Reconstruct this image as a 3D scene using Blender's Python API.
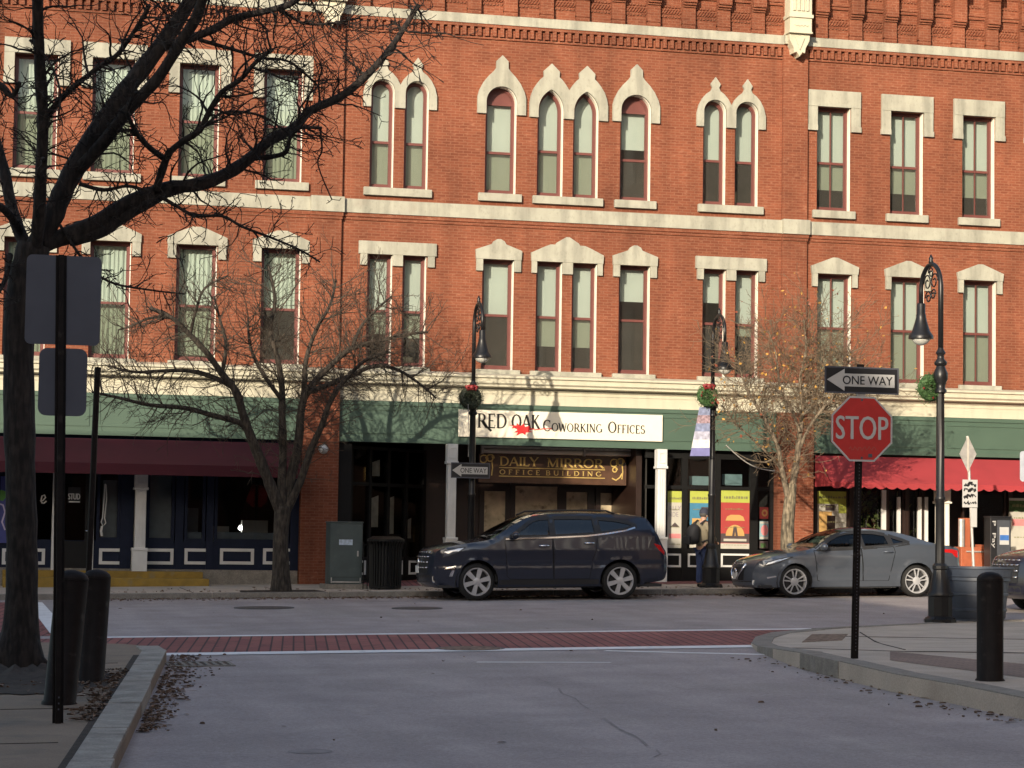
import bpy, bmesh, math, random
from mathutils import Vector, Matrix
from mathutils.geometry import delaunay_2d_cdt
random.seed(7)
for _o in list(bpy.data.objects): bpy.data.objects.remove(_o)
S = bpy.context.scene
COL = S.collection
R = math.radians

# ------------------------------------------------------------------ camera, sky, sun, exposure
FPX = 2300.0
YAW, PITCH, ROLL, EYE = R(13.7), math.atan(155 / 2300), 0.015, 2.02
f0 = Vector((math.sin(YAW), math.cos(YAW), 0)); r0 = Vector((math.cos(YAW), -math.sin(YAW), 0)); u0 = Vector((0, 0, 1))
FWD = f0 * math.cos(PITCH) + u0 * math.sin(PITCH)
UP = u0 * math.cos(PITCH) - f0 * math.sin(PITCH)
RT = r0 * math.cos(ROLL) + UP * math.sin(ROLL)
UPR = UP * math.cos(ROLL) - r0 * math.sin(ROLL)
cd = bpy.data.cameras.new("camera"); cam = bpy.data.objects.new("camera", cd); COL.objects.link(cam)
cam.matrix_world = Matrix(((RT.x, UPR.x, -FWD.x, 0), (RT.y, UPR.y, -FWD.y, 0), (RT.z, UPR.z, -FWD.z, EYE), (0, 0, 0, 1)))
cd.sensor_width = 36.0; cd.lens = FPX * 36.0 / 1024.0; cd.clip_end = 2000; cd.clip_start = 0.1
S.camera = cam
SUN_EL, SUN_AZ = 15.2, 35.0         # light travels towards +Y, 33 degrees towards +X
wd = bpy.data.worlds.new("World"); S.world = wd; wd.use_nodes = True
nt = wd.node_tree; nt.nodes.clear()
wo = nt.nodes.new("ShaderNodeOutputWorld"); bg = nt.nodes.new("ShaderNodeBackground"); sk = nt.nodes.new("ShaderNodeTexSky")
sk.sky_type = 'NISHITA'; sk.sun_disc = False; sk.sun_elevation = R(SUN_EL); sk.sun_rotation = R(180 + SUN_AZ)
sk.air_density = 1.0; sk.dust_density = 1.6; sk.ozone_density = 0.4
bg.inputs[1].default_value = 0.14
nt.links.new(sk.outputs[0], bg.inputs[0]); nt.links.new(bg.outputs[0], wo.inputs[0])
sl = bpy.data.lights.new("sun", 'SUN'); sl.energy = 3.0; sl.angle = R(0.5); sl.color = (1.0, 0.87, 0.69)
so = bpy.data.objects.new("sun", sl); COL.objects.link(so)
_d = Vector((math.sin(R(SUN_AZ)) * math.cos(R(SUN_EL)), math.cos(R(SUN_AZ)) * math.cos(R(SUN_EL)), -math.sin(R(SUN_EL))))
so.rotation_euler = _d.to_track_quat('-Z', 'Y').to_euler(); so.location = (-20, -20, 30)
S.view_settings.view_transform = 'Standard'; S.view_settings.look = 'None'; S.view_settings.gamma = 1
S.view_settings.exposure = 1.1; S.view_settings.use_curve_mapping = False
S.render.engine = 'CYCLES'

# ------------------------------------------------------------------ measuring helpers
def gz(x, y): return .0165 * x + .0129 * y          # the street climbs gently to the right and away
def ray(px, py): return FWD * FPX + RT * (px - 512) + UPR * (384 - py)
def W(px, py, Y):
    d = ray(px, py); t = Y / d.y; return Vector((0, 0, EYE)) + d * t
def WX(px, py, Y): return W(px, py, Y).x
def WZ(px, py, Y): return W(px, py, Y).z
def G(px, py, h=0.0):
    d = ray(px, py); t = (h - EYE) / (d.z - .0165 * d.x - .0129 * d.y); return Vector((0, 0, EYE)) + d * t

# ------------------------------------------------------------------ materials
def newmat(name):
    m = bpy.data.materials.new(name); m.use_nodes = True
    n = m.node_tree.nodes; b = n["Principled BSDF"]; return m, m.node_tree, b
def M(name, col, rough=.6, metal=0.0, var=.12, scale=6.0, bump=0.0, bscale=60.0, coat=0.0, spec=.5, dirt=None, detail=4.0, layers=(), bstretch=None):
    m, t, b = newmat(name)
    tc = t.nodes.new("ShaderNodeTexCoord")
    nz = t.nodes.new("ShaderNodeTexNoise"); nz.inputs["Scale"].default_value = scale; nz.inputs["Detail"].default_value = detail
    t.links.new(tc.outputs["Object"], nz.inputs["Vector"])
    rp = t.nodes.new("ShaderNodeValToRGB"); e = rp.color_ramp.elements
    e[0].position = .3; e[1].position = .7
    e[0].color = (*[c * (1 - var) for c in col], 1); e[1].color = (*[min(1, c * (1 + var)) for c in col], 1)
    t.links.new(nz.outputs["Fac"], rp.inputs[0])
    out = rp.outputs[0]
    if dirt:
        n2 = t.nodes.new("ShaderNodeTexNoise"); n2.inputs["Scale"].default_value = dirt[1]; n2.inputs["Detail"].default_value = 6
        t.links.new(tc.outputs["Object"], n2.inputs["Vector"])
        r2 = t.nodes.new("ShaderNodeValToRGB"); r2.color_ramp.elements[0].position = dirt[2]; r2.color_ramp.elements[1].position = dirt[2] + .15
        mx = t.nodes.new("ShaderNodeMixRGB"); mx.inputs[2].default_value = (*dirt[0], 1)
        t.links.new(n2.outputs["Fac"], r2.inputs[0]); t.links.new(r2.outputs[0], mx.inputs[0]); t.links.new(out, mx.inputs[1]); out = mx.outputs[0]
    for (sc, lo, hi, amt0, amt1, coord) in layers:
        n4 = t.nodes.new("ShaderNodeTexNoise"); n4.inputs["Scale"].default_value = 1.0; n4.inputs["Detail"].default_value = 5
        mp = t.nodes.new("ShaderNodeMapping"); mp.inputs["Scale"].default_value = sc; mp.inputs["Rotation"].default_value = (0, 0, coord)
        t.links.new(tc.outputs["Object"], mp.inputs[0]); t.links.new(mp.outputs[0], n4.inputs["Vector"])
        r4 = t.nodes.new("ShaderNodeMapRange"); r4.inputs[1].default_value = lo; r4.inputs[2].default_value = hi; r4.inputs[3].default_value = amt0; r4.inputs[4].default_value = amt1
        t.links.new(n4.outputs["Fac"], r4.inputs[0])
        m4 = t.nodes.new("ShaderNodeMixRGB"); m4.blend_type = 'MULTIPLY'; m4.inputs[0].default_value = 1
        t.links.new(out, m4.inputs[1]); t.links.new(r4.outputs[0], m4.inputs[2]); out = m4.outputs[0]
    t.links.new(out, b.inputs["Base Color"])
    b.inputs["Roughness"].default_value = rough; b.inputs["Metallic"].default_value = metal
    b.inputs["Coat Weight"].default_value = coat; b.inputs["Coat Roughness"].default_value = .03
    b.inputs["Specular IOR Level"].default_value = spec
    if bump:
        n3 = t.nodes.new("ShaderNodeTexNoise"); n3.inputs["Scale"].default_value = bscale; n3.inputs["Detail"].default_value = 5
        if bstretch:
            mb_ = t.nodes.new("ShaderNodeMapping"); mb_.inputs["Scale"].default_value = bstretch; t.links.new(tc.outputs["Object"], mb_.inputs[0]); t.links.new(mb_.outputs[0], n3.inputs["Vector"])
        else: t.links.new(tc.outputs["Object"], n3.inputs["Vector"])
        bp = t.nodes.new("ShaderNodeBump"); bp.inputs["Strength"].default_value = bump; bp.inputs["Distance"].default_value = .02
        t.links.new(n3.outputs["Fac"], bp.inputs["Height"]); t.links.new(bp.outputs[0], b.inputs["Normal"])
    return m
def brick(name, c1, c2, mortar, bw=.205, rh=.0665, ms=.007, ground=False, offset=.5, rot=0.0, bump=.35, stain=.25):
    m, t, b = newmat(name)
    tc = t.nodes.new("ShaderNodeTexCoord"); sp = t.nodes.new("ShaderNodeSeparateXYZ"); cb = t.nodes.new("ShaderNodeCombineXYZ")
    t.links.new(tc.outputs["Object"], sp.inputs[0])
    if ground:
        mp = t.nodes.new("ShaderNodeMapping"); mp.inputs["Rotation"].default_value = (0, 0, rot)
        t.links.new(tc.outputs["Object"], mp.inputs[0]); vec = mp.outputs[0]
    else:
        ad = t.nodes.new("ShaderNodeMath"); ad.operation = 'ADD'
        t.links.new(sp.outputs[0], ad.inputs[0]); t.links.new(sp.outputs[1], ad.inputs[1])
        t.links.new(ad.outputs[0], cb.inputs[0]); t.links.new(sp.outputs[2], cb.inputs[1]); vec = cb.outputs[0]
    bt = t.nodes.new("ShaderNodeTexBrick"); t.links.new(vec, bt.inputs["Vector"])
    bt.inputs["Scale"].default_value = 1; bt.inputs["Brick Width"].default_value = bw; bt.inputs["Row Height"].default_value = rh
    bt.inputs["Mortar Size"].default_value = ms; bt.inputs["Mortar Smooth"].default_value = .2; bt.offset = offset
    bt.inputs["Color1"].default_value = (*c1, 1); bt.inputs["Color2"].default_value = (*c2, 1); bt.inputs["Mortar"].default_value = (*mortar, 1)
    nz = t.nodes.new("ShaderNodeTexNoise"); nz.inputs["Scale"].default_value = .55; nz.inputs["Detail"].default_value = 7
    t.links.new(tc.outputs["Object"], nz.inputs["Vector"])
    mr = t.nodes.new("ShaderNodeMapRange"); mr.inputs[1].default_value = .3; mr.inputs[2].default_value = .7; mr.inputs[3].default_value = 1 - stain; mr.inputs[4].default_value = 1 + stain * .6
    t.links.new(nz.outputs["Fac"], mr.inputs[0])
    # scattered pale bricks and pale mortar droppings
    n2 = t.nodes.new("ShaderNodeTexNoise"); n2.inputs["Scale"].default_value = 1.0; n2.inputs["Detail"].default_value = 4
    mp2 = t.nodes.new("ShaderNodeMapping"); mp2.inputs["Scale"].default_value = (7, 7, 19); t.links.new(tc.outputs["Object"], mp2.inputs[0]); t.links.new(mp2.outputs[0], n2.inputs["Vector"])
    m2 = t.nodes.new("ShaderNodeMapRange"); m2.inputs[1].default_value = .56; m2.inputs[2].default_value = .74; m2.inputs[3].default_value = 0; m2.inputs[4].default_value = .85
    t.links.new(n2.outputs["Fac"], m2.inputs[0])
    mx0 = t.nodes.new("ShaderNodeMixRGB"); mx0.inputs[2].default_value = (*[min(1, q * 1.25) for q in mortar], 1)
    t.links.new(m2.outputs[0], mx0.inputs[0]); t.links.new(bt.outputs["Color"], mx0.inputs[1])
    n5 = t.nodes.new("ShaderNodeTexNoise"); n5.inputs["Scale"].default_value = 1; n5.inputs["Detail"].default_value = 6; mp5 = t.nodes.new("ShaderNodeMapping"); mp5.inputs["Scale"].default_value = (1.7, 1.7, .28)
    t.links.new(tc.outputs["Object"], mp5.inputs[0]); t.links.new(mp5.outputs[0], n5.inputs["Vector"])
    m5 = t.nodes.new("ShaderNodeMapRange"); m5.inputs[1].default_value = .45; m5.inputs[2].default_value = .72; m5.inputs[3].default_value = 1.04; m5.inputs[4].default_value = .76; t.links.new(n5.outputs["Fac"], m5.inputs[0])
    mxa = t.nodes.new("ShaderNodeMixRGB"); mxa.blend_type = 'MULTIPLY'; mxa.inputs[0].default_value = 0 if ground else 1; t.links.new(mx0.outputs[0], mxa.inputs[1]); t.links.new(m5.outputs[0], mxa.inputs[2])
    mx = t.nodes.new("ShaderNodeMixRGB"); mx.blend_type = 'MULTIPLY'; mx.inputs[0].default_value = 1
    t.links.new(mxa.outputs[0], mx.inputs[1]); t.links.new(mr.outputs[0], mx.inputs[2]); t.links.new(mx.outputs[0], b.inputs["Base Color"])
    b.inputs["Roughness"].default_value = .85; b.inputs["Specular IOR Level"].default_value = .25
    bp = t.nodes.new("ShaderNodeBump"); bp.inputs["Strength"].default_value = bump; bp.inputs["Distance"].default_value = .012; bp.invert = True
    t.links.new(bt.outputs["Fac"], bp.inputs["Height"]); t.links.new(bp.outputs[0], b.inputs["Normal"])
    return m
def glass(name, tint=(1, 1, 1), ior=1.5, rough=0.0, boost=1.0, dust=0.0):
    m = bpy.data.materials.new(name); m.use_nodes = True; t = m.node_tree; t.nodes.clear()
    o = t.nodes.new("ShaderNodeOutputMaterial"); mx = t.nodes.new("ShaderNodeMixShader"); tr = t.nodes.new("ShaderNodeBsdfTransparent"); gl = t.nodes.new("ShaderNodeBsdfGlossy")
    fr = t.nodes.new("ShaderNodeFresnel"); fr.inputs[0].default_value = ior; tr.inputs[0].default_value = (*tint, 1); gl.inputs["Roughness"].default_value = rough
    mu = t.nodes.new("ShaderNodeMath"); mu.operation = 'MULTIPLY'; mu.inputs[1].default_value = boost; mu.use_clamp = True
    t.links.new(fr.outputs[0], mu.inputs[0]); t.links.new(mu.outputs[0], mx.inputs[0]); t.links.new(tr.outputs[0], mx.inputs[1]); t.links.new(gl.outputs[0], mx.inputs[2]); fin = mx
    if dust:
        df = t.nodes.new("ShaderNodeBsdfDiffuse"); df.inputs[0].default_value = (.5, .48, .42, 1); m2 = t.nodes.new("ShaderNodeMixShader"); m2.inputs[0].default_value = dust
        t.links.new(mx.outputs[0], m2.inputs[1]); t.links.new(df.outputs[0], m2.inputs[2]); fin = m2
    t.links.new(fin.outputs[0], o.inputs[0])
    return m
def emis(name, col, st):
    m, t, b = newmat(name); b.inputs["Base Color"].default_value = (*col, 1); b.inputs["Emission Color"].default_value = (*col, 1); b.inputs["Emission Strength"].default_value = st; return m
def paint(name, col, flake=.25):
    m = M(name, col, rough=.35, metal=flake, var=.03, scale=2, coat=1.0); return m

MT = {}
MT['brick'] = brick('red_brick', (.225, .071, .0365), (.175, .0525, .027), (.25, .11, .066))
MT['brick_dark'] = brick('brown_brick', (.20, .10, .07), (.15, .08, .06), (.28, .24, .2))
MT['stone'] = M('cream_stone', (.37, .362, .295), layers=(((5, 5, .6), .42, .68, 1.0, .72, 0), ((16, 16, 10), .55, .75, 1.0, .82, 0)), rough=.8, var=.10, scale=2.5, dirt=((.33, .31, .25), 1.6, .60), bump=.1, bscale=30)
MT['cream'] = M('cream_paint', (.53, .50, .385), layers=(((4, 4, .7), .5, .75, 1.0, .84, 0),), rough=.55, var=.05, scale=2, dirt=((.48, .43, .33), 2.2, .64))
MT['white'] = M('white_paint', (.80, .76, .66), rough=.5, var=.05, scale=3)
MT['greywhite'] = M('grey_white_paint', (.62, .62, .60), rough=.5, var=.08, scale=3)
MT['maroon'] = M('maroon_paint', (.135, .043, .036), rough=.5, var=.08, scale=5)
MT['blind'] = M('blind_fabric', (.385, .44, .395), rough=.8, var=.04, scale=1.2)
MT['curtain'] = M('curtain_fabric', (.37, .44, .38), rough=.9, var=.06, scale=2)
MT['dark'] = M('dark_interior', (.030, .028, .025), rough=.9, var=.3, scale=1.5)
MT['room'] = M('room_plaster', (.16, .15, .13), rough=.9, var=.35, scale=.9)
MT['green'] = M('green_fascia_paint', (.066, .110, .080), rough=.5, var=.07, scale=1.2, dirt=((.054, .092, .067), 1.3, .6))
MT['awn_d'] = M('maroon_awning_canvas', (.065, .006, .013), rough=.85, var=.12, scale=1.5)
MT['awn_r'] = M('red_awning_canvas', (.32, .032, .037), rough=.85, var=.10, scale=1.5)
MT['navy'] = M('navy_paint', (.009, .014, .034), rough=.6, var=.1, spec=.2)
MT['blk'] = M('black_paint', (.007, .007, .007), rough=.5, var=.1, spec=.25)
MT['blkm'] = M('black_metal', (.010, .010, .011), rough=.38, metal=0, var=.25, scale=9, spec=.4)
MT['brownm'] = M('dark_brown_metal', (.012, .009, .008), rough=.6, var=.3, scale=8, bump=.1, bscale=50, spec=.15, dirt=((.05, .042, .036), 7, .62), layers=(((30, 30, 3), .55, .75, 1.0, 1.5, 0),))
MT['yellow'] = M('yellow_paint', (.27, .165, .022), rough=.7, var=.2, scale=5, dirt=((.22, .17, .08), 4, .6))
MT['brown'] = M('brown_wood', (.022, .011, .008), rough=.4, var=.2, scale=3)
MT['gold'] = M('gold_leaf', (.72, .52, .17), rough=.35, metal=.35, var=.1)
MT['signcream'] = M('sign_cream', (.80, .74, .60), rough=.5, var=.03)
MT['ink'] = M('ink_black', (.018, .015, .013), rough=.5, var=.05)
MT['redleaf'] = M('leaf_red', (.70, .03, .03), rough=.5, var=.05)
MT['stopred'] = M('stop_red', (.46, .030, .026), rough=.4, var=.08, scale=8)
MT['signwhite'] = M('sign_white', (.46, .455, .44), rough=.4, var=.05)
MT['signblack'] = M('sign_black', (.015, .015, .017), rough=.4, var=.1)
MT['alu'] = M('aluminium_back', (.085, .088, .108), rough=.5, metal=.3, var=.08, scale=4)
MT['galv'] = M('galvanised_steel', (.45, .43, .40), rough=.5, metal=.4, var=.15, scale=10)
MT['asphalt'] = M('asphalt', (.345, .300, .290), layers=(((70, 70, 70), .3, .7, .80, 1.20, 0), ((24, 24, 24), .35, .65, .88, 1.12, 0), ((.35, .5, 1), .35, .68, .95, 1.04, 0), ((1.6, .12, 1), .35, .68, .90, 1.07, .147), ((5, 5, 5), .64, .76, 1.0, .88, 0)), rough=.75, var=.13, scale=1.1, bump=.5, bscale=160, dirt=((.305, .272, .254), .45, .55), spec=.5, detail=12)
MT['asphalt2'] = M('asphalt_patched', (.345, .302, .292), layers=(((70, 70, 70), .3, .7, .80, 1.20, 0), ((24, 24, 24), .35, .65, .88, 1.12, 0), ((.35, .5, 1), .35, .68, .95, 1.04, 0), ((1.6, .12, 1), .35, .68, .90, 1.07, .147), ((5, 5, 5), .64, .76, 1.0, .88, 0)), rough=.75, var=.13, scale=1.3, bump=.4, bscale=150, spec=.5, dirt=((.30, .27, .255), .35, .52), detail=12)
MT['walk'] = M('sidewalk_concrete', (.44, .375, .305), layers=(((60, 60, 60), .3, .7, .85, 1.15, 0),), rough=.9, var=.14, scale=1.6, bump=.3, bscale=90, dirt=((.33, .275, .215), 1.0, .58), detail=10)
MT['walk_shade'] = M('brown_shaded_concrete', (.225, .170, .120), layers=(((60, 60, 60), .3, .7, .85, 1.15, 0),), rough=.9, var=.16, scale=1.4, bump=.3, bscale=90, dirt=((.13, .108, .085), 1.2, .55), detail=10)  # brown left concrete, colour darkened for the shade of tree and buildings
MT['granite_old'] = M('old_granite_kerb', (.30, .275, .235), layers=(((55, 55, 55), .3, .7, .75, 1.2, 0), ((2, 2, 2), .4, .7, 1.1, .8, 0)), rough=.85, var=.2, scale=7, bump=.3, bscale=70, dirt=((.19, .17, .14), 2.0, .58), detail=10)
MT['granite'] = M('granite_kerb', (.22, .20, .17), layers=(((55, 55, 55), .3, .7, .75, 1.2, 0),), rough=.85, var=.2, scale=7, bump=.3, bscale=70, dirt=((.25, .235, .21), 2.0, .58), detail=10)
MT['pavers'] = brick('crosswalk_pavers', (.30, .115, .10), (.24, .090, .085), (.075, .045, .045), bw=1.3, rh=.155, ms=.014, ground=True, offset=.5, rot=R(98.4), bump=.2)
MT['line'] = M('road_paint', (.74, .73, .72), rough=.75, var=.1, scale=4, dirt=((.30, .29, .29), 5, .63))
MT['bark_d'] = M('dark_bark', (.022, .017, .014), rough=.95, var=.35, scale=9, bump=1.0, bscale=1, bstretch=(26, 26, 5), layers=(((24, 24, 4.5), .40, .62, .45, 1.35, 0),))
MT['bark_m'] = M('grey_bark', (.040, .032, .024), rough=.95, var=.35, scale=9, bump=1.0, bscale=1, bstretch=(26, 26, 5), layers=(((24, 24, 4.5), .40, .62, .45, 1.35, 0),))
MT['bark_l'] = M('pale_bark', (.19, .155, .105), rough=.95, var=.35, scale=9, bump=1.0, bscale=1, bstretch=(26, 26, 5), layers=(((24, 24, 4.5), .40, .62, .45, 1.35, 0),))
MT['crack'] = M('asphalt_crack', (.25, .222, .216), rough=.95, var=.2)
MT['oldpavers'] = brick('worn_brick_pavers', (.26, .19, .155), (.21, .155, .13), (.14, .11, .09), bw=.2, rh=.10, ms=.008, ground=True, rot=R(8), bump=.2)
MT['twig_m'] = M('twig_bark', (.062, .047, .034), rough=.95, var=.3, scale=9)
MT['leaf_o'] = M('autumn_leaf', (.40, .22, .05), rough=.7, var=.6, scale=5)
MT['leaf_l'] = M('fallen_leaf', (.17, .115, .08), rough=.9, var=.75, scale=12)
MT['soil'] = M('tree_soil', (.040, .030, .023), rough=1, var=.4, scale=8, bump=.8, bscale=40)
MT['needle'] = M('wreath_needles', (.045, .10, .028), rough=.7, var=.5, scale=14)
MT['needle_d'] = M('wreath_dark_needles', (.018, .026, .014), rough=.7, var=.4, scale=14)
MT['bow'] = M('wreath_red_bow', (.22, .018, .02), rough=.6, var=.2)
MT['pane'] = glass('window_glass', (.93, .95, .94), 1.5, dust=.03)
MT['pane_screen'] = glass('screened_glass', (.66, .68, .62), 1.5, dust=.07)
MT['shopglass'] = glass('shop_glass', (.75, .78, .78), 1.5, boost=1.5)
MT['carmid'] = glass('car_front_glass', (.22, .26, .30), 1.6, boost=1.6)
MT['carglass'] = glass('car_glass', (.62, .66, .66), 1.55, boost=1.2)
MT['cartint'] = glass('car_tinted_glass', (.045, .05, .06), 1.6, boost=1.9)
MT['tyre'] = M('tyre_rubber', (.009, .009, .009), rough=.85, var=.2)
MT['tyre_dusty'] = M('tyre_rubber_dusty', (.045, .042, .038), rough=.9, var=.2)
MT['rim'] = M('alloy_rim', (.50, .50, .51), rough=.3, metal=.35, var=.04)
MT['rimdark'] = M('wheel_well_dark', (.02, .02, .022), rough=.7, var=.1)
MT['chrome'] = M('chrome', (.75, .75, .77), rough=.12, metal=1, var=.02)
MT['plastic'] = M('black_plastic', (.016, .016, .017), rough=.55, var=.1)
MT['lamp'] = M('headlamp', (.28, .30, .34), rough=.08, metal=.6, var=.25, scale=16, coat=1)
MT['tail'] = M('taillamp', (.45, .012, .012), rough=.15, var=.1, coat=1)
MT['suv'] = paint('midnight_blue_paint', (.0055, .010, .026), .15)
MT['sedan'] = paint('gunmetal_paint', (.100, .116, .142), .5)
MT['suv2'] = paint('dark_violet_paint', (.010, .010, .02), .2)
MT['seat'] = M('seat_fabric', (.05, .05, .05), rough=.9)

# ------------------------------------------------------------------ mesh helpers
def root_of(o):
    while o.parent: o = o.parent
    return o
class MB:
    def __init__(s): s.v = []; s.f = []; s.mi = []; s.vn = {}
    def add(s, vs, fs, mi=0):
        n = len(s.v); s.v += [tuple(v) for v in vs]; s.f += [tuple(i + n for i in f) for f in fs]; s.mi += [mi] * len(fs); return s
    def box(s, x0, x1, y0, y1, z0, z1, mi=0):
        v = [(x0, y0, z0), (x1, y0, z0), (x1, y1, z0), (x0, y1, z0), (x0, y0, z1), (x1, y0, z1), (x1, y1, z1), (x0, y1, z1)]
        return s.add(v, [(3, 2, 1, 0), (4, 5, 6, 7), (0, 1, 5, 4), (1, 2, 6, 5), (2, 3, 7, 6), (3, 0, 4, 7)], mi)
    def prism(s, poly, y0, y1, mi=0):            # poly in (x,z), extruded along y (front y0)
        n = len(poly)
        tris = tess(poly)
        v = [(p[0], y0, p[1]) for p in poly] + [(p[0], y1, p[1]) for p in poly]
        f = [t for t in tris] + [tuple(i + n for i in reversed(t)) for t in tris]
        area = sum(poly[i][0] * poly[(i + 1) % n][1] - poly[(i + 1) % n][0] * poly[i][1] for i in range(n))
        for i in range(n):
            j = (i + 1) % n
            f.append((i, i + n, j + n, j) if area > 0 else (j, j + n, i + n, i))
        return s.add(v, f, mi)
    def slab(s, poly, zf, zb, mi=0):             # poly in (x,y); zf, zb: functions for the top and the bottom
        n = len(poly); tris = tess(poly)
        v = [(p[0], p[1], zf(*p)) for p in poly] + [(p[0], p[1], zb(*p)) for p in poly]
        area = sum(poly[i][0] * poly[(i + 1) % n][1] - poly[(i + 1) % n][0] * poly[i][1] for i in range(n))
        f = [t for t in tris] + [tuple(i + n for i in reversed(t)) for t in tris]
        for i in range(n):
            j = (i + 1) % n
            f.append((j, i, i + n, j + n) if area > 0 else (i, j, j + n, i + n))
        return s.add(v, f, mi)
    def tube(s, pts, rad, n=8, cap=True, mi=0):
        pts = [Vector(p) for p in pts]
        if not hasattr(rad, '__len__'): rad = [rad] * len(pts)
        base = len(s.v); ref = None
        for i, p in enumerate(pts):
            d = (pts[min(i + 1, len(pts) - 1)] - pts[max(i - 1, 0)])
            if d.length < 1e-9: d = Vector((0, 0, 1))
            d.normalize()
            if ref is None:
                ref = Vector((1, 0, 0)) if abs(d.x) < .8 else Vector((0, 1, 0))
            a = (ref - d * ref.dot(d))
            if a.length < 1e-6: a = d.orthogonal()
            a.normalize(); ref = a; b = d.cross(a)
            for k in range(n):
                t = 2 * math.pi * k / n
                s.v.append(tuple(p + (a * math.cos(t) + b * math.sin(t)) * rad[i]))
        for i in range(len(pts) - 1):
            for k in range(n):
                k2 = (k + 1) % n
                s.f.append((base + i * n + k, base + i * n + k2, base + (i + 1) * n + k2, base + (i + 1) * n + k)); s.mi.append(mi)
        if cap:
            s.f.append(tuple(base + k for k in reversed(range(n)))); s.mi.append(mi)
            e = base + (len(pts) - 1) * n
            s.f.append(tuple(e + k for k in range(n))); s.mi.append(mi)
        return s
    def lathe(s, prof, c=(0, 0, 0), n=24, axis='z', mi=0, flute=0.0, cap=True):
        base = len(s.v); c = Vector(c)
        for r, h in prof:
            for k in range(n):
                t = 2 * math.pi * k / n
                rr = r * (1 - flute * (k % 2))
                if axis == 'z': p = (rr * math.cos(t), rr * math.sin(t), h)
                elif axis == 'y': p = (rr * math.cos(t), h, rr * math.sin(t))
                else: p = (h, rr * math.cos(t), rr * math.sin(t))
                s.v.append(tuple(c + Vector(p)))
        m = len(prof)
        for i in range(m - 1):
            for k in range(n):
                k2 = (k + 1) % n
                q = (base + i * n + k, base + i * n + k2, base + (i + 1) * n + k2, base + (i + 1) * n + k)
                s.f.append(q if axis != 'y' else tuple(reversed(q))); s.mi.append(mi)
        if not cap: return s
        s.f.append(tuple(base + k for k in (reversed(range(n)) if axis != 'y' else range(n)))); s.mi.append(mi)
        e = base + (m - 1) * n
        s.f.append(tuple(e + k for k in (range(n) if axis != 'y' else reversed(range(n))))); s.mi.append(mi)
        return s
    def quad(s, a, b, c, d, mi=0): return s.add([a, b, c, d], [(0, 1, 2, 3)], mi)
    def build(s, name, mat, parent=None, world=True, smooth=False, bevel=0.0, kind=None, autos=False):
        off = Vector((0, 0, 0))
        if parent is not None and world: off = root_of(parent).location
        me = bpy.data.meshes.new(name)
        me.from_pydata([(v[0] - off[0], v[1] - off[1], v[2] - off[2]) for v in s.v], [], s.f)
        mats = mat if isinstance(mat, (list, tuple)) else [mat]
        for m_ in mats: me.materials.append(m_)
        me.polygons.foreach_set('material_index', s.mi)
        if smooth: me.polygons.foreach_set('use_smooth', [True] * len(me.polygons))
        me.update()
        if autos:
            try: me.set_sharp_from_angle(angle=R(autos if autos is not True else 40))
            except Exception: pass
        if s.vn: me.normals_split_custom_set_from_vertices([tuple(s.vn.get(i, (0, 0, 0))) for i in range(len(s.v))])
        o = bpy.data.objects.new(name, me); COL.objects.link(o)
        if parent is not None: o.parent = parent
        if bevel:
            bv = o.modifiers.new('bevel', 'BEVEL'); bv.width = bevel; bv.segments = 2; bv.limit_method = 'ANGLE'; bv.angle_limit = R(40)
        if kind: o['kind'] = kind
        return o
def tess(poly):
    from mathutils.geometry import tessellate_polygon
    r = tessellate_polygon([[Vector((p[0], p[1], 0)) for p in poly]])
    n = len(poly); out = []
    for t in r:
        a, b, c = [poly[i] for i in t]
        ar = (b[0] - a[0]) * (c[1] - a[1]) - (c[0] - a[0]) * (b[1] - a[1])
        if abs(ar) < 1e-12: continue
        out.append(tuple(t) if ar > 0 else tuple(reversed(t)))
    return out
def thing(name, label, cat, loc=(0, 0, 0), group=None, rot=(0, 0, 0)):
    o = bpy.data.objects.new(name, None); o.empty_display_size = .2; COL.objects.link(o)
    o.location = loc; o.rotation_euler = rot
    o['label'] = label; o['category'] = cat
    if group: o['group'] = group
    return o
def tag(o, label, cat, group=None, kind=None):
    if label: o['label'] = label
    if cat: o['category'] = cat
    if group: o['group'] = group
    if kind: o['kind'] = kind
    return o
def copy_tree(o, parent=None, name=None):
    c = o.copy(); COL.objects.link(c)
    if parent is not None: c.parent = parent
    for ch in [x for x in COL.objects if x.parent is o]: copy_tree(ch, c)
    return c
def text_mesh(body, size, width=None):
    cu = bpy.data.curves.new('t', 'FONT'); cu.body = body; cu.size = size; cu.align_x = 'CENTER'; cu.align_y = 'CENTER'; cu.extrude = .002; cu.resolution_u = 3
    o = bpy.data.objects.new('t', cu); COL.objects.link(o)
    me = bpy.data.meshes.new_from_object(o.evaluated_get(bpy.context.evaluated_depsgraph_get()))
    bpy.data.objects.remove(o)
    vs = [v.co.copy() for v in me.vertices]; fs = [tuple(p.vertices) for p in me.polygons]
    x0 = min(v.x for v in vs); x1 = max(v.x for v in vs); y0 = min(v.y for v in vs); y1 = max(v.y for v in vs)
    bpy.data.meshes.remove(me)
    return vs, fs, (x0, x1, y0, y1)
def text_on(mb, body, x0, x1, z0, z1, y, mi=0, bold=0.0):   # sans lettering on a sign facing -y
    vs, fs, (a, b, c, d) = text_mesh(body, 1.0)
    for k in ([0] if not bold else [-bold, 0, bold]):
        mb.add([(x0 + (v.x - a) / (b - a) * (x1 - x0) + k, y - v.z * .5 - (.0004 * (k > 0)) - (.0002 * (k == 0)), z0 + (v.y - c) / (d - c) * (z1 - z0)) for v in vs], fs, mi)
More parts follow.
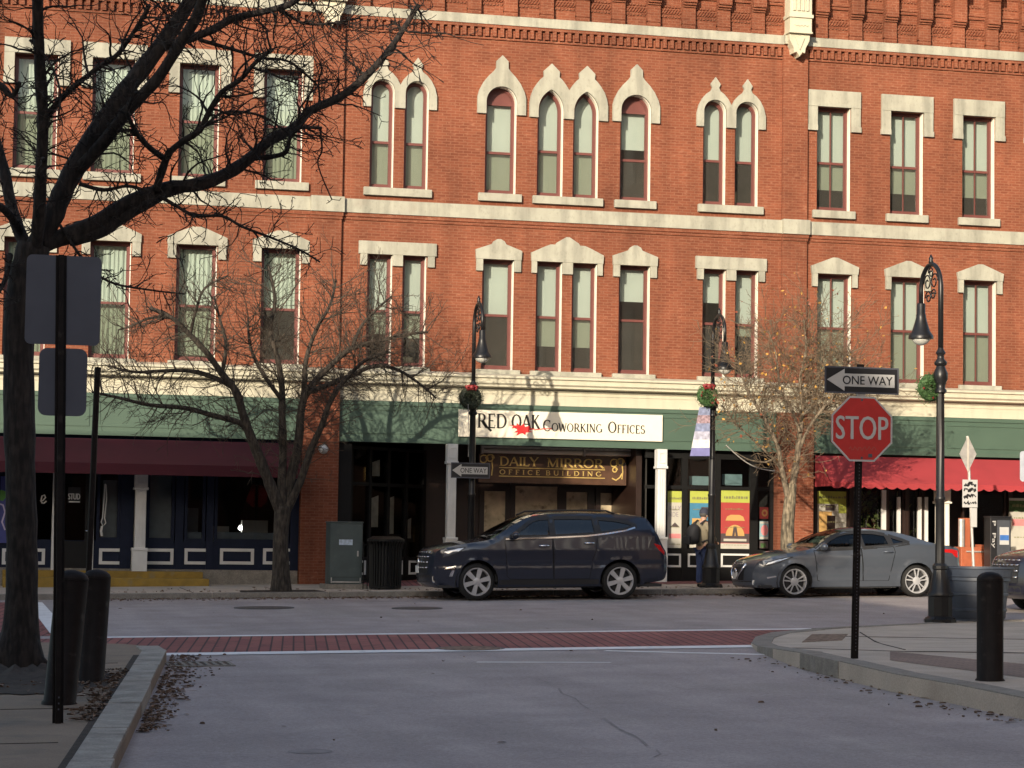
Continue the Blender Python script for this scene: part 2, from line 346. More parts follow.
# ------------------------------------------------------------------ a small roman serif alphabet
def ribbon(mb, pts, wid, y, th=.004, mi=0):
    n = len(pts); L = []; Rr = []
    for i, p in enumerate(pts):
        a = pts[max(i - 1, 0)]; b = pts[min(i + 1, n - 1)]
        dx, dz = b[0] - a[0], b[1] - a[1]; l = math.hypot(dx, dz) or 1; w = (wid[i] if hasattr(wid, '__len__') else wid) / 2
        L.append((p[0] - dz / l * w, p[1] + dx / l * w)); Rr.append((p[0] + dz / l * w, p[1] - dx / l * w))
    for i in range(n - 1):
        q = [L[i], Rr[i], Rr[i + 1], L[i + 1]]
        mb.add([(c[0], y - th, c[1]) for c in q] + [(c[0], y, c[1]) for c in q], [(0, 1, 2, 3), (0, 4, 5, 1), (1, 5, 6, 2), (2, 6, 7, 3), (3, 7, 4, 0)], mi)
def glyph(ch, T=.155, t=.085):
    st = []
    def v(x, a=0, b=1, w=T, s0=True, s1=True):
        st.append(([(x, a), (x, b)], w))
        if s0: st.append(([(x - w / 2 - .07, a + .02), (x + w / 2 + .07, a + .02)], .04))
        if s1: st.append(([(x - w / 2 - .07, b - .02), (x + w / 2 + .07, b - .02)], .04))
    def h(a, b, z, w=t): st.append(([(a, z), (b, z)], w))
    def d(x0, z0, x1, z1, w): st.append(([(x0, z0), (x1, z1)], w))
    def arc(cx, cz, rx, rz, a0, a1):
        n = 12; P = []; Wd = []
        for i in range(n + 1):
            a = R(a0 + (a1 - a0) * i / n); P.append((cx + rx * math.cos(a), cz + rz * math.sin(a))); Wd.append(t + (T - t) * math.cos(a) ** 2)
        st.append((P, Wd))
    def ser(x, z): st.append(([(x - .1, z), (x + .1, z)], .04))
    adv = .8
    if ch == 'A': d(.04, 0, .40, .98, t); d(.40, .98, .76, 0, T); h(.16, .62, .33); ser(.04, .02); ser(.76, .02); adv = .84
    elif ch == 'B': v(.14); arc(.34, .74, .22, .23, -90, 90); arc(.34, .27, .28, .24, -90, 90); h(.14, .34, .97); h(.14, .34, .51); h(.14, .34, .03); adv = .74
    elif ch == 'C': arc(.44, .5, .37, .47, 48, 312); d(.70, .68, .70, .98, .05); adv = .82
    elif ch == 'D': v(.14); h(.14, .36, .97); h(.14, .36, .03); arc(.36, .5, .40, .47, -90, 90); adv = .88
    elif ch == 'E': v(.14); h(.14, .56, .97); h(.14, .46, .51); h(.14, .58, .03); d(.56, .8, .56, 1, .05); d(.58, 0, .60, .22, .05); adv = .68
    elif ch == 'F': v(.14); h(.14, .56, .97); h(.14, .46, .51); d(.56, .78, .56, 1, .05); adv = .63
    elif ch == 'G': arc(.44, .5, .37, .47, 48, 318); v(.74, .06, .42, T, False, True); adv = .90
    elif ch == 'I': v(.16); adv = .34
    elif ch == 'K': v(.14); d(.20, .47, .62, .98, t); d(.30, .56, .72, 0, T); ser(.62, .98); ser(.72, .02); adv = .80
    elif ch == 'L': v(.14); h(.14, .55, .03); d(.55, 0, .57, .24, .05); adv = .64
    elif ch == 'M': v(.12, 0, 1, t); d(.12, .98, .48, .04, T); d(.48, .04, .84, .98, t); v(.86, 0, 1, T); adv = 1.04
    elif ch == 'N': v(.12, 0, 1, t); d(.12, .98, .72, .02, T); v(.72, 0, 1, t, False); adv = .88
    elif ch == 'O': arc(.46, .5, .38, .47, 0, 360); adv = .94
    elif ch == 'R': v(.14); h(.14, .34, .97); h(.14, .36, .48); arc(.34, .725, .24, .245, -90, 90); d(.36, .48, .76, 0, T); ser(.78, .02); adv = .80
    elif ch == 'S': arc(.31, .74, .22, .225, 35, 270); arc(.31, .27, .24, .245, 90, -145); d(.50, .76, .50, .98, .05); d(.10, .02, .10, .26, .05); adv = .64
    elif ch == 'U': v(.14, .32, 1, T, False); arc(.42, .32, .28, .30, 180, 360); v(.70, .32, 1, t, False); adv = .84
    elif ch == 'W': d(.02, .98, .30, 0, T); d(.30, 0, .52, .9, t); d(.52, .9, .78, 0, T); d(.78, 0, 1.0, .98, t); ser(.02, .98); ser(1.0, .98); adv = 1.06
    elif ch == 'Y': d(.03, .98, .37, .46, T); d(.70, .98, .37, .46, t); v(.37, 0, .46, T, True, False); ser(.03, .98); ser(.70, .98); adv = .76
    return st, adv
def serif_text(mb, spec, x0, x1, z0, y, gap=.04, mi=0, bold=1.0):
    # spec: list of (character, cap height); fitted between x0 and x1
    x = 0.0; items = []
    for ch, hgt in spec:
        if ch == ' ': x += .42 * hgt; continue
        st, adv = glyph(ch); items.append((st, x, hgt)); x += (adv + gap) * hgt
    sc = (x1 - x0) / x
    for st, xx, hgt in items:
        for pts, w in st:
            P = [(x0 + (xx + p[0] * hgt) * sc, z0 + p[1] * hgt) for p in pts]
            Wd = [q * hgt * bold for q in w] if hasattr(w, '__len__') else w * hgt * bold
            ribbon(mb, P, Wd, y, mi=mi)
# ------------------------------------------------------------------ the ground
KY = 47.6                       # line of the far kerb
KH = .12
def sheet(name, poly, dz, mat, kind='structure'):
    mb = MB(); n = len(poly)
    for t in [tess(poly)]: mb.add([(p[0], p[1], gz(*p) + dz) for p in poly], t)
    return mb.build(name, mat, kind=kind)
def raised(name, poly, h, mat, drop=.25):
    hf = h if callable(h) else (lambda x, y: h)
    mb = MB(); mb.slab(poly, lambda x, y: gz(x, y) + hf(x, y), lambda x, y: gz(x, y) - drop); return mb.build(name, mat, kind='structure')
sheet('ground', [(-400, -400), (500, -400), (500, 500), (-400, 500)], -.06, MT['walk'])
sheet('road', [(-60, -120), (90, -120), (90, KY + .5), (-60, KY + .5)], 0, MT['asphalt2'])
# newer, darker asphalt of the side street in the foreground
sheet('side_street', [(-30, -119), (24, -119), (13.0, 30.2), (2.6, 30.2)], .004, MT['asphalt'])
# crosswalk of the side street: pavers between two white lines
def band(x0, x1, ya, yb): return [(x0, ya), (x1, ya), (x1, yb), (x0, yb)]
sheet('crosswalk', band(1.2, 13.0, 30.72, 34.25), .008, MT['pavers'])
sheet('crosswalk_line', band(2.4, 12.2, 30.22, 30.72), .010, MT['line'])
sheet('crosswalk_line', band(1.8, 13.4, 34.25, 34.55), .010, MT['line'])
sheet('crosswalk', [(-3.0, 35.0), (1.55, 35.0), (1.55, 46.6), (-3.0, 46.6)], .006, MT['pavers'])
sheet('crosswalk_line', [(1.55, 34.6), (1.85, 34.6), (1.85, 46.4), (1.55, 46.4)], .010, MT['line'])
sheet('gutter_strip', band(-30, 60, 45.55, KY), .004, MT['asphalt'])
# worn paint of an old line near the stop line
sheet('worn_line', [(8.6, 29.9), (11.05, 28.35), (11.1, 28.55), (8.7, 30.05)], .008, MT['line'])
sheet('worn_line', [(6.45, 28.15), (8.1, 27.75), (8.1, 27.85), (6.5, 28.27)], .008, MT['line'])
# left pavement
_a, _b = G(118, 768), G(167, 660)
KX = lambda y: _a.x + (y - _a.y) * (_b.x - _a.x) / (_b.y - _a.y)
lk = [(KX(-100), -100), (KX(17), 17), (KX(24), 24), (KX(29.2), 29.2), (2.70, 30.1), (2.25, 30.85), (1.3, 31.35), (-.2, 31.7), (-60, 32.2)]
raised('left_sidewalk', lk + [(-60, -100)], .13, MT['walk_shade'])
def kerbline(name, pts, w, h, mat, seg=1.9, gap=.008):
    hf = h if callable(h) else (lambda x, y: h)
    mb = MB(); acc = []
    for a, b in zip(pts[:-1], pts[1:]):
        a = Vector(a); b = Vector(b); L = (b - a).length; n = max(1, round(L / seg)); d = (b - a) / L; nrm = Vector((d.y, -d.x))
        for i in range(n):
            p = a + d * (L * i / n + gap); q = a + d * (L * (i + 1) / n - gap); j = random.uniform(-.012, .012)
            mb.slab([(p + nrm * j)[:2], (q + nrm * j)[:2], (q - nrm * (w))[:2], (p - nrm * w)[:2]], lambda x, y: gz(x, y) + hf(x, y) + j * .3, lambda x, y: gz(x, y) - .2)
    return mb.build(name, mat, kind='structure', bevel=.012)
kerbline('kerb', lk[:5], .30, .150, MT['granite_old'], seg=2.3, gap=.012)
# brick and soil strip behind the left kerb, slab joints
sheet('paver_strip', [(KX(-20) - .33, -20), (KX(-20) - .29, -20), (KX(28.5) - .29, 28.5), (KX(28.5) - .38, 28.5)], .136, MT['soil'])
mbj = MB()
for y in (18.4, 21.4, 24.3, 27.2):
    mbj.slab([(-8, y - .012), (KX(y) - .5, y - .012), (KX(y) - .5, y + .012), (-8, y + .012)], lambda x, y: gz(x, y) + .134, lambda x, y: gz(x, y) + .10)
mbj.build('sidewalk_joints', MT['soil'], kind='structure')
_rs = random.Random(2); P = []
for k in range(40):
    a = 2 * math.pi * k / 40; r = 1.0 + _rs.uniform(-.10, .10)
    P.append((.75 + .95 * r * math.cos(a), 25.1 + 2.3 * r * math.sin(a)))
sheet('tree_soil', P, .141, MT['soil'])
mb = MB()                                    # low earth mound round the trunk
ringp = [(1.0, .0), (.8, .03), (.55, .07), (.3, .11)]
for i in range(3):
    for k in range(24):
        v = []
        for (f, h_), kk in ((ringp[i], k), (ringp[i], k + 1), (ringp[i + 1], k + 1), (ringp[i + 1], k)):
            a = 2 * math.pi * kk / 24; x, y = .80 + .8 * f * math.cos(a), 25.6 + 1.5 * f * math.sin(a); v.append((x, y, gz(x, y) + .142 + h_ * (1 + .25 * math.sin(kk % 24 * 2.3))))
        mb.add(v, [(0, 1, 2, 3)])
mb.build('tree_soil', MT['soil'], kind='structure', smooth=True)
sp0 = [(random.gauss(.8, .55), random.gauss(25.2, 1.1), .145) for k in range(260)]
# right pavement: corner, then along the cross street; it dips to the crosswalk
def RH(x, y): return .035 + .16 * max(0.0, min(1.0, (30.4 - y) / 4.2))
def gp(px, py, h=.15): p = G(px, py, h); return (p.x, p.y)
rc = [(8.0, -60), gp(1130, 746, 0), gp(1024, 720, 0), gp(955, 704.6, 0), gp(890, 692, 0), gp(839, 679, 0), gp(800, 669, 0), gp(773, 658.7, 0), gp(757, 652, 0), gp(751, 646, 0), gp(755, 640, 0), gp(772, 635, 0), gp(810, 631.5, 0), (14.0, 34.4), (16.5, 35.6), (20, 36.1), (70, 36.3)]
hs = lambda k: (lambda x, y: RH(x, y) + k)
# three pieces: the level near part, the ramp, the low part along the cross street
near = [p for p in rc[:6]]
raised('right_sidewalk', rc[:5] + [(rc[4][0] + .0, rc[4][1])] * 0 + [(70, rc[4][1]), (70, -60)], .195, MT['walk'])
yr = rc[4][1]
def rampsheet(poly):
    return raised('right_sidewalk', poly, hs(0), MT['walk'])
cuts = [rc[4], *rc[5:13]]
for a, b in zip(cuts[:-1], cuts[1:]): rampsheet([a, (70, a[1]), (70, b[1]), b])
rampsheet([rc[12], (70, rc[12][1]), (70, 36.3), *reversed(rc[13:16])])
kerbline('kerb', rc[1:13], -.28, hs(.012), MT['granite'], seg=2.6)
kerbline('kerb', rc[12:], -.2, hs(.012), MT['granite'])
sheet('pavement_paver_strip', [gp(890, 661, .19), gp(1060, 683, .19), gp(1060, 668, .19), gp(890, 652, .19)], .199, MT['oldpavers'])
mbj = MB()
for a, b in ((gp(765, 650, .05), gp(905, 655, .15)), (gp(905, 655, .15), gp(1100, 658, .15)), (gp(830, 636, .04), gp(1080, 640, .04)), (gp(905, 655, .1), gp(860, 632, .04))):
    d = Vector((b[0] - a[0], b[1] - a[1])).normalized(); n = Vector((-d.y, d.x)) * .010
    m = 6
    for k in range(m):
        p = (a[0] + (b[0] - a[0]) * k / m, a[1] + (b[1] - a[1]) * k / m); q = (a[0] + (b[0] - a[0]) * (k + 1) / m, a[1] + (b[1] - a[1]) * (k + 1) / m)
        mbj.slab([(p[0] - n.x, p[1] - n.y), (q[0] - n.x, q[1] - n.y), (q[0] + n.x, q[1] + n.y), (p[0] + n.x, p[1] + n.y)], lambda x, y: RH(x, y) + .006 + gz(x, y), lambda x, y: gz(x, y) - .02)
mbj.build('sidewalk_joints', MT['soil'], kind='structure')
c_ = [gp(802, 642, .04), gp(842, 640, .04), gp(848, 634, .04), gp(812, 634, .04)]
mb = MB(); mb.slab(c_, lambda x, y: gz(x, y) + RH(x, y) + .006, lambda x, y: gz(x, y) - .02); mb.build('tactile_plate', MT['leaf_l'], kind='structure')
# far pavement
raised('far_sidewalk', [(-60, KY), (90, KY), (90, 60), (-60, 60)], KH, MT['walk'])
kerbline('kerb', [(90, KY - .02), (-60, KY - .02)], -.2, KH + .004, MT['granite'], seg=2.4)
sheet('brick_paving', [(8.2, 50.6), (20.3, 50.6), (20.3, 55), (8.2, 55)], KH + .005, MT['pavers'])
mbj = MB()
for x in [i * 1.85 - 8 for i in range(26)]:
    mbj.slab([(x - .012, KY + .2), (x + .012, KY + .2), (x + .012, 50.6), (x - .012, 50.6)], lambda x, y: gz(x, y) + KH + .003, lambda x, y: gz(x, y))
mbj.build('sidewalk_joints', MT['soil'], kind='structure')
# manholes and patches
def disc(name, px, py, r, mat, dz, h=0.0, sx=1.0, n=28):
    c = G(px, py, h); return sheet(name, [(c.x + r * sx * math.cos(2 * math.pi * k / n), c.y + r * math.sin(2 * math.pi * k / n)) for k in range(n)], dz, mat)
MT['iron'] = M('cast_iron', (.075, .065, .06), rough=.7, var=.35, scale=14, bump=.5, bscale=30)
MT['patch'] = M('tar_patch', (.085, .083, .085), rough=.85, var=.2, scale=3)
def manhole(px, py, r, lab, mat='iron'):
    c = G(px, py); t = thing('manhole_cover', lab, 'manhole cover', (c.x, c.y, gz(c.x, c.y)))
    mb = MB(); n = 32; ring_ = [(c.x + r * math.cos(2 * math.pi * k / n), c.y + r * math.sin(2 * math.pi * k / n)) for k in range(n)]
    mb.slab(ring_, lambda x, y: gz(x, y) + .014, lambda x, y: gz(x, y) - .05); mb.build('cover', MT[mat], t)
    mb = MB(); r2 = r * 1.14
    for k in range(n):
        a, b = 2 * math.pi * k / n, 2 * math.pi * (k + 1) / n
        mb.slab([(c.x + r2 * math.cos(a), c.y + r2 * math.sin(a)), (c.x + r2 * math.cos(b), c.y + r2 * math.sin(b)), (c.x + r * 1.02 * math.cos(b), c.y + r * 1.02 * math.sin(b)), (c.x + r * 1.02 * math.cos(a), c.y + r * 1.02 * math.sin(a))], lambda x, y: gz(x, y) + .011, lambda x, y: gz(x, y) - .05)
    mb.build('collar', MT['patch'], t)
manhole(417, 608.5, .42, 'round iron manhole cover in the road before the dark suv')
manhole(264, 608, .5, 'round iron manhole cover in the road below the middle bare tree')
manhole(470, 649, .42, 'round tan manhole cover straddling the near white line of the paver crosswalk', 'leaf_l')
disc('asphalt_patch', 310, 752, .18, MT['crack'], .007)
# drain grate in the left gutter
c = G(196, 665); t = thing('drain_grate', 'iron drain grate with slanted slots beside the left kerb', 'drain grate', (c.x, c.y, gz(c.x, c.y)))
mb = MB(); mb.slab([(c.x - .36, c.y - .35), (c.x + .42, c.y - .35), (c.x + .42, c.y + .35), (c.x - .36, c.y + .35)], lambda x, y: gz(x, y) + .006, lambda x, y: gz(x, y) - .1); mb.build('grate_pit', MT['blk'], t)
mb = MB()
for k in range(9):
    x = c.x - .36 + k * .095; mb.slab([(x, c.y - .35), (x + .045, c.y - .35), (x + .045, c.y + .35), (x, c.y + .35)], lambda x, y: gz(x, y) + .016, lambda x, y: gz(x, y) - .05)
for y in (-.37, .33): mb.slab([(c.x - .38, c.y + y), (c.x + .44, c.y + y), (c.x + .44, c.y + y + .05), (c.x - .38, c.y + y + .05)], lambda x, y: gz(x, y) + .018, lambda x, y: gz(x, y) - .05)
mb.build('grate_bars', MT['granite'], t)
# cracks in the side street
mb = MB()
def crack(pts, w):
    P = [G(*p) for p in pts]; Q = []
    for a, b in zip(P[:-1], P[1:]):
        for i in range(6):
            Q.append(a.lerp(b, i / 6) + Vector((random.uniform(-.05, .05), random.uniform(-.12, .12), 0)))
    for a, b in zip(Q[:-1], Q[1:]):
        if random.random() < .3: continue
        d = (b - a); d.z = 0; n = Vector((-d.y, d.x, 0)).normalized() * w * random.uniform(.4, 1)
        v = [a - n, b - n, b + n, a + n]; mb.add([(q.x, q.y, gz(q.x, q.y) + .008) for q in v], [(0, 1, 2, 3)])
crack([(540, 680), (590, 710), (640, 742), (670, 768)], .016)
mb.build('road_cracks', MT['crack'], kind='structure')
# fallen leaves
def litter(name, spots, kind='stuff'):
    mb = MB()
    gc = G(196, 665)
    for (x, y, h) in spots:
        if abs(x - gc.x) < .5 and abs(y - gc.y) < .45 and random.random() < .9: continue
        s = random.choice((.014, .02, .026, .034, .046)) * random.uniform(.8, 1.2); a = random.uniform(0, 6.28); z = gz(x, y) + h + .008
        up = random.uniform(.0, .022)
        P = []
        for k, (u, v) in enumerate(((-1, 0), (-.3, .5), (.6, .4), (1, 0), (.5, -.45), (-.4, -.45))):
            P.append((x + s * (u * math.cos(a) - v * math.sin(a)), y + s * (u * math.sin(a) + v * math.cos(a)), z + up * abs(v) * 2))
        mb.add(P, [(0, 1, 2, 3), (0, 3, 4, 5)])
    o = mb.build(name, MT['leaf_l'], kind=kind); return o
sp = []
for i in range(850):
    y = random.uniform(20.3, 30.2); sp.append((KX(y) + .04 + abs(random.gauss(0, .17)) * (0.5 + (y - 20) / 8), y, .004))
for i in range(480):
    y = random.uniform(20, 26); sp.append((KX(y) - .32 - abs(random.gauss(0, .12 + .1 * (y > 22.5))), y, .138))
o = litter('leaf_litter', sp + [q for q in sp0 if q[0] < KX(q[1]) - .4]); tag(o, 'brown fallen leaves gathered along the left kerb and tree bed', 'leaves')
sp = []
for i in range(3200):
    x = random.uniform(3, 28); y = KY - .05 - abs(random.gauss(0, .45)); sp.append((x, y, .006))
for i in range(500): sp.append((random.uniform(2, 28), KY + .2 + abs(random.gauss(0, .8)), KH + .004))
o = litter('leaf_litter', sp); tag(o, 'thin line of dead leaves along the far gutter under the parked cars', 'leaves')
sp = [(random.uniform(1.5, 10.5), random.uniform(18.5, 30), .006) for i in range(14)] + [(random.uniform(1, 20), random.uniform(35, 45), .002) for i in range(16)]
for i in range(130):
    t_ = random.random(); q = G(752 + t_ * 272, 655 + t_ ** .9 * 67); sp.append((q.x - abs(random.gauss(0, .25)), q.y - abs(random.gauss(0, .2)), .006))
o = litter('leaf_litter', sp); tag(o, 'few scattered leaves and grit on the asphalt of the side street', 'leaves')

# ------------------------------------------------------------------ the brick buildings
D = 52.5
def archpts(x0, x1, zs, zt, kind, n=10):
    cx = (x0 + x1) / 2; hw = (x1 - x0) / 2; h = zt - zs
    if kind == 'round': return [(cx - hw * math.cos(math.pi * i / (2 * n)), zs + h * math.sin(math.pi * i / (2 * n))) for i in range(2 * n + 1)]
    if kind == 'gothic':
        r = (hw * hw + h * h) / (2 * hw); am = math.asin(min(1, h / r)); L = [(x0 + r - r * math.cos(am * i / n), zs + r * math.sin(am * i / n)) for i in range(n + 1)]
        return L + [(2 * cx - p[0], p[1]) for p in reversed(L[:-1])]
    return [(x0, zt), (x1, zt)]
def loop(x0, x1, z0, zs, zt, kind): return [(x1, z0), (x0, z0)] + archpts(x0, x1, zs, zt, kind)
def ring(mb, A, B, y0, y1, mi=0):
    n = len(A); v = [(p[0], y0, p[1]) for p in A] + [(p[0], y0, p[1]) for p in B] + [(p[0], y1, p[1]) for p in A] + [(p[0], y1, p[1]) for p in B]; f = []
    for i in range(n):
        j = (i + 1) % n
        f += [(i, j, n + j, n + i), (2 * n + i, 3 * n + i, 3 * n + j, 2 * n + j), (i, 2 * n + i, 2 * n + j, j), (n + i, n + j, 3 * n + j, 3 * n + i)]
    mb.add(v, f, mi)
def wall_holes(mb, x0, x1, z0, z1, yf, dep, holes, mi=0):
    xs = sorted({x0, x1, *[h[0] for h in holes], *[h[1] for h in holes]}); zs = sorted({z0, z1, *[h[2] for h in holes], *[h[3] for h in holes]})
    for a, b in zip(xs[:-1], xs[1:]):
        for c, d in zip(zs[:-1], zs[1:]):
            mx, mz = (a + b) / 2, (c + d) / 2
            if any(h[0] < mx < h[1] and h[2] < mz < h[3] for h in holes): continue
            mb.quad((a, yf, c), (b, yf, c), (b, yf, d), (a, yf, d), mi)
    for h in holes:
        a, b, c, d = h; e = yf + dep
        mb.quad((a, yf, c), (a, yf, d), (a, e, d), (a, e, c), mi); mb.quad((b, yf, d), (b, yf, c), (b, e, c), (b, e, d), mi)
        mb.quad((a, yf, d), (b, yf, d), (b, e, d), (a, e, d), mi); mb.quad((b, yf, c), (a, yf, c), (a, e, c), (b, e, c), mi)
def win(b, x0, x1, z0, z1, kind='rect', zs=None, blind=1.0, lower=1.0, split=.53, curtain=False, muntin=False, tymp=False, gap=.0):
    zs = z1 if zs is None else zs; kk = kind if kind != 'rect' else 'rect'
    if kind == 'rect': zs = z1
    y = D
    fr = MB()
    o1 = loop(x0, x1, z0, zs, z1, kk); i1 = loop(x0 + .010, x1 - .010, z0 + .01, zs, z1 - .010, kk)
    o2 = loop(x0 + .011, x1 - .011, z0 + .012, zs, z1 - .011, kk); i2 = loop(x0 + .060, x1 - .060, z0 + .08, zs, z1 - .060, kk)
    i3 = loop(x0 + .085, x1 - .085, z0 + .12, zs, z1 - .085, kk)
    ring(fr, o2, i2, y + .17, y + .27); ring(fr, i2, i3, y + .20, y + .26)
    ztop = zs if tymp else z1
    zm = z0 + (ztop - z0) * (1 - split) if not tymp else z0 + (ztop - z0) * (1 - split)
    fr.box(x0 + .084, x1 - .084, y + .195, y + .262, zm - .03, zm + .03)
    if tymp:
        fr.box(x0 + .061, x1 - .061, y + .19, y + .265, zs - .045, zs + .045)
        a = archpts(x0 + .075, x1 - .075, zs, z1 - .075, kk); fr.prism(list(reversed(a)), y + .215, y + .25)
    if muntin:
        fr.box((x0 + x1) / 2 - .011, (x0 + x1) / 2 + .011, y + .2, y + .255, z0 + .12, z1 - .085)
    w = fr.build('window', MT['maroon'], b)
    jm = MB(); cxm = (x0 + x1) / 2
    A_ = [(x1 - .001, z0)] + [q for q in reversed(archpts(x0 + .001, x1 - .001, zs, z1 - .001, kk)) if q[0] > cxm - .001]
    B_ = [(x1 - .012, z0)] + [q for q in reversed(archpts(x0 + .012, x1 - .012, zs, z1 - .012, kk)) if q[0] > cxm - .001]
    if kk == 'rect': A_, B_ = A_[:2], B_[:2]
    for k in range(len(A_) - 1):
        a, b__, c, d = A_[k], A_[k + 1], B_[k + 1], B_[k]
        jm.quad((d[0], y + .003, d[1]), (a[0], y + .003, a[1]), (b__[0], y + .003, b__[1]), (c[0], y + .003, c[1])); jm.quad((d[0], y + .003, d[1]), (c[0], y + .003, c[1]), (c[0], y + .24, c[1]), (d[0], y + .24, d[1]))
    jm.build('jamb', MT['white'], w)
    p = MB(); g = .07; top = loop(x0 + g, x1 - g, zm, zs, z1 - g, kk) if not tymp else [(x1 - g, zm), (x0 + g, zm), (x0 + g, zs), (x1 - g, zs)]
    p.add([(q[0], y + .232, q[1]) for q in reversed(top)], [tuple(range(len(top)))]); p.build('pane', MT['pane'], w)
    p = MB(); p.quad((x0 + g, y + .222, z0 + .08), (x1 - g, y + .222, z0 + .08), (x1 - g, y + .222, zm), (x0 + g, y + .222, zm)); p.build('pane', MT['pane_screen'], w)
    zb = z0 + .08 + (z1 - z0) * (1 - blind)
    if blind > 0:
        p = MB()
        if curtain:
            n = 26; L = []
            for i in range(n + 1):
                xx = x0 + .05 + (x1 - x0 - .1) * i / n; L.append((xx, y + .40 + .016 * math.sin(i * 1.9) + .008 * math.sin(i * 5.1)))
            for q, r_ in zip(L[:-1], L[1:]): p.quad((q[0], q[1], zb), (r_[0], r_[1], zb), (r_[0], r_[1], z1), (q[0], q[1], z1))
            p.build('curtain', MT['curtain'], w)
        else:
            p.box(x0 + .03, x1 - .03, y + .34, y + .344, zb, z1); p.box(x0 + .03, x1 - .03, y + .332, y + .352, zb - .03, zb); p.build('blind', MT['blind'], w)
    return w
OUT_S = [(.59, 0), (.59, .40), (.55, .55), (.45, .745), (.33, .90), (.20, 1.03), (.15, 1.10), (.145, 1.27), (0, 1.41)]
OUT_G = [(.53, 0), (.53, .35), (.50, .52), (.44, .68), (.35, .82), (.26, .93), (.19, .99), (.20, 1.12), (0, 1.31)]
OUT_R = [(.47, 0), (.47, .32), (.42, .52), (.33, .69), (.22, .81), (.12, .88), (.085, .96), (.125, 1.05), (0, 1.22)]
def interp(O, x):
    for a, b in zip(O[:-1], O[1:]):
        if a[0] >= x >= b[0] and a[0] != b[0]: return a[1] + (b[1] - a[1]) * (a[0] - x) / (a[0] - b[0])
    return O[1][1]
def hood(b, cxs, O, hw, zb, zs, zt, kind):
    P = []
    if len(cxs) == 1:
        c = cxs[0]; P = [(c - q[0], zb + q[1]) for q in O] + [(c + q[0], zb + q[1]) for q in reversed(O[:-1])]
    else:
        a, c = cxs; h = (c - a) / 2; zv = interp(O, h)
        P = [(a - q[0], zb + q[1]) for q in O] + [(a + q[0], zb + q[1]) for q in reversed(O[:-1]) if q[0] < h - .01] + [(a + h, zb + zv)]
        P += [(c - q[0], zb + q[1]) for q in O if q[0] < h - .01] + [(c + q[0], zb + q[1]) for q in reversed(O[:-1])]
    for c in reversed(cxs):
        A = archpts(c - hw, c + hw, zs, zt, kind); P += [(c + hw, zb)] + list(reversed(A)) + [(c - hw, zb)]
    Q = [P[0]]
    for q in P[1:]:
        if abs(q[0] - Q[-1][0]) + abs(q[1] - Q[-1][1]) > 1e-4: Q.append(q)
    mb = MB(); mb.prism(list(reversed(Q)), D - .075, D + .165)
    # small foot blocks under the legs
    return mb.build('window_hood', MT['stone'], b)
def lintel(b, P, legs, yp=.085, feet=()):
    mb = MB(); mb.prism(P, D - yp, D + .05)
    for l in legs: mb.box(l[0], l[1], D - yp + .012, D + .05, l[2], l[3])
    for l in feet: mb.box(l[0], l[1], D - yp - .004, D + .05, l[2], l[3])
    return mb.build('window_lintel', MT['stone'], b)
def sill(b, x0, x1, zt, h=.19):
    mb = MB(); mb.box(x0, x1, D - .10, D + .17, zt - h, zt); mb.build('window_sill', MT['stone'], b, bevel=.01)
def dentils(mb, x0, x1):
    mb.box(x0, x1, D - .09, D, 14.105, 14.18); mb.box(x0, x1, D - .04, D, 13.83, 13.875)
    n = int((x1 - x0) / .181)
    for i in range(n):
        x = x0 + (i + .25) * (x1 - x0) / n; mb.box(x, x + .088, D - .085, D, 13.895, 14.1045)
def corbels(b, x0, x1, cap=False):
    mb = MB(); wh = MB(); n = round((x1 - x0) / .925); p = (x1 - x0) / n
    for i in range(n):
        x = x0 + i * p
        a, c = x + .14, x + .47
        mb.box(a, c, D - .12, D, 14.40, 14.92); mb.box(a - .0, c, D - .16, D, 14.922, 14.965); mb.box(a, c, D - .21, D, 14.967, 15.02); mb.box(a, c, D - .26, D, 15.022, 15.6)
        mb.box(a, c, D - .30, D, 15.602, 15.66); mb.box(a, c, D - .36, D, 15.662, 16.6)
        mb.box(a, c, D - .135, D, 14.50, 14.53)
        s, e = c + .02, x + p + .12                      # panel of raised bricks
        for z in (14.66, 14.90, 15.45, 15.7):
            m = 6
            for k in range(m): xx = s + (e - s) * (k + .3) / m; mb.box(xx, xx + .045, D - .035, D, z, z + .05)
        m = 7
        for k in range(m):
            xx = s + (e - s) * (k + .1) / m
            mb.prism([(xx, 14.74), (xx + .04, 14.74), (xx + .13, 14.87), (xx + .09, 14.87)], D - .03, D)
        mb.box(s - .02, e + .02, D - .05, D, 15.15, 15.22); mb.box(s - .02, e + .02, D - .08, D, 15.222, 15.28)
        if cap: wh.box(a - .01, c + .01, D - .40, D - .30, 15.66, 16.6)
    mb.box(x0, x1, D - .35, D, 16.6, 16.8)
    mb.build('brick_corbels', MT['brick'], b)
    if cap: wh.build('pier_cap', MT['cream'], b)
    c2 = MB(); c2.box(x0, x1, D - .55, D + .3, 16.8, 17.1); c2.box(x0, x1, D - .8, D + .3, 17.1, 17.4); c2.build('roof_cornice', MT['cream'], b)
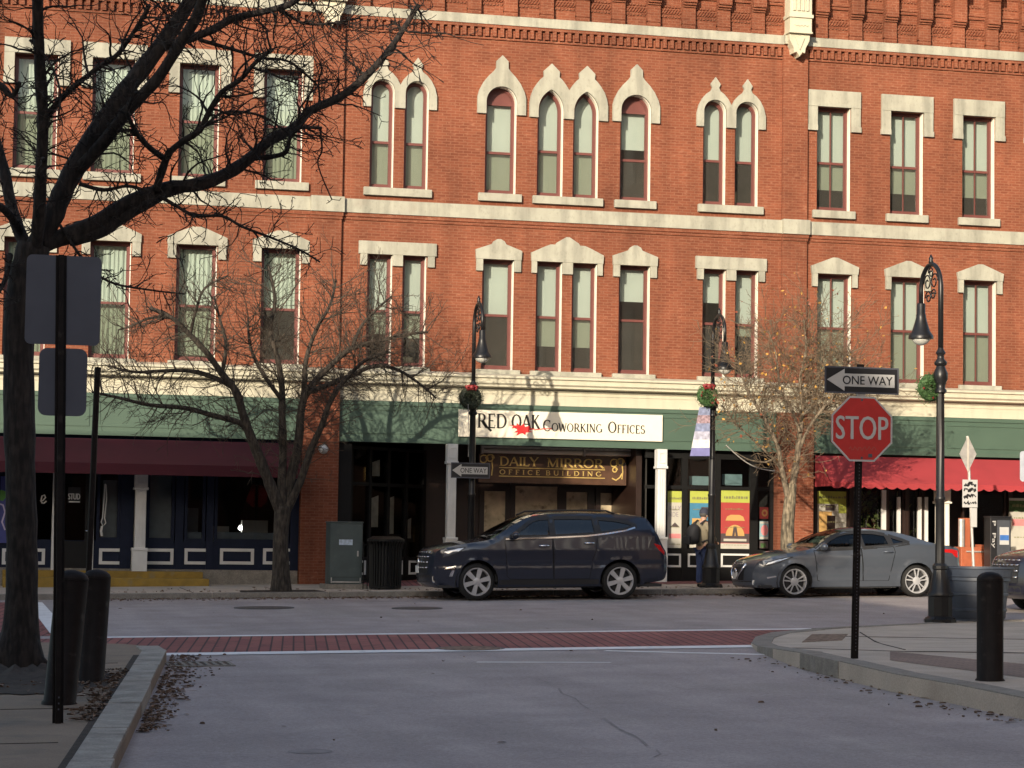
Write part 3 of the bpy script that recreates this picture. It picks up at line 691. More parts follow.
def shell(b, x0, x1, holes, lab=None):
    mb = MB(); wall_holes(mb, x0, x1, 5.5, 17.4, D, .16, holes)
    mb.quad((x0, D + 15, .3), (x0, D + .001, .3), (x0, D + .001, 17.4), (x0, D + 15, 17.4)); mb.quad((x1, D + .001, .3), (x1, D + 15, .3), (x1, D + 15, 17.4), (x1, D + .001, 17.4))
    mb.quad((x1, D + 15, .3), (x0, D + 15, .3), (x0, D + 15, 17.4), (x1, D + 15, 17.4))
    # raised strip at the right end of the front
    mb.build('brick_wall', MT['brick'], b)
    mb = MB(); mb.box(x0, x1, D - .1, D + 15, 17.4, 17.55); mb.build('roof', MT['blk'], b)
    mb = MB(); mb.box(x0 + .02, x1 - .02, D + 1.6, D + 1.65, 5.3, 17.3)
    for z in (5.3, 9.45, 13.9): mb.box(x0 + .02, x1 - .02, D + .18, D + 14.9, z, z + .15)
    mb.build('inner_partition', MT['room'], b)
def strip(b, x0, x1, zt=17.4):
    mb = MB(); mb.box(x0, x1, D - .10, D, 5.9, 9.52); mb.box(x0, x1, D - .10, D, 9.88, 14.18); mb.box(x0, x1, D - .10, D, 14.40, zt); mb.build('brick_pilaster', MT['brick'], b)
def bands(b, x0, x1, xs=None):
    e = xs if xs is not None else x1
    mb = MB(); mb.box(x0, e, D - .085, D, 9.535, 9.855)
    if xs is not None: mb.box(xs + .002, x1 + .05, D - .19, D, 9.52, 9.875)
    mb.box(x0, e, D - .11, D, 14.18, 14.40)
    if xs is not None: mb.box(xs + .002, x1, D - .21, D, 14.18, 14.40)
    mb.build('stone_band', MT['stone'], b)
    mb = MB(); mb.box(x0, e, D - .055, D, 9.445, 9.533); mb.box(x0, e, D - .028, D, 9.37, 9.443)
    if xs is not None: mb.box(xs + .003, x1 + .03, D - .155, D - .1, 9.43, 9.518); mb.box(xs + .003, x1 + .015, D - .13, D - .1, 9.36, 9.428)
    dentils(mb, x0, e)
    mb.build('brick_dentils', MT['brick'], b)
def cornice(b, x0, x1):
    mb = MB()
    prof = [(D - .02, 5.16), (52.24, 5.16), (52.24, 5.47), (52.20, 5.50), (52.20, 5.535), (52.02, 5.56), (52.02, 5.60), (51.97, 5.64), (51.97, 5.74), (51.91, 5.76), (51.91, 5.81), (D - .02, 5.90)]
    n = len(prof); v = [(x0, p[0], p[1]) for p in prof] + [(x1, p[0], p[1]) for p in prof]
    f = [(i, (i + 1) % n, n + (i + 1) % n, n + i) for i in range(n)] + [tuple(reversed(range(n))), tuple(range(n, 2 * n))]
    mb.add(v, f); mb.box(x0, x1, 52.225, 52.245, 5.40, 5.425); mb.build('shop_cornice', MT['cream'], b)
def fascia(b, x0, x1, panels):
    mb = MB(); mb.box(x0, x1, 52.20, 52.49, 4.22, 5.155); mb.box(x0, x1, 52.14, 52.198, 4.20, 4.30); mb.box(x0, x1, 52.17, 52.198, 5.06, 5.15)
    for a, c in panels:
        ring(mb, [(a, 4.40), (c, 4.40), (c, 4.98), (a, 4.98)], [(a + .035, 4.435), (c - .035, 4.435), (c - .035, 4.945), (a + .035, 4.945)], 52.182, 52.199)
    mb.build('shop_fascia', MT['green'], b)

LB = thing('brick_building', 'red brick building at the left with flat stone window heads, maroon awning and navy shopfront', 'building', (0, D, .8))
CB = thing('brick_building', 'red brick building in the middle with paired pointed arch windows and recessed office entrance', 'building', (14.4, D, .9))
RB = thing('brick_building', 'red brick building at the right with squared stone window hoods above a bright red awning', 'building', (26, D, 1.1))
Z1 = (10.15, 12.72); Z2 = (5.98, 8.59)
# --- middle building
CX0, CX1 = 8.655, 20.12
topw = [(9.30, 9.86, 'round'), (10.11, 10.68, 'round'), (12.06, 12.81, 'single'), (13.33, 13.96, 'gothic'), (14.21, 14.83, 'gothic'), (15.38, 16.14, 'single'), (17.47, 18.04, 'round'), (18.28, 18.87, 'round')]
low = [(9.30, 9.88), (10.13, 10.69), (12.04, 12.80), (13.35, 13.98), (14.23, 14.84), (15.39, 16.16), (17.49, 18.07), (18.32, 18.90)]
shell(CB, CX0, CX1, [(a, b, *Z1) for a, b, k in topw] + [(a, b, *Z2) for a, b in low])
strip(CB, 19.48, CX1); bands(CB, CX0, CX1, 19.48); corbels(CB, CX0 + .1, 19.4)
bl = [1, 1, 1, 1, 1, .52, .60, .58]
for (a, b_, k), q in zip(topw, bl):
    if k == 'single': win(CB, a, b_, *Z1, 'round', 12.34, blind=q, tymp=True, split=.54, muntin=False)
    else: win(CB, a, b_, *Z1, 'gothic' if k == 'gothic' else 'round', 12.22 if k == 'gothic' else 12.43, blind=q, split=.57)
for (a, b_), q in zip(low, [.72, .75, .53, .78, .78, .34, .32, .62]): win(CB, a, b_, *Z2, blind=q, split=.50)
hood(CB, [9.58, 10.395], OUT_R, .283, 12.05, 12.43, 12.715, 'round'); hood(CB, [17.755, 18.575], OUT_R, .29, 12.05, 12.43, 12.715, 'round')
hood(CB, [12.435], OUT_S, .375, 12.05, 12.34, 12.715, 'round'); hood(CB, [15.76], OUT_S, .38, 12.05, 12.34, 12.715, 'round')
hood(CB, [13.645, 14.52], OUT_G, .312, 12.03, 12.22, 12.715, 'gothic')
for a, b_ in ((9.16, 10.78), (11.90, 12.95), (13.22, 14.95), (15.24, 16.28), (17.34, 19.0)): sill(CB, a, b_, 10.155)
for a, b_ in ((9.16, 10.80), (11.90, 12.97), (13.22, 14.96), (15.24, 16.3), (17.36, 19.04)): sill(CB, a, b_, 5.985, .16)
ZL = 8.59
for c in (12.42, 15.775):
    P = [(c - .55, ZL), (c + .55, ZL), (c + .56, ZL + .22), (c + .17, ZL + .36), (c + .13, ZL + .43), (c + .04, ZL + .48), (c - .04, ZL + .48), (c - .13, ZL + .43), (c - .17, ZL + .36), (c - .56, ZL + .22)]
    lintel(CB, P, [(c - .54, c - .38, 8.31, ZL), (c + .38, c + .54, 8.31, ZL)])
c = 14.095
P = [(c - .88, ZL), (c + .88, ZL), (c + .89, ZL + .20), (c + .55, ZL + .36), (c + .42, ZL + .41), (c + .30, ZL + .41), (c + .27, ZL + .46), (c + .04, ZL + .60), (c - .04, ZL + .60), (c - .27, ZL + .46), (c - .30, ZL + .41), (c - .42, ZL + .41), (c - .55, ZL + .36), (c - .89, ZL + .20)]
lintel(CB, P, [(c - .87, c - .745, 8.31, ZL), (c + .745, c + .87, 8.31, ZL), (c - .115, c + .135, 8.31, ZL)])
for c, h in ((9.995, .92), (18.195, .90)):
    lintel(CB, [(c - h, ZL), (c + h, ZL), (c + h, ZL + .30), (c - h, ZL + .30)], [(c - h + .04, c - h + .20, 8.33, ZL), (c + h - .20, c + h - .04, 8.33, ZL), (c - .115, c + .125, 8.33, ZL)])
# --- left building
LX0, LX1 = -7.0, 8.65
lt = [(-5.1, -4.15), (-3.3, -2.36), (-1.0, -.06), (1.16, 2.12), (2.89, 3.85), (4.86, 5.77), (6.80, 7.70)]
l2 = [(-5.1, -4.15), (-3.3, -2.36), (-1.0, -.06), (1.05, 1.98), (2.95, 3.85), (4.88, 5.80), (6.83, 7.73)]
ZLT = (10.17, 12.80); ZL2 = (5.95, 8.62)
shell(LB, LX0, LX1, [(a, b_, *ZLT) for a, b_ in lt] + [(a, b_, *ZL2) for a, b_ in l2])
strip(LB, 7.92, LX1); bands(LB, LX0, LX1, 7.92); corbels(LB, LX0, 7.85)
for i, (a, b_) in enumerate(lt): win(LB, a, b_, *ZLT, blind=.98, curtain=True, split=.5); sill(LB, a - .17, b_ + .17, 10.175)
for i, (a, b_) in enumerate(l2): win(LB, a, b_, *ZL2, blind=[.9, .5, .7, .98, .98, .97, .55][i], curtain=True, split=.52); sill(LB, a - .15, b_ + .15, 5.955, .16)
for a, b_ in lt:
    lintel(LB, [(a - .25, 12.80), (b_ + .25, 12.80), (b_ + .25, 13.14), (a - .25, 13.14)], [(a - .25, a - .02, 12.12, 12.80), (b_ + .02, b_ + .25, 12.12, 12.80)], feet=[(a - .262, a - .015, 12.10, 12.24), (b_ + .015, b_ + .262, 12.10, 12.24)])
for a, b_ in l2:
    c = (a + b_) / 2; h = (b_ - a) / 2 + .22
    lintel(LB, [(c - h, 8.62), (c + h, 8.62), (c + h, 8.80), (c + .12, 9.03), (c - .12, 9.03), (c - h, 8.80)], [(c - h + .01, a - .02, 8.30, 8.62), (b_ + .02, c + h - .01, 8.30, 8.62)])
# --- right building
RX0, RX1 = 20.125, 42.0
rt = [(20.40 + i * 1.925, 21.265 + i * 1.925) for i in range(11)]
shell(RB, RX0, RX1, [(a, b_, *Z1) for a, b_ in rt] + [(a + .03, b_ + .04, *Z2) for a, b_ in rt])
bands(RB, RX0, RX1); corbels(RB, RX0 + .02, RX1, True)
for i, (a, b_) in enumerate(rt):
    win(RB, a, b_, *Z1, blind=.80, split=.53, muntin=True); sill(RB, a - .12, b_ + .12, 10.155)
    win(RB, a + .03, b_ + .04, *Z2, blind=.98 if i % 3 else .90, split=.50, muntin=True); sill(RB, a - .1, b_ + .17, 5.985, .17)
    lintel(RB, [(a - .25, 12.72), (b_ + .25, 12.72), (b_ + .25, 13.12), (a - .25, 13.12)], [(a - .25, a - .01, 12.13, 12.72), (b_ + .01, b_ + .25, 12.13, 12.72)], feet=[(a - .265, a - .008, 12.12, 12.25), (b_ + .008, b_ + .265, 12.12, 12.25)])
    c = (a + b_) / 2 + .035; h = .60
    lintel(RB, [(c - h, 8.60), (c + h, 8.60), (c + h + .02, 8.78), (c + .06, 9.0), (c - .06, 9.0), (c - h - .02, 8.78)], [(c - h + .01, c - .45, 8.28, 8.60), (c + .45, c + h - .01, 8.28, 8.60)])
# ornamental end brackets under the roof line
def bracket(b, x0, x1):
    mb = MB(); c = (x0 + x1) / 2; h = (x1 - x0) / 2
    mb.box(x0, x1, D - .48, D - .1, 14.42, 15.5); mb.box(x0 - .05, x1 + .05, D - .56, D - .1, 15.5, 17.4)
    mb.box(x0 - .03, x1 + .03, D - .52, D - .1, 14.78, 14.86); mb.box(x0 - .02, x1 + .02, D - .50, D - .1, 14.40, 14.44)
    mb.prism([(c - h * .95, 14.40), (c - h * .9, 14.24), (c - h * .55, 14.05), (c - h * .5, 13.93), (c - h * .25, 13.95), (c, 13.84), (c + h * .25, 13.95), (c + h * .5, 13.93), (c + h * .55, 14.05), (c + h * .9, 14.24), (c + h * .95, 14.40)], D - .40, D - .1)
    for k in range(4): mb.box(c - h * .75 + k * h * .4, c - h * .75 + k * h * .4 + h * .22, D - .52, D - .48, 14.95, 15.4)
    mb.prism([(c - .12, 14.3), (c, 14.0), (c + .12, 14.3)], D - .43, D - .4)
    for k in range(4): mb.prism([(c - .17 + k * .09, 14.6), (c - .12 + k * .09, 14.565), (c - .08 + k * .09, 14.6), (c - .12 + k * .09, 14.635)], D - .50, D - .48)
    mb.build('scroll_bracket', MT['cream'], b)
bracket(CB, 19.50, 20.06); bracket(LB, 8.02, 8.60)
# --- shop level: cornice, fascia
cornice(LB, LX0, 8.652)
cornice(CB, 8.658, 20.216); cornice(RB, 20.22, RX1)
fascia(LB, LX0, 7.78, [(-4 + i * 2.4, -1.8 + i * 2.4) for i in range(5)])
fascia(CB, 8.66, 19.28, [(8.85, 10.75), (16.2, 19.1)]); fascia(RB, 20.22, RX1, [(20.5 + i * 3.2, 23.5 + i * 3.2) for i in range(6)])
def pier(b, x0, x1, zt):
    mb = MB(); zb = gz(x0, 52) - .1; mb.box(x0, x1, 52.08, D + .3, zb, zt); mb.build('brick_pier', MT['brick'], b)
pier(LB, 7.79, 8.64, 5.53); pier(CB, 19.29, 20.20, 5.155)
# ------------------------------------------------------------------ shop fronts
def awning(b, x0, x1, yt, zt, yb, zb, val, mat, scallop=False):
    mb = MB(); t = .02
    mb.add([(x0, yt, zt), (x1, yt, zt), (x1, yb, zb), (x0, yb, zb), (x0, yt, zt - t), (x1, yt, zt - t), (x1, yb + .01, zb - t), (x0, yb + .01, zb - t)], [(3, 2, 1, 0), (4, 5, 6, 7), (0, 1, 5, 4), (1, 2, 6, 5), (2, 3, 7, 6), (3, 0, 4, 7)])
    for x in (x0, x1): mb.add([(x, yt, zt), (x, yb, zb), (x, yb, zb - val), (x, yt, zb - val)], [(0, 1, 2, 3)])
    o = mb.build('awning', mat, b)
    v = MB()
    if scallop:
        n = round((x1 - x0) / .28); p = (x1 - x0) / n
        for i in range(n):
            a = x0 + i * p; P = [(a, zb)] + [(a + p * k / 6, zb - val - .055 * math.sin(math.pi * k / 6)) for k in range(7)] + [(a + p, zb)]
            v.prism(P, yb - .006, yb)
    else: v.box(x0, x1, yb - .008, yb, zb - val, zb)
    v.build('valance', mat, o)
    return o
def bx(mb, pa, pb, Y, d=.06):       # a box on a front plane, given by two opposite corners measured on the photograph
    a, b = W(*pa, Y), W(*pb, Y); mb.box(min(a.x, b.x), max(a.x, b.x), Y, Y + d, min(a.z, b.z), max(a.z, b.z)); return mb
def pl(mb, pa, pb, Y, mi=0):
    a, b = W(*pa, Y), W(*pb, Y); mb.quad((a.x, Y, min(a.z, b.z)), (b.x, Y, min(a.z, b.z)), (b.x, Y, max(a.z, b.z)), (a.x, Y, max(a.z, b.z)), mi)
def framed(b, X0, X1, Za, Zb, Y, mat='white', w=.05):
    mb = MB(); ring(mb, [(X0, Za), (X1, Za), (X1, Zb), (X0, Zb)], [(X0 + w, Za + w), (X1 - w, Za + w), (X1 - w, Zb - w), (X0 + w, Zb - w)], Y - .02, Y); mb.build('panel_moulding', MT[mat], b)
def shop_window(b, X0, X1, Za, Zb, Y, mat='navy', trans=None, fw=.07, gl='shopglass'):
    mb = MB(); ring(mb, [(X0, Za), (X1, Za), (X1, Zb), (X0, Zb)], [(X0 + fw, Za + fw), (X1 - fw, Za + fw), (X1 - fw, Zb - fw), (X0 + fw, Zb - fw)], Y, Y + .10)
    if trans: mb.box(X0 + fw, X1 - fw, Y + .01, Y + .09, trans - .035, trans + .035)
    w = mb.build('shop_window', MT[mat], b)
    p = MB(); p.quad((X0 + fw, Y + .05, Za + fw), (X1 - fw, Y + .05, Za + fw), (X1 - fw, Y + .05, Zb - fw), (X0 + fw, Y + .05, Zb - fw)); p.build('pane', MT[gl], w)
    return w
SOFF = 4.36
# dark rooms behind the shop windows, with ceilings
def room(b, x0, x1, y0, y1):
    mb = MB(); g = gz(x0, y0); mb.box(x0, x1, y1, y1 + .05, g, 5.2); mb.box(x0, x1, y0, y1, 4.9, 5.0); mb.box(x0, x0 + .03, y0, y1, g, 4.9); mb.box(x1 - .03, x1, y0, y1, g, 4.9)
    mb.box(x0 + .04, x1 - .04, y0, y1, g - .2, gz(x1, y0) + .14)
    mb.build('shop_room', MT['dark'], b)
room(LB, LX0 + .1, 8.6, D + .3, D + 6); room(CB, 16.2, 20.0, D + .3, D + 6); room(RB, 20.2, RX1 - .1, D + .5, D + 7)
# -- left shop
awning(LB, LX0, 7.62, 52.12, 4.12, 51.05, WZ(100, 463, 51.05), .24, MT['awn_d'])
Y = 52.34
zk0, zk1, ztop = WZ(150, 569, Y), WZ(150, 541, Y), 4.18
mb = MB(); mb.box(LX0, 7.78, Y + .02, Y + .3, zk0, zk1); mb.box(LX0, 7.78, Y + .0, Y + .32, 3.75, 4.2)
for px in ((176, 184), (207, 214), (121, 134), (-8, 0), (291, 304)):
    a, b_ = WX(px[0], 500, Y), WX(px[1], 500, Y); mb.box(a, b_, Y - .02, Y + .2, zk0, 3.75)
mb.build('shopfront_frame', MT['navy'], LB)
mb = MB(); mb.box(LX0, 7.78, Y - .03, Y + .3, gz(0, Y), zk0); mb.build('shop_plinth', MT['granite'], LB)
for a, b_ in ((-40, -10), (0, 20), (22, 33), (97, 121), (147, 175), (185, 206), (215, 290)):
    shop_window(LB, WX(a, 500, Y), WX(b_, 500, Y), zk1, 3.76, Y + .03)
for a, b_ in ((2, 20), (22, 45), (99, 132), (143, 173.5), (184.5, 209), (220, 254), (263, 296)):
    framed(LB, WX(a, 555, Y), WX(b_, 555, Y), WZ((a + b_) / 2, 564.5, Y), WZ((a + b_) / 2, 548.5, Y), Y + .015, 'greywhite', .07)
# door with pale posts
dx0, dx1 = WX(52, 520, Y), WX(94, 520, Y)
mb = MB(); mb.box(dx0, dx0 + .06, Y - .05, Y + .1, zk0 - .05, 3.6); mb.box(dx1 - .08, dx1, Y - .05, Y + .1, zk0 - .05, 3.75); d = mb.build('door_frame', MT['greywhite'], LB)
mb = MB(); ring(mb, [(dx0 + .06, zk0), (dx1 - .08, zk0), (dx1 - .08, 3.6), (dx0 + .06, 3.6)], [(dx0 + .2, zk0 + .6), (dx1 - .2, zk0 + .6), (dx1 - .2, 3.45), (dx0 + .2, 3.45)], Y, Y + .05); d = mb.build('door', MT['blk'], LB)
mb = MB(); mb.quad((dx0 + .2, Y + .02, zk0 + .6), (dx1 - .2, Y + .02, zk0 + .6), (dx1 - .2, Y + .02, 3.45), (dx0 + .2, Y + .02, 3.45)); mb.build('pane', MT['shopglass'], d)
mb = MB(); p = W(90, 531, Y); mb.tube([(p.x - .1, Y - .06, p.z), (p.x + .04, Y - .06, p.z), (p.x + .04, Y, p.z)], .018); mb.build('handle', MT['chrome'], d)
# blinds and low curtains inside the left shop
mb = MB(); pl(mb, (148, 475), (174, 541), Y + .2); pl(mb, (103, 480), (120, 541), Y + .2); mb.build('roller_blind', M('shop_blind', (.20, .22, .23), rough=.8), LB)
mb = MB(); pl(mb, (185, 532), (206, 542), Y + .2); pl(mb, (215, 532), (291, 542), Y + .2); mb.build('low_curtain', M('low_curtain', (.16, .19, .22), rough=.9), LB)
lt_ = MB(); p = W(243, 528, 54.5); lt_.lathe([(.01, -.08), (.09, -.05), (.12, 0), (.09, .05), (.01, .08)], p, 10); lt_.build('lit_lamp', emis('shop_lamp', (1, .95, .85), 6), LB)
mb = MB(); a = W(253, 531, 54.3); mb.box(a.x - .25, a.x + .35, 54.3, 54.6, a.z - .5, a.z + .25); mb.box(a.x - 1.1, a.x - .6, 54.0, 54.5, a.z - .5, a.z + .1); mb.build('shop_counter', MT['greywhite'], LB)
mb = MB(); pl(mb, (187, 508), (198, 532), 53.5); mb.build('notice_card', M('notice_card', (.18, .2, .22)), LB)
# small signs: lettering in the left door and the shop window
t = thing('window_sign', 'small dark sign with white capitals hung in the left shop door', 'sign', tuple(W(75, 495, Y - .01)))
mb = MB(); mb.box(*[WX(68, 495, Y), WX(80.5, 495, Y)], Y - .012, Y - .002, WZ(75, 503, Y), WZ(75, 487, Y)); mb.build('board', MT['signblack'], t)
mb = MB(); text_on(mb, 'STUD', WX(68.4, 495, Y), WX(80, 495, Y), WZ(74, 499.5, Y), WZ(74, 493.5, Y), Y - .016, bold=.006); mb.box(WX(69, 495, Y), WX(80, 495, Y), Y - .016, Y - .0125, WZ(75, 502.4, Y), WZ(75, 501.2, Y)); mb.build('lettering', MT['greywhite'], t)
mb = MB(); P = [(40, 501), (43, 500.5), (45.5, 497.5), (44.5, 495), (42, 496), (41, 500), (42, 503), (44, 503.2), (46.5, 501)]
ribbon(mb, [(WX(*q, Y), WZ(*q, Y)) for q in P], .03, Y - .0); o = mb.build('window_lettering', MT['white'], None); tag(o, 'white handwritten letter e on the dark shop window behind the big tree', 'lettering')
t = thing('poster', 'blue and purple poster with a green patch in the leftmost shop window', 'poster', tuple(W(2, 520, Y)))
mb = MB(); bx(mb, (-12, 476), (7.5, 543), Y - .012, .008); mb.build('sheet', M('poster_blue', (.05, .06, .24)), t)
mb = MB(); P = [(-6, 499), (3, 501), (7, 496), (7, 492), (2, 490), (-6, 491)]; mb.prism([(WX(*q, Y), WZ(*q, Y)) for q in P], Y - .018, Y - .0125); mb.build('green_shape', M('poster_green', (.10, .30, .05)), t)
mb = MB(); ribbon(mb, [(WX(*q, Y), WZ(*q, Y)) for q in ((-3, 503), (3, 505), (5, 512), (2, 522), (5, 530))], .035, Y - .0125); mb.build('pale_lines', M('poster_pale', (.5, .45, .6)), t)
# necklace-like white outline on the window right of the door
mb = MB()
ribbon(mb, [(WX(*q, Y), WZ(*q, Y)) for q in ((105, 484), (104, 500), (102.5, 518), (101, 522), (103, 526), (106, 523), (104.5, 518), (106.5, 500), (106, 485), (105, 484))], .022, Y)
ribbon(mb, [(WX(*q, Y), WZ(*q, Y)) for q in ((102, 526), (101, 531), (102, 536))], .05, Y)
o = mb.build('window_drawing', MT['greywhite'], None); tag(o, 'thin white necklace drawing on the window right of the left shop door', 'drawing')
# yellow steps under the left shop
t = thing('front_step', 'two worn yellow painted steps before the left shop door', 'steps', (3.6, 51.6, gz(3.6, 51.6) + KH))
xa, xb, xc = 1.2, WX(203, 576, 51.75), WX(209, 582, 51.4)
zs2 = WZ(160, 571.5, 51.75); zs1 = WZ(160, 578.5, 51.4)
mb = MB(); mb.box(xa, xb, 51.75, 52.30, gz(3, 51), zs2); mb.build('upper_tread', MT['yellow'], t, bevel=.02)
mb = MB(); mb.box(xa, xc, 51.35, 51.748, gz(3, 51), zs1); mb.build('lower_tread', MT['yellow'], t, bevel=.02)
# white column of the left shop
def column(b, px, pw, Y, ztop, base_h=.95, mat='greywhite'):
    x = WX(px, 520, Y); w = pw / 2; g = gz(x, Y) + KH
    mb = MB(); mb.box(x - w * .72, x + w * .72, Y, Y + w * 1.5, g, ztop)
    for k in (-.42, 0, .42): mb.box(x + w * k - .018, x + w * k + .018, Y - .012, Y, g + base_h + .1, ztop - .5)
    mb.box(x - w * .86, x + w * .86, Y - .03, Y + w * 1.6, ztop - .40, ztop); mb.box(x - w * .98, x + w * .98, Y - .05, Y + w * 1.7, ztop - .46, ztop - .402)
    ring(mb, [(x - w * .6, ztop - .34), (x + w * .6, ztop - .34), (x + w * .6, ztop - .06), (x - w * .6, ztop - .06)], [(x - w * .4, ztop - .29), (x + w * .4, ztop - .29), (x + w * .4, ztop - .11), (x - w * .4, ztop - .11)], Y - .042, Y - .03)
    mb.box(x - w, x + w, Y - .04, Y + w * 1.8, g, g + base_h); mb.box(x - w * 1.05, x + w * 1.05, Y - .06, Y + w * 1.85, g + base_h, g + base_h + .06)
    mb.build('column', MT[mat], b, bevel=.006)
column(LB, 140.5, .33, 51.85, 3.45, .78)
# lamp on the left pier
p = W(323.5, 449, 52.06); t = thing('wall_light', 'round white wall light on the brick pier between left and middle shops', 'light', tuple(p))
mb = MB(); mb.lathe([(.01, -.08), (.065, -.07), (.08, -.04), (.085, 0)], p, 20, 'y'); mb.build('globe', MT['greywhite'], t, smooth=True)
mb = MB(); mb.lathe([(.10, -.03), (.11, -.015), (.11, .02)], p, 20, 'y'); mb.build('backplate', MT['galv'], t)
# -- middle shop: recessed left bay, entrance, right bay with posters
mb = MB(); mb.box(8.66, 19.28, 52.50, 55.2, SOFF - .06, SOFF); mb.box(8.66, 19.28, 52.26, 53.9, SOFF, 5.1); mb.build('soffit', M('soffit_plaster', (.30, .28, .25), rough=.9), CB)
mb = MB(); mb.box(8.66, 8.98, 52.30, 52.6, .6, SOFF - .06); mb.build('corner_post', MT['blk'], CB)
def glaz(b, A, B, n, z0, zk, z1, trans, mat='blk', lights=None):
    A = Vector(A); B = Vector(B); d = (B - A); L = d.length; u = d / L; nn = Vector((u.y, -u.x))
    def wall(mb, s0, s1, za, zb, th, off=0):
        p, q = A + u * s0, A + u * s1; o = nn * (th / 2); pts = [p + o + nn * off, q + o + nn * off, q - o + nn * off, p - o + nn * off]
        mb.slab([(k.x, k.y) for k in pts], lambda x, y: zb, lambda x, y: za)
    fr = MB(); w = .09
    for i in range(n + 1): s = (L - w) * i / n; wall(fr, s, s + w, z0, z1, .12)
    for i in range(n):
        s0 = (L - w) * i / n + w + .002; s1 = (L - w) * (i + 1) / n - .002
        wall(fr, s0, s1, trans - .04, trans + .04, .10); wall(fr, s0, s1, z1 - .07, z1, .10); wall(fr, s0, s1, z0, zk, .09)
    f = fr.build('shopfront_frame', MT[mat], b)
    for i in range(n):
        s0 = (L - w) * i / n + w; s1 = (L - w) * (i + 1) / n; p, q = A + u * s0, A + u * s1
        g = MB(); g.quad((p.x, p.y, zk), (q.x, q.y, zk), (q.x, q.y, z1 - .07), (p.x, p.y, z1 - .07)); g.build('pane', MT['shopglass'], f)
        m = MB(); e = nn * .055; wd = .05; a0, a1 = s0 + .08, s1 - .08
        if a1 - a0 > .2:
            wall(m, a0, a1, z0 + .14, z0 + .19, .02, .055); wall(m, a0, a1, zk - .13, zk - .08, .02, .055); wall(m, a0, a0 + .05, z0 + .192, zk - .132, .02, .055); wall(m, a1 - .05, a1, z0 + .192, zk - .132, .02, .055)
            m.build('panel_moulding', MT['greywhite'], b)
    return f
glaz(CB, (8.98, 52.65), (11.15, 54.55), 4, 1.0, 1.55, 4.13, 3.25)
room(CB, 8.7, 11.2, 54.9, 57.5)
mb = MB(); mb.box(9.55, 9.95, 54.4, 54.42, 2.0, 3.9); mb.box(10.25, 10.5, 55.0, 55.02, 1.9, 3.0); mb = MB(); A_ = Vector((8.98, 52.65)); u_ = (Vector((11.15, 54.55)) - A_).normalized(); n_ = Vector((-u_.y, u_.x)) * .08
for s0, s1, z0_, z1_ in ((.95, 1.25, 3.45, 3.85), (.92, 1.22, 2.25, 3.0), (1.55, 1.82, 2.1, 3.0), (2.3, 2.5, 2.0, 2.5)):
    p, q = A_ + u_ * s0 + n_, A_ + u_ * s1 + n_; mb.quad((p.x, p.y, z0_), (q.x, q.y, z0_), (q.x, q.y, z1_), (p.x, p.y, z1_ - .08))
mb.build('hanging_poster', M('pale_card', (.72, .71, .62), var=.3, scale=4), CB)
mb = MB(); mb.box(9.2, 11.0, 55.4, 55.8, 1.0, 1.9); mb.box(10.3, 11.0, 55.0, 55.3, 1.9, 2.1); mb.build('shop_counter', M('counter_wood', (.10, .09, .08)), CB)
for px in (451.5,): column(CB, px, .28, 52.0, 4.195, 1.0)
column(CB, 661.5, .28, 52.0, 4.195, 1.0)
# entrance
YE = 54.7
mb = MB(); mb.box(11.16, 16.05, YE, YE + .15, .9, SOFF - .06); mb.box(15.9, 16.04, 52.6, YE, .9, SOFF - .06); mb.build('entrance_wall', MT['brown'], CB)
MT['tan'] = M('tan_painted_reflection', (.46, .38, .25), rough=.3, var=.35, scale=3.5, dirt=((.13, .10, .06), 5, .58))  # tan blotches paint the reflected lit building into the door glass
for k, (a, b_, c_, d_) in enumerate(((484, 491, 504, 560), (515, 486, 556, 560), (566, 492, 586, 560), (600, 493, 620, 560))):
    A, B_ = W(a, c_ * 0 + b_, YE), W(c_, d_, YE)
    mb = MB(); ring(mb, [(A.x - .12, B_.z - .3), (B_.x + .12, B_.z - .3), (B_.x + .12, A.z + .12), (A.x - .12, A.z + .12)], [(A.x, B_.z), (B_.x, B_.z), (B_.x, A.z), (A.x, A.z)], YE - .06, YE - .002); d = mb.build('entrance_door' if k != 1 else 'entrance_window', MT['brown'], CB)
    mb = MB(); mb.quad((A.x, YE - .03, B_.z), (B_.x, YE - .03, B_.z), (B_.x, YE - .03, A.z), (A.x, YE - .03, A.z)); mb.build('pane', MT['tan'], d)
    if k != 1: mb = MB(); mb.tube([(B_.x + .06, YE - .1, 1.9), (B_.x + .06, YE - .1, 2.3)], .02); mb.build('handle', MT['gold'], d)
# right bay
YB = 52.36
glaz_z = (gz(17, YB) + KH, WZ(710, 549, YB), SOFF - .06, WZ(710, 487.5, YB))
mb = MB(); x0, x1 = 16.06, 19.28
for px in ((664, 667.5), (682, 687.5), (713.5, 720.5), (750, 758), (769, 775)):
    a, b_ = WX(px[0], 500, YB), WX(px[1], 500, YB); mb.box(a, b_, YB, YB + .12, glaz_z[0], glaz_z[2])
mb.box(x0, x1, YB + .02, YB + .1, glaz_z[0], glaz_z[1]); mb.box(x0, x1, YB - .01, YB + .11, glaz_z[3] - .05, glaz_z[3] + .03); mb.box(x0, x1, YB + .01, YB + .09, glaz_z[2] - .3, glaz_z[2])
f = mb.build('shopfront_frame', MT['blk'], CB)
for a, b_ in ((667.5, 682), (687.5, 713.5), (720.5, 750), (758, 769)):
    g = MB(); pl(g, (a, 455), (b_, 549), YB + .05); g.build('pane', MT['shopglass'], f)
for a, b_ in ((666, 681), (688, 712), (721, 749)):
    framed(CB, WX(a, 560, YB), WX(b_, 560, YB), WZ(a, 567, YB), WZ(a, 553.5, YB), YB - .002 + .02, 'greywhite', .045)
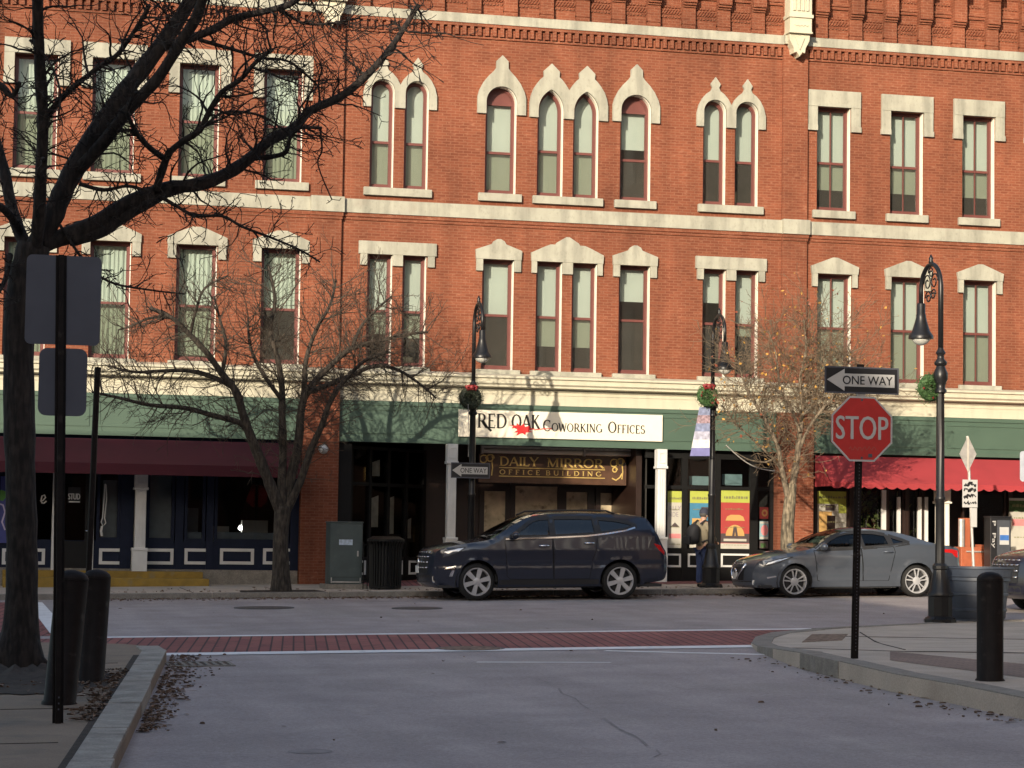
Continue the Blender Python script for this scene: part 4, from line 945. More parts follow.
MT['p_lime'] = M('poster_lime', (.38, .42, .07), var=.05); MT['p_red'] = M('poster_red', (.36, .045, .04), var=.05); MT['p_blue'] = M('poster_sky', (.05, .19, .30), var=.1)
MT['p_white'] = M('poster_white', (.45, .43, .37), var=.05); MT['p_or'] = M('poster_orange', (.50, .30, .10), var=.05); MT['p_dk'] = M('poster_dark', (.07, .05, .05)); MT['p_pink'] = M('poster_pink', (.62, .22, .22), var=.1); MT['p_teal'] = M('poster_teal', (.22, .34, .36), var=.1)
def poster(lab, px0, py0, px1, py1, Y, base, shapes, group=None):
    a, b_ = W(px0, py0, Y), W(px1, py1, Y); t = thing('poster', lab, 'poster', ((a.x + b_.x) / 2, Y, (a.z + b_.z) / 2), group)
    mb = MB(); mb.box(a.x, b_.x, Y - .008, Y, b_.z, a.z); mb.build('sheet', MT[base], t)
    w, h = b_.x - a.x, a.z - b_.z
    for k, (nm, mt, poly) in enumerate(shapes):
        mb = MB(); mb.prism([(a.x + u * w, b_.z + v * h) for u, v in poly], Y - .010 - .001 * k, Y - .0082)
        mb.build(nm, MT[mt], t)
    if w > .35:
        rr_ = random.Random(int(px0)); mb = MB()
        for v0, hh_, u0, u1 in ((.855, .05, .10, .9), (.06, .012, .1, .85), (.36, .014, .15, .8), (.67, .02, .15, .75)):
            u = u0
            while u < u1:
                du = rr_.uniform(.03, .09); mb.box(a.x + u * w, a.x + (u + du) * w, Y - .016, Y - .0152, b_.z + v0 * h, b_.z + (v0 + hh_ * rr_.uniform(.6, 1)) * h); u += du + .025
        mb.build('lettering', M('print_grey_%d' % int(px0), (.20, .19, .08)), t)
    return t, a, b_, w, h
def rct(u0, v0, u1, v1): return [(u0, v0), (u1, v0), (u1, v1), (u0, v1)]
fan = [(.5 + .34 * math.cos(math.pi * k / 12), .16 + .22 * math.sin(math.pi * k / 12)) for k in range(13)]
YP = YB + .04
t, a, b_, w, h = poster('white poster with lime band and grey capitals, beside the column', 667.7, 491, 682, 548, YP, 'p_white', [('lime_band', 'p_lime', rct(0, .80, 1, 1)), ('pink_block', 'p_pink', rct(.1, .17, .9, .25)), ('dark_peak', 'p_dk', [(.2, .37), (.8, .37), (.5, .45)])])
mb = MB(); text_on(mb, 'ALLY', a.x + .06 * w, a.x + .9 * w, b_.z + .66 * h, b_.z + .74 * h, YP - .0125); text_on(mb, 'NDE', a.x + .06 * w, a.x + .72 * w, b_.z + .55 * h, b_.z + .63 * h, YP - .0125); mb.build('lettering', M('poster_grey', (.25, .22, .25)), t)
poster('blue poster with a lime top band behind the person with the backpack', 690, 491, 712, 548, YP, 'p_blue', [('lime_band', 'p_lime', rct(0, .79, 1, 1)), ('white_foot', 'p_white', rct(0, 0, 1, .12)), ('orange_block', 'p_or', rct(.1, .3, .5, .52)), ('red_block', 'p_red', rct(.5, .18, .9, .34)), ('dark_mark', 'p_dk', rct(.5, .60, .85, .72))])
poster('red poster with a lime top band and an orange half sun', 721, 490, 749, 549, YP, 'p_red', [('lime_band', 'p_lime', rct(0, .79, 1, 1)), ('dark_field', 'p_dk', rct(0, .10, 1, .26)), ('half_sun', 'p_or', [(.5 + .33 * math.cos(math.pi * k / 12), .22 + .19 * math.sin(math.pi * k / 12)) for k in range(13)]), ('figure', 'p_dk', [(.40, .22), (.48, .22), (.5, .3), (.52, .22), (.6, .22), (.55, .38), (.45, .38)]), ('gold_title', 'p_or', [(.16, .48), (.84, .48), (.78, .55), (.66, .58), (.34, .58), (.22, .55)]), ('white_foot', 'p_white', rct(0, 0, 1, .09)), ('white_line', 'p_white', rct(.1, .13, .9, .17))])
poster('small orange red notice above a blue one in the narrow pane', 759.5, 507, 769.5, 519, YP, 'p_red', [('pale_swirl', 'p_or', [(.5 + .3 * math.cos(k * .5), .5 + .3 * math.sin(k * .5)) for k in range(12)]), ('red_dot', 'p_red', [(.5 + .14 * math.cos(k * .5), .5 + .14 * math.sin(k * .5)) for k in range(12)])])
poster('pale blue and pink notice between the red and the green notices', 759.5, 521, 769.5, 539.5, YP, 'p_teal', [('pink_disc', 'p_pink', [(.5 + .36 * math.cos(k * .5), .5 + .3 * math.sin(k * .5)) for k in range(12)]), ('white_strip', 'p_white', rct(.05, .02, .95, .14)), ('white_strip', 'p_white', rct(.05, .86, .95, .97))])
poster('dark green notice lowest in the narrow pane beside the pier', 759.5, 541, 769.5, 548.5, YP, 'p_dk', [('green_block', 'needle', rct(.1, .1, .6, .7))])
t = thing('hanging_cable', 'thin pale cable sagging across the right shop window from the green fascia to the pier', 'cable', tuple(W(735, 440, 52.1)))
a, b_ = W(726, 445, 52.05), W(775, 471, 52.05); mb = MB(); mb.tube([a.lerp(b_, k / 12) - Vector((0, 0, .16 * math.sin(math.pi * k / 12))) for k in range(13)], .014, 5); mb.build('cable', MT['galv'], t)
# white papers high in the right bay
mb = MB(); pl(mb, (689, 476), (713, 485.5), YB + .3); pl(mb, (722, 474), (742, 485.5), YB + .3); mb.build('high_paper', MT['p_teal'], CB)
# -- right shop
awning(RB, 20.25, RX1, 52.12, WZ(880, 457, 52.12), 51.05, WZ(880, 487, 51.05) + .10, .10, MT['awn_r'], True)
Y = 52.5
kz0, kz1 = gz(21, Y), WZ(850, 560, Y)
mb = MB(); mb.box(20.22, RX1, Y + .02, Y + .2, kz0, kz1); mb.box(20.22, RX1, Y, Y + .2, 3.6, 4.25)
for px in ((812, 816), (849, 852.5), (885.5, 888), (905, 908), (922, 925), (1008, 1012)): mb.box(WX(px[0], 520, Y), WX(px[1], 520, Y), Y - .01, Y + .15, kz0, 3.6)
mb.build('shopfront_frame', MT['brown'], RB)
for a, b_ in ((816, 849), (852.5, 885), (888, 905), (908, 922), (963, 1007), (1012, 1060)):
    shop_window(RB, WX(a, 520, Y), WX(b_, 520, Y), kz1, 3.6, Y + .04, 'brown', fw=.05)
mb = MB()
for px in ((882, 886), (897.5, 900.5), (918, 921.5), (925, 928)): bx(mb, (px[0], 497 if px[0] > 890 else 490), (px[1], 560), Y - .05, .06)
mb.build('pale_post', MT['greywhite'], RB)
column(RB, 944.5, .36, 51.9, 3.5, .6, 'white')
# pilaster strip at the foot of the left end
mb = MB(); mb.box(20.22, 20.32, 52.3, 52.6, 1.1, 4.2); mb.build('corner_post', MT['blk'], RB)
mb = MB(); mb.box(WX(945, 520, Y + .6), WX(966, 520, Y + .6), Y + .6, Y + .65, 1.0, 3.6); d = mb.build('door', MT['brown'], RB)
mb = MB(); a = W(958, 520, Y + .58); mb.tube([(a.x + .2, Y + .52, 1.9), (a.x + .2, Y + .52, 2.4)], .02); mb.build('handle', MT['chrome'], d)
YQ = Y + .07
poster('lime and cream poster with orange streaks behind the grey sedan roof', 815.5, 491, 848, 540, YQ, 'p_white', [('lime_band', 'p_lime', rct(0, .74, 1, 1)), ('dark_strip', 'p_dk', rct(.3, .60, .58, .72)), ('orange_field', 'p_or', rct(.1, .15, .5, .58)), ('brown_field', 'brown', rct(.35, .1, .6, .5)), ('lime_patch', 'p_lime', rct(.7, .55, .95, .74))])
poster('white poster with a dark green head and pink letters at the right edge', 1009, 498, 1040, 560, YQ - .12, 'p_white', [('green_head', 'needle', rct(0, .78, 1, .96)), ('pink_strip', 'p_pink', rct(.1, .55, .9, .66))])
# pot plant behind the window
p = W(865, 548, 53.0); t = thing('potted_plant', 'leafy green plant behind the window left of the stop sign pole', 'plant', (p.x, 53.0, 1.35))
mb = MB()
for i in range(260):
    c = Vector((p.x + random.gauss(0, .42), 53.0 + random.gauss(0, .12), random.uniform(1.9, 3.3))); s = random.uniform(.05, .13); n = Vector((random.uniform(-1, 1), random.uniform(-1, 1), random.uniform(-.3, 1))).normalized(); a = n.orthogonal().normalized() * s; b_ = n.cross(a) * .5
    mb.add([c - a, c + b_, c + a, c - b_], [(0, 1, 2, 3)])
mb.build('leaves', M('house_plant_leaf', (.16, .20, .06), rough=.5, var=.5, scale=9), t)
mb = MB(); mb.tube([(p.x, 53.0, 1.6), (p.x + .03, 53.0, 3.0)], .025, 6); mb.build('stem', MT['bark_m'], t); mb = MB(); mb.lathe([(.18, 1.35), (.24, 1.7), (.22, 1.72)], (p.x, 53.0, 0), 14); mb.build('pot', MT['brown'], t)
# ------------------------------------------------------------------ shop signs
YS = 52.135
t = thing('shop_sign', 'long cream sign with black serif lettering and a red maple leaf on the green fascia', 'sign', tuple(W(560, 427, YS)))
sx0, sx1 = WX(458.5, 427, YS), WX(662.5, 427, YS); sz0, sz1 = WZ(560, 439, YS), WZ(560, 412.2, YS)
mb = MB(); mb.box(sx0, sx1, YS, 52.178, sz0, sz1); mb.build('board', MT['signcream'], t)
zb = WZ(560, 430.5, YS) + .015
mb = MB()
cap = .335; mid = .27; sm = .20; zb2 = WZ(575, 433.3, YS) + .03
X = lambda px: WX(px, 425, YS)
serif_text(mb, [('R', cap), ('E', cap), ('D', cap)], X(477.5), X(507.5), zb, YS, mi=0)
serif_text(mb, [('O', cap), ('A', cap), ('K', cap)], X(511.5), X(540.5), zb, YS)
serif_text(mb, [('C', mid), ('O', sm), ('W', sm), ('O', sm), ('R', sm), ('K', sm), ('I', sm), ('N', sm), ('G', sm)], X(543), X(603), zb2, YS, gap=.06)
serif_text(mb, [('O', mid), ('F', sm), ('F', sm), ('I', sm), ('C', sm), ('E', sm), ('S', sm)], X(608), X(645.5), zb2, YS, gap=.06)
ribbon(mb, [(X(483), zb + .16), (X(487), zb + .02), (X(491.5), zb - .07)], .05, YS)
mb.build('lettering', MT['ink'], t)
mb = MB(); c = W(522, 427.0, YS); s = .31
lf = [(-1.05, .42), (-.60, .34), (-.78, .10), (-.40, .18), (-.36, -.10), (-.62, -.30), (-.30, -.30), (-.42, -.62), (.0, -.34), (.25, -.55), (.28, -.28), (.78, -.22), (.50, -.06), (1.0, .10), (.55, .18), (.62, .42), (.22, .28), (.12, .62), (-.12, .34), (-.40, .66), (-.42, .40)][::-1]
mb.prism(list(reversed([(c.x + q[0] * s * 1.05, c.z - .06 + q[1] * s * .75) for q in lf])), YS - .010, YS - .005)
ribbon(mb, [(c.x + .3, c.z - .06), (c.x + .5, c.z - .03), (c.x + .72, c.z - .02)], .02, YS - .004); mb.build('maple_leaf', MT['redleaf'], t)
YS2 = 53.3
t = thing('shop_sign', 'dark brown sign with gold lettering and scrolls hung over the recessed entrance', 'sign', tuple(W(555, 470, YS2)))
X = lambda px: WX(px, 468, YS2); Z = lambda py: WZ(555, py, YS2)
mb = MB(); mb.box(X(480), X(624.5), YS2, YS2 + .08, Z(483), Z(456)); ring(mb, [(X(478.5), Z(484)), (X(626), Z(484)), (X(626), Z(455)), (X(478.5), Z(455))], [(X(480) - .002, Z(483) - .002), (X(624.5) + .002, Z(483) - .002), (X(624.5) + .002, Z(456) + .002), (X(480) - .002, Z(456) + .002)], YS2 - .03, YS2 + .1); mb.build('board', M('sign_brown', (.085, .045, .028), rough=.25, var=.25, scale=4, coat=.4), t)
mb = MB(); H_ = Z(457.8) - Z(466.8)
serif_text(mb, [(k, H_) for k in 'DAILY'], X(499.5), X(538.5), Z(466.8), YS2 - .002, gap=.02, bold=1.25); serif_text(mb, [(k, H_) for k in 'MIRROR'], X(547), X(604), Z(467.2), YS2 - .002, gap=.02, bold=1.25)
h2 = Z(470.5) - Z(475.2)
serif_text(mb, [(k, h2) for k in 'OFFICE BUILDING'], X(499.5), X(604.5), Z(475.4), YS2 - .002, gap=.45, bold=1.35)
mb.box(X(499), X(605), YS2 - .006, YS2 - .001, Z(469.2), Z(468.4)); mb.box(X(499), X(605), YS2 - .006, YS2 - .001, Z(477.6), Z(476.8)); mb.build('lettering', MT['gold'], t)
mb = MB()
def scroll(cx, cz, s, fx):
    for ox, oz, r in ((0, 0, .10), (.16, .03, .09), (.02, -.16, .06)):
        ribbon(mb, [(cx + fx * ox + r * s * math.cos(k * .55) * (1 - k * .03), cz + oz + r * s * math.sin(k * .55) * (1 - k * .03)) for k in range(14)], .03, YS2 - .002)
    ribbon(mb, [(cx + fx * .2, cz - .02), (cx + fx * .22, cz - .2), (cx + fx * .2, cz - .38)], .025, YS2 - .002)
scroll(X(483.5), Z(461), 1.1, 1); mb.build('gold_scroll', MT['gold'], t); mb = MB(); scroll(X(614), Z(462), 1.1, 1)
ribbon(mb, [(X(612), Z(477)), (X(616), Z(479)), (X(620), Z(476)), (X(622), Z(472))], .03, YS2 - .002); mb.build('gold_scroll', MT['gold'], t)
t = thing('tube_light', 'long white fluorescent tube fitting above the gold lettered sign', 'light', tuple(W(560, 453, 53.1)))
mb = MB(); a, b_ = W(483, 450.5, 53.1), W(583, 453.5, 53.1); c = W(636, 454.5, 53.1); tz = WZ(560, 452.6, 53.1)
mb.tube([(a.x, 53.1, tz), (b_.x, 53.1, tz)], .055, 10); mb.build('tube', MT['white'], t, smooth=True)
mb = MB(); mb.tube([(b_.x + .05, 53.1, tz), (c.x, 53.1, tz)], .055, 10); mb.build('tube', MT['white'], t, smooth=True)
mb = MB(); mb.box(a.x - .05, a.x, 53.03, 53.17, tz - .07, tz + .12); mb.box(b_.x + .002, b_.x + .048, 53.03, 53.17, tz - .07, tz + .12); mb.box(c.x, c.x + .05, 53.03, 53.17, tz - .07, tz + .12); mb.box(a.x, c.x, 53.06, 53.14, tz + .065, tz + .12); mb.build('bracket', MT['galv'], t)
# ------------------------------------------------------------------ street lamps
def street_lamp(x, y, h, label, sgn):
    g = gz(x, y) + (KH if y > 40 else RH(x, y))
    t = thing('street_lamp', label, 'street lamp', (x, y, g), 'black bell street lamps')
    c = (x, y, g)
    mb = MB(); mb.lathe([(.27, 0), (.27, .05), (.22, .09), (.20, .10), (.20, .42), (.215, .44), (.215, .47), (.18, .52), (.115, .86), (.13, .88), (.13, .93), (.10, .97)], c, 20, flute=.05)
    for k in range(8):
        a = k * math.pi / 4; mb.box(x + .235 * math.cos(a) - .018, x + .235 * math.cos(a) + .018, y + .235 * math.sin(a) - .018, y + .235 * math.sin(a) + .018, g - .03, g + .075)
    mb.build('base', MT['blkm'], t, smooth=True, autos=35)
    mb = MB(); mb.lathe([(.082, .97), (.076, 2.0), (.088, 2.02), (.088, 2.06), (.074, 2.08), (.07, 3.5), (.066, 4.02)], c, 14, flute=.10); mb.build('pole', MT['blkm'], t, smooth=True, autos=50)
    mb = MB(); mb.lathe([(.066, 3.78), (.10, 3.80), (.10, 3.84), (.075, 3.87), (.085, 3.95), (.118, 4.02), (.12, 4.12), (.085, 4.2), (.07, 4.24), (.105, 4.27), (.105, 4.31), (.06, 4.36), (.055, 4.42), (.085, 4.46), (.05, 4.52), (.04, 4.56)], c, 16); mb.build('collar', MT['blkm'], t, smooth=True, autos=50)
    # crook arm along y
    ph = h - .42 ; r = .40
    pts = [(x, y, g + 4.5), (x, y, g + h - r - .12)]
    for k in range(1, 15):
        a = math.pi * k / 14; pts.append((x, y + sgn * (r - r * math.cos(a)), g + h - r - .12 + r * math.sin(a)))
    pts.append((x, y + 2 * r * sgn, g + h - r - .36))
    mb = MB(); mb.tube(pts, [.045] * 2 + [.038] * 15, 10); mb.build('arm', MT['blkm'], t, smooth=True)
    mb = MB()                                        # scroll ironwork and finial
    cy, cz = y + sgn * r, g + h - r - .12
    def curl(oy, oz, rr, n=18, turns=1.4, dr=1): mb.tube([(x, cy + oy + dr * rr * (1 - k / n * .75) * math.cos(turns * 2 * math.pi * k / n), cz + oz + rr * (1 - k / n * .75) * math.sin(turns * 2 * math.pi * k / n)) for k in range(n + 1)], .013, 5)
    curl(.14, .10, .15); curl(-.14, .10, .15, dr=-1); curl(0, .26, .10); curl(.1, -.15, .12); curl(-.10, -.12, .10, dr=-1)
    mb.lathe([(.02, r), (.045, r + .04), (.03, r + .07), (.04, r + .10), (.008, r + .17)], (x, cy, cz), 10); mb.build('scrollwork', MT['blkm'], t, smooth=True)
    lz = g + h - r - .36; ly = y + 2 * r * sgn
    mb = MB(); mb.lathe([(.062, .02), (.072, .0), (.072, -.16), (.085, -.18), (.085, -.22), (.105, -.30), (.155, -.46), (.20, -.52), (.212, -.55), (.212, -.585), (.195, -.585)], (x, ly, lz), 24); mb.build('lamp_shade', MT['blkm'], t, smooth=True, autos=60)
    mb = MB(); mb.lathe([(.16, -.585), (.15, -.61), (.11, -.66), (.05, -.69), (.01, -.70)], (x, ly, lz), 18); mb.build('lamp_globe', M('lamp_glass', (.55, .55, .5), rough=.2), t, smooth=True)
    return t
pN = G(940, 622, .04); pM = W(471.5, 500, 49.2); pF = W(711.5, 520, 48.5)
street_lamp(pN.x, pN.y, WZ(927, 254, pN.y) - gz(pN.x, pN.y) - RH(pN.x, pN.y), 'tall black bell street lamp standing on the near right pavement beside the grey planter', 1)
street_lamp(pM.x, 49.2, 6.33, 'black bell street lamp behind the dark suv carrying a one way sign and dark wreath', -1)
street_lamp(pF.x, 48.5, 6.12, 'black bell street lamp beside the person with a backpack, carrying a coloured banner', -1)
def wreath(px, py, Y, R0, label, mat, bow=False, red=0):
    c = W(px, py, Y); t = thing('wreath', label, 'wreath', tuple(c), 'Christmas wreaths on the street lamps')
    mb = MB()
    for i in range(2600):
        a = random.uniform(0, 6.283); rr = R0 * .60 + random.gauss(0, R0 * .20); dy = random.gauss(0, .06)
        p = c + Vector((rr * math.cos(a), dy, rr * math.sin(a))); d = Vector((random.gauss(0, 1), random.gauss(0, .8), random.gauss(0, 1))).normalized(); l = random.uniform(.04, .085); n = d.orthogonal().normalized() * .009
        mb.add([p - n, p + n, p + d * l], [(0, 1, 2)])
    mb.build('greenery', MT[mat], t)
    mb = MB(); n = 24
    mb.tube([(c.x + R0 * .6 * math.cos(2 * math.pi * k / n), c.y, c.z + R0 * .6 * math.sin(2 * math.pi * k / n)) for k in range(n + 1)], R0 * .34, 8, cap=False); mb.build('ring', MT[mat], t)
    if bow:
        mb = MB()
        for s in (-1, 1): mb.lathe([(.01, 0), (.07, .05), (.10, .12), (.06, .19), (.01, .20)], (c.x, c.y - .08, c.z + R0 * .82 - .02), 10, 'x') if False else mb.tube([(c.x, c.y - .10, c.z + R0 * .8), (c.x + s * .06, c.y - .12, c.z + R0 * .8 + .04), (c.x + s * .12, c.y - .10, c.z + R0 * .8 + .03), (c.x + s * .09, c.y - .10, c.z + R0 * .8 - .04), (c.x, c.y - .1, c.z + R0 * .8)], [.02, .035, .04, .035, .02], 8)
        mb.box(c.x - .05, c.x + .05, c.y - .16, c.y - .06, c.z + R0 * .8 - .05, c.z + R0 * .8 + .06); mb.build('bow', MT['bow'], t, smooth=True)
    if red:
        mb = MB()
        for k in range(red):
            a = random.uniform(0, 6.28); q = c + Vector((R0 * .7 * math.cos(a), -.11, R0 * .7 * math.sin(a))); mb.lathe([(.003, -.022), (.022, 0), (.003, .022)], q, 6)
        mb.build('berries', MT['bow'], t)
    return t
wreath(930.5, 388, pN.y + .12, .24, 'sunlit green wreath on the tall near right street lamp', 'needle', red=5)
wreath(470.5, 398, 49.0, .27, 'dark wreath with a red bow on the street lamp behind the suv', 'needle_d', bow=True)
wreath(707.5, 396, 48.2, .25, 'olive wreath with red berries on the lamp by the right leafy tree', 'needle', bow=True, red=12)
def banner(lab, P, Y, cols, dy=0.0):
    c = W(*P[0], Y); t = thing('banner', lab, 'banner', tuple(c)); n = len(cols)
    q = [W(*p, Y) for p in P]           # top-left, top-right, bottom-right, bottom-left
    q[0].y += dy; q[3].y += dy
    for i, m in enumerate(cols):
        a, b = i / n, (i + 1) / n; mb = MB()
        A, B, C_, D_ = q[0].lerp(q[3], a), q[1].lerp(q[2], a), q[1].lerp(q[2], b), q[0].lerp(q[3], b); o = Vector((0, .006, 0))
        mb.add([A - o, B - o, C_ - o, D_ - o, A + o, B + o, C_ + o, D_ + o], [(0, 3, 2, 1), (4, 5, 6, 7), (0, 1, 5, 4), (1, 2, 6, 5), (2, 3, 7, 6), (3, 0, 4, 7)]); mb.build('cloth_band', m, t)
    return t, q
bm = [M('banner_blue', (.22, .25, .38), var=.4, scale=9), M('banner_mixed', (.34, .24, .27), var=.6, scale=12), M('banner_pale', (.42, .42, .52), var=.35, scale=10), M('banner_white', (.66, .66, .66), var=.15, scale=9), M('banner_violet', (.19, .19, .40), var=.15)]
t, q = banner('coloured street banner with a violet foot hung on the lamp by the backpack person', [(699.5, 407), (710, 407), (709.5, 456), (690, 456)], 48.3, [bm[0], bm[1], bm[0], bm[2], bm[3], bm[4]])
mb = MB()
for z, w in ((q[0].z + .01, .26), (q[3].z - .01, .46)): mb.tube([(pF.x, 48.33, z), (pF.x - w, 48.33, z)], .012, 6)
mb.build('bracket', MT['blkm'], t)
t, q = banner('grey street banner seen edge on beside the lamp behind the suv', [(464.5, 405), (469, 405), (468, 457), (465, 457)], 49.1, [bm[3], M('banner_grey', (.33, .34, .42)), bm[3]], dy=-.35)
# ------------------------------------------------------------------ signs
def oneway(par, c, w, h, Y):         # a plate facing -y, centre c
    mb = MB(); r = .03
    P = [(c.x - w / 2, c.z - h / 2), (c.x + w / 2, c.z - h / 2), (c.x + w / 2, c.z + h / 2), (c.x - w / 2, c.z + h / 2)]
    mb.box(c.x - w / 2, c.x + w / 2, Y, Y + .012, c.z - h / 2, c.z + h / 2); p = mb.build('plate', MT['signblack'], par, bevel=.004)
    mb = MB(); b = h * .06; ring(mb, P, [(c.x - w / 2 + b, c.z - h / 2 + b), (c.x + w / 2 - b, c.z - h / 2 + b), (c.x + w / 2 - b, c.z + h / 2 - b), (c.x - w / 2 + b, c.z + h / 2 - b)], Y - .003, Y - .0005); mb.build('rim', MT['alu'], p)
    mb = MB(); x0 = c.x - w * .47; hx = c.x - w * .235
    mb.prism([(x0, c.z), (hx, c.z - h * .41), (hx, c.z - h * .24), (c.x + w * .44, c.z - h * .24), (c.x + w * .44, c.z + h * .24), (hx, c.z + h * .24), (hx, c.z + h * .41)], Y - .005, Y - .001); mb.build('arrow', MT['signwhite'], p)
    mb = MB(); text_on(mb, 'ONE WAY', c.x - w * .26, c.x + w * .41, c.z - h * .16, c.z + h * .16, Y - .0085, bold=.001); mb.build('lettering', MT['signblack'], p)
    return p
b0 = G(856, 660, .18); Y = b0.y; g = gz(b0.x, Y) + RH(b0.x, Y)
t = thing('stop_sign', 'red octagonal stop sign with a one way plate above it on a perforated post', 'stop sign', (b0.x, Y, g))
top = W(861, 366, Y + .03)
ln = (top.x - b0.x) / (top.z - g)
mb = MB(); zz = [g - .1 + i * (top.z + .12 - g) / 8 for i in range(9)]
for s, (dx, dy, w1, w2) in enumerate(((0, 0, .022, .004), (-.024, .012, .004, .016), (.024, .012, .004, .016), (-.034, .026, .012, .003), (.034, .026, .012, .003))):
    v = []; f = []
    for z in zz:
        cx = b0.x + ln * (z - g) + dx; v += [(cx - w1, Y + .02 + dy - w2, z), (cx + w1, Y + .02 + dy - w2, z), (cx + w1, Y + .02 + dy + w2, z), (cx - w1, Y + .02 + dy + w2, z)]
    for i in range(8):
        for k in range(4): f.append((i * 4 + k, i * 4 + (k + 1) % 4, i * 4 + 4 + (k + 1) % 4, i * 4 + 4 + k))
    f.append((32, 33, 34, 35)); mb.add(v, f)
for i in range(56):
    z = g + .1 + i * .040; cx = b0.x + ln * (z - g); mb.box(cx - .0055, cx + .0055, Y + .0145, Y + .0155, z - .006, z + .006, 1)
mb.build('post', [MT['brownm'], MT['alu']], t)
c = W(861.5, 429, Y); r = 34.2 / (FPX / c.dot(FWD)) if False else .405
oc = [(c.x + .4125 * math.cos(math.pi / 8 + k * math.pi / 4), c.z + .4125 * math.sin(math.pi / 8 + k * math.pi / 4)) for k in range(8)]
oi = [(c.x + .39 * math.cos(math.pi / 8 + k * math.pi / 4), c.z + .39 * math.sin(math.pi / 8 + k * math.pi / 4)) for k in range(8)]
mb = MB(); mb.prism(oc, Y - .012, Y); p = mb.build('stop_plate', MT['stopred'], t)
mb = MB(); ring(mb, oc, oi, Y - .016, Y - .0125); mb.build('white_rim', MT['signwhite'], p)
mb = MB(); text_on(mb, 'STOP', c.x - .325, c.x + .325, c.z - .125, c.z + .15, Y - .019, bold=.004); mb.build('lettering', MT['signwhite'], p)
mb = MB(); mb.lathe([(.014, -.014), (.016, -.012)], (c.x, Y, c.z + .34), 8, 'y'); mb.build('bolt', MT['alu'], p); mb = MB(); mb.lathe([(.014, -.014), (.016, -.012)], (c.x, Y, c.z - .34), 8, 'y'); mb.build('bolt', MT['alu'], p); mb = MB(); mb.box(c.x + .08, c.x + .13, Y - .0165, Y - .0125, c.z - .33, c.z - .29); mb.build('sticker', MT['alu'], p)
mb = MB(); ribbon(mb, [(c.x - .16 + k * .018, c.z - .235 + .025 * math.sin(k * 1.9) + k * .0006) for k in range(20)], .008, Y - .0125, .002); mb.build('scratched_scrawl', M('scrawl', (.36, .10, .07)), p)
c2 = W(861.5, 380.5, Y); mb = MB(); mb.box(c2.x - .05, c2.x + .05, Y - .004, Y + .03, c.z + .375, c2.z - .15); mb.build('bracket', MT['galv'], t)
oneway(t, c2, .93, .315, Y - .012)
c = W(470.5, 470.5, 49.0); t = thing('one_way_sign', 'small blue black one way sign on the lamp behind the dark suv', 'sign', tuple(c)); oneway(t, c, .87, .335, 49.0)
mb = MB(); mb.box(c.x - .05, c.x + .05, 49.015, 49.12, c.z - .03, c.z + .03); mb.build('clamp', MT['blkm'], t)
# the two sign backs at the left
b0 = G(58, 721, .15); Y = b0.y; g = gz(b0.x, Y) + .13; top = W(61.5, 255, Y); ln = (top.x - b0.x) / (top.z - g)
t = thing('sign_post', 'dark post with two blank grey sign backs in front of the big left tree', 'sign post', (b0.x, Y, g))
mb = MB(); w = .046
v = []; f = []
for i in range(9):
    z = g - .1 + i * (top.z - g + .1) / 8; cx = b0.x + ln * (z - g)
    v += [(cx - w, Y + .02, z), (cx - w * .55, Y + .02, z), (cx - w * .5, Y - .03, z), (cx + w * .5, Y - .03, z), (cx + w * .55, Y + .02, z), (cx + w, Y + .02, z), (cx + w, Y + .026, z), (cx - w, Y + .026, z)]
for i in range(8):
    for k in range(8): f.append((i * 8 + k, i * 8 + (k + 1) % 8, i * 8 + 8 + (k + 1) % 8, i * 8 + 8 + k))
f.append(tuple(range(64, 72))); mb.add(v, f)
for i in range(3): z = g + .12 + i * .05; mb.box(b0.x - .006, b0.x + .006, Y - .0312, Y - .0302, z - .007, z + .007, 1)
mb.build('post', [MT['brownm'], MT['alu']], t)
def rplate(pts_px, Y, r=.05):
    a, b = W(*pts_px[0], Y), W(*pts_px[1], Y); x0, x1, z0, z1 = a.x, b.x, b.z, a.z; P = []
    for cx, cz, s in ((x1 - r, z0 + r, -90), (x1 - r, z1 - r, 0), (x0 + r, z1 - r, 90), (x0 + r, z0 + r, 180)):
        for k in range(6): q = R(s + 18 * k); P.append((cx + r * math.cos(q), cz + r * math.sin(q)))
    mb = MB(); mb.prism(P, Y, Y + .004); return mb
rplate(((27, 254), (99.5, 346)), Y + .03).build('sign_plate', MT['alu'], t); rplate(((39.5, 347.5), (86, 416.5)), Y + .03, .07).build('sign_plate', MT['alu'], t)
p = W(88, 570, 25.6); g = gz(p.x, 25.6) + .13; topz = WZ(88.5, 367, 25.6)
t = thing('thin_post', 'thin bare dark post behind the two left bollards', 'post', (p.x, 25.6, g))
mb = MB(); mb.tube([(p.x - .01, 25.6, g - .1), (p.x + .045, 25.6, topz)], .034, 8); mb.build('post_shaft', MT['brownm'], t); mb = MB(); mb.box(p.x - .06, p.x + .04, 25.55, 25.65, g, g + .02); mb.build('foot_plate', MT['brownm'], t)
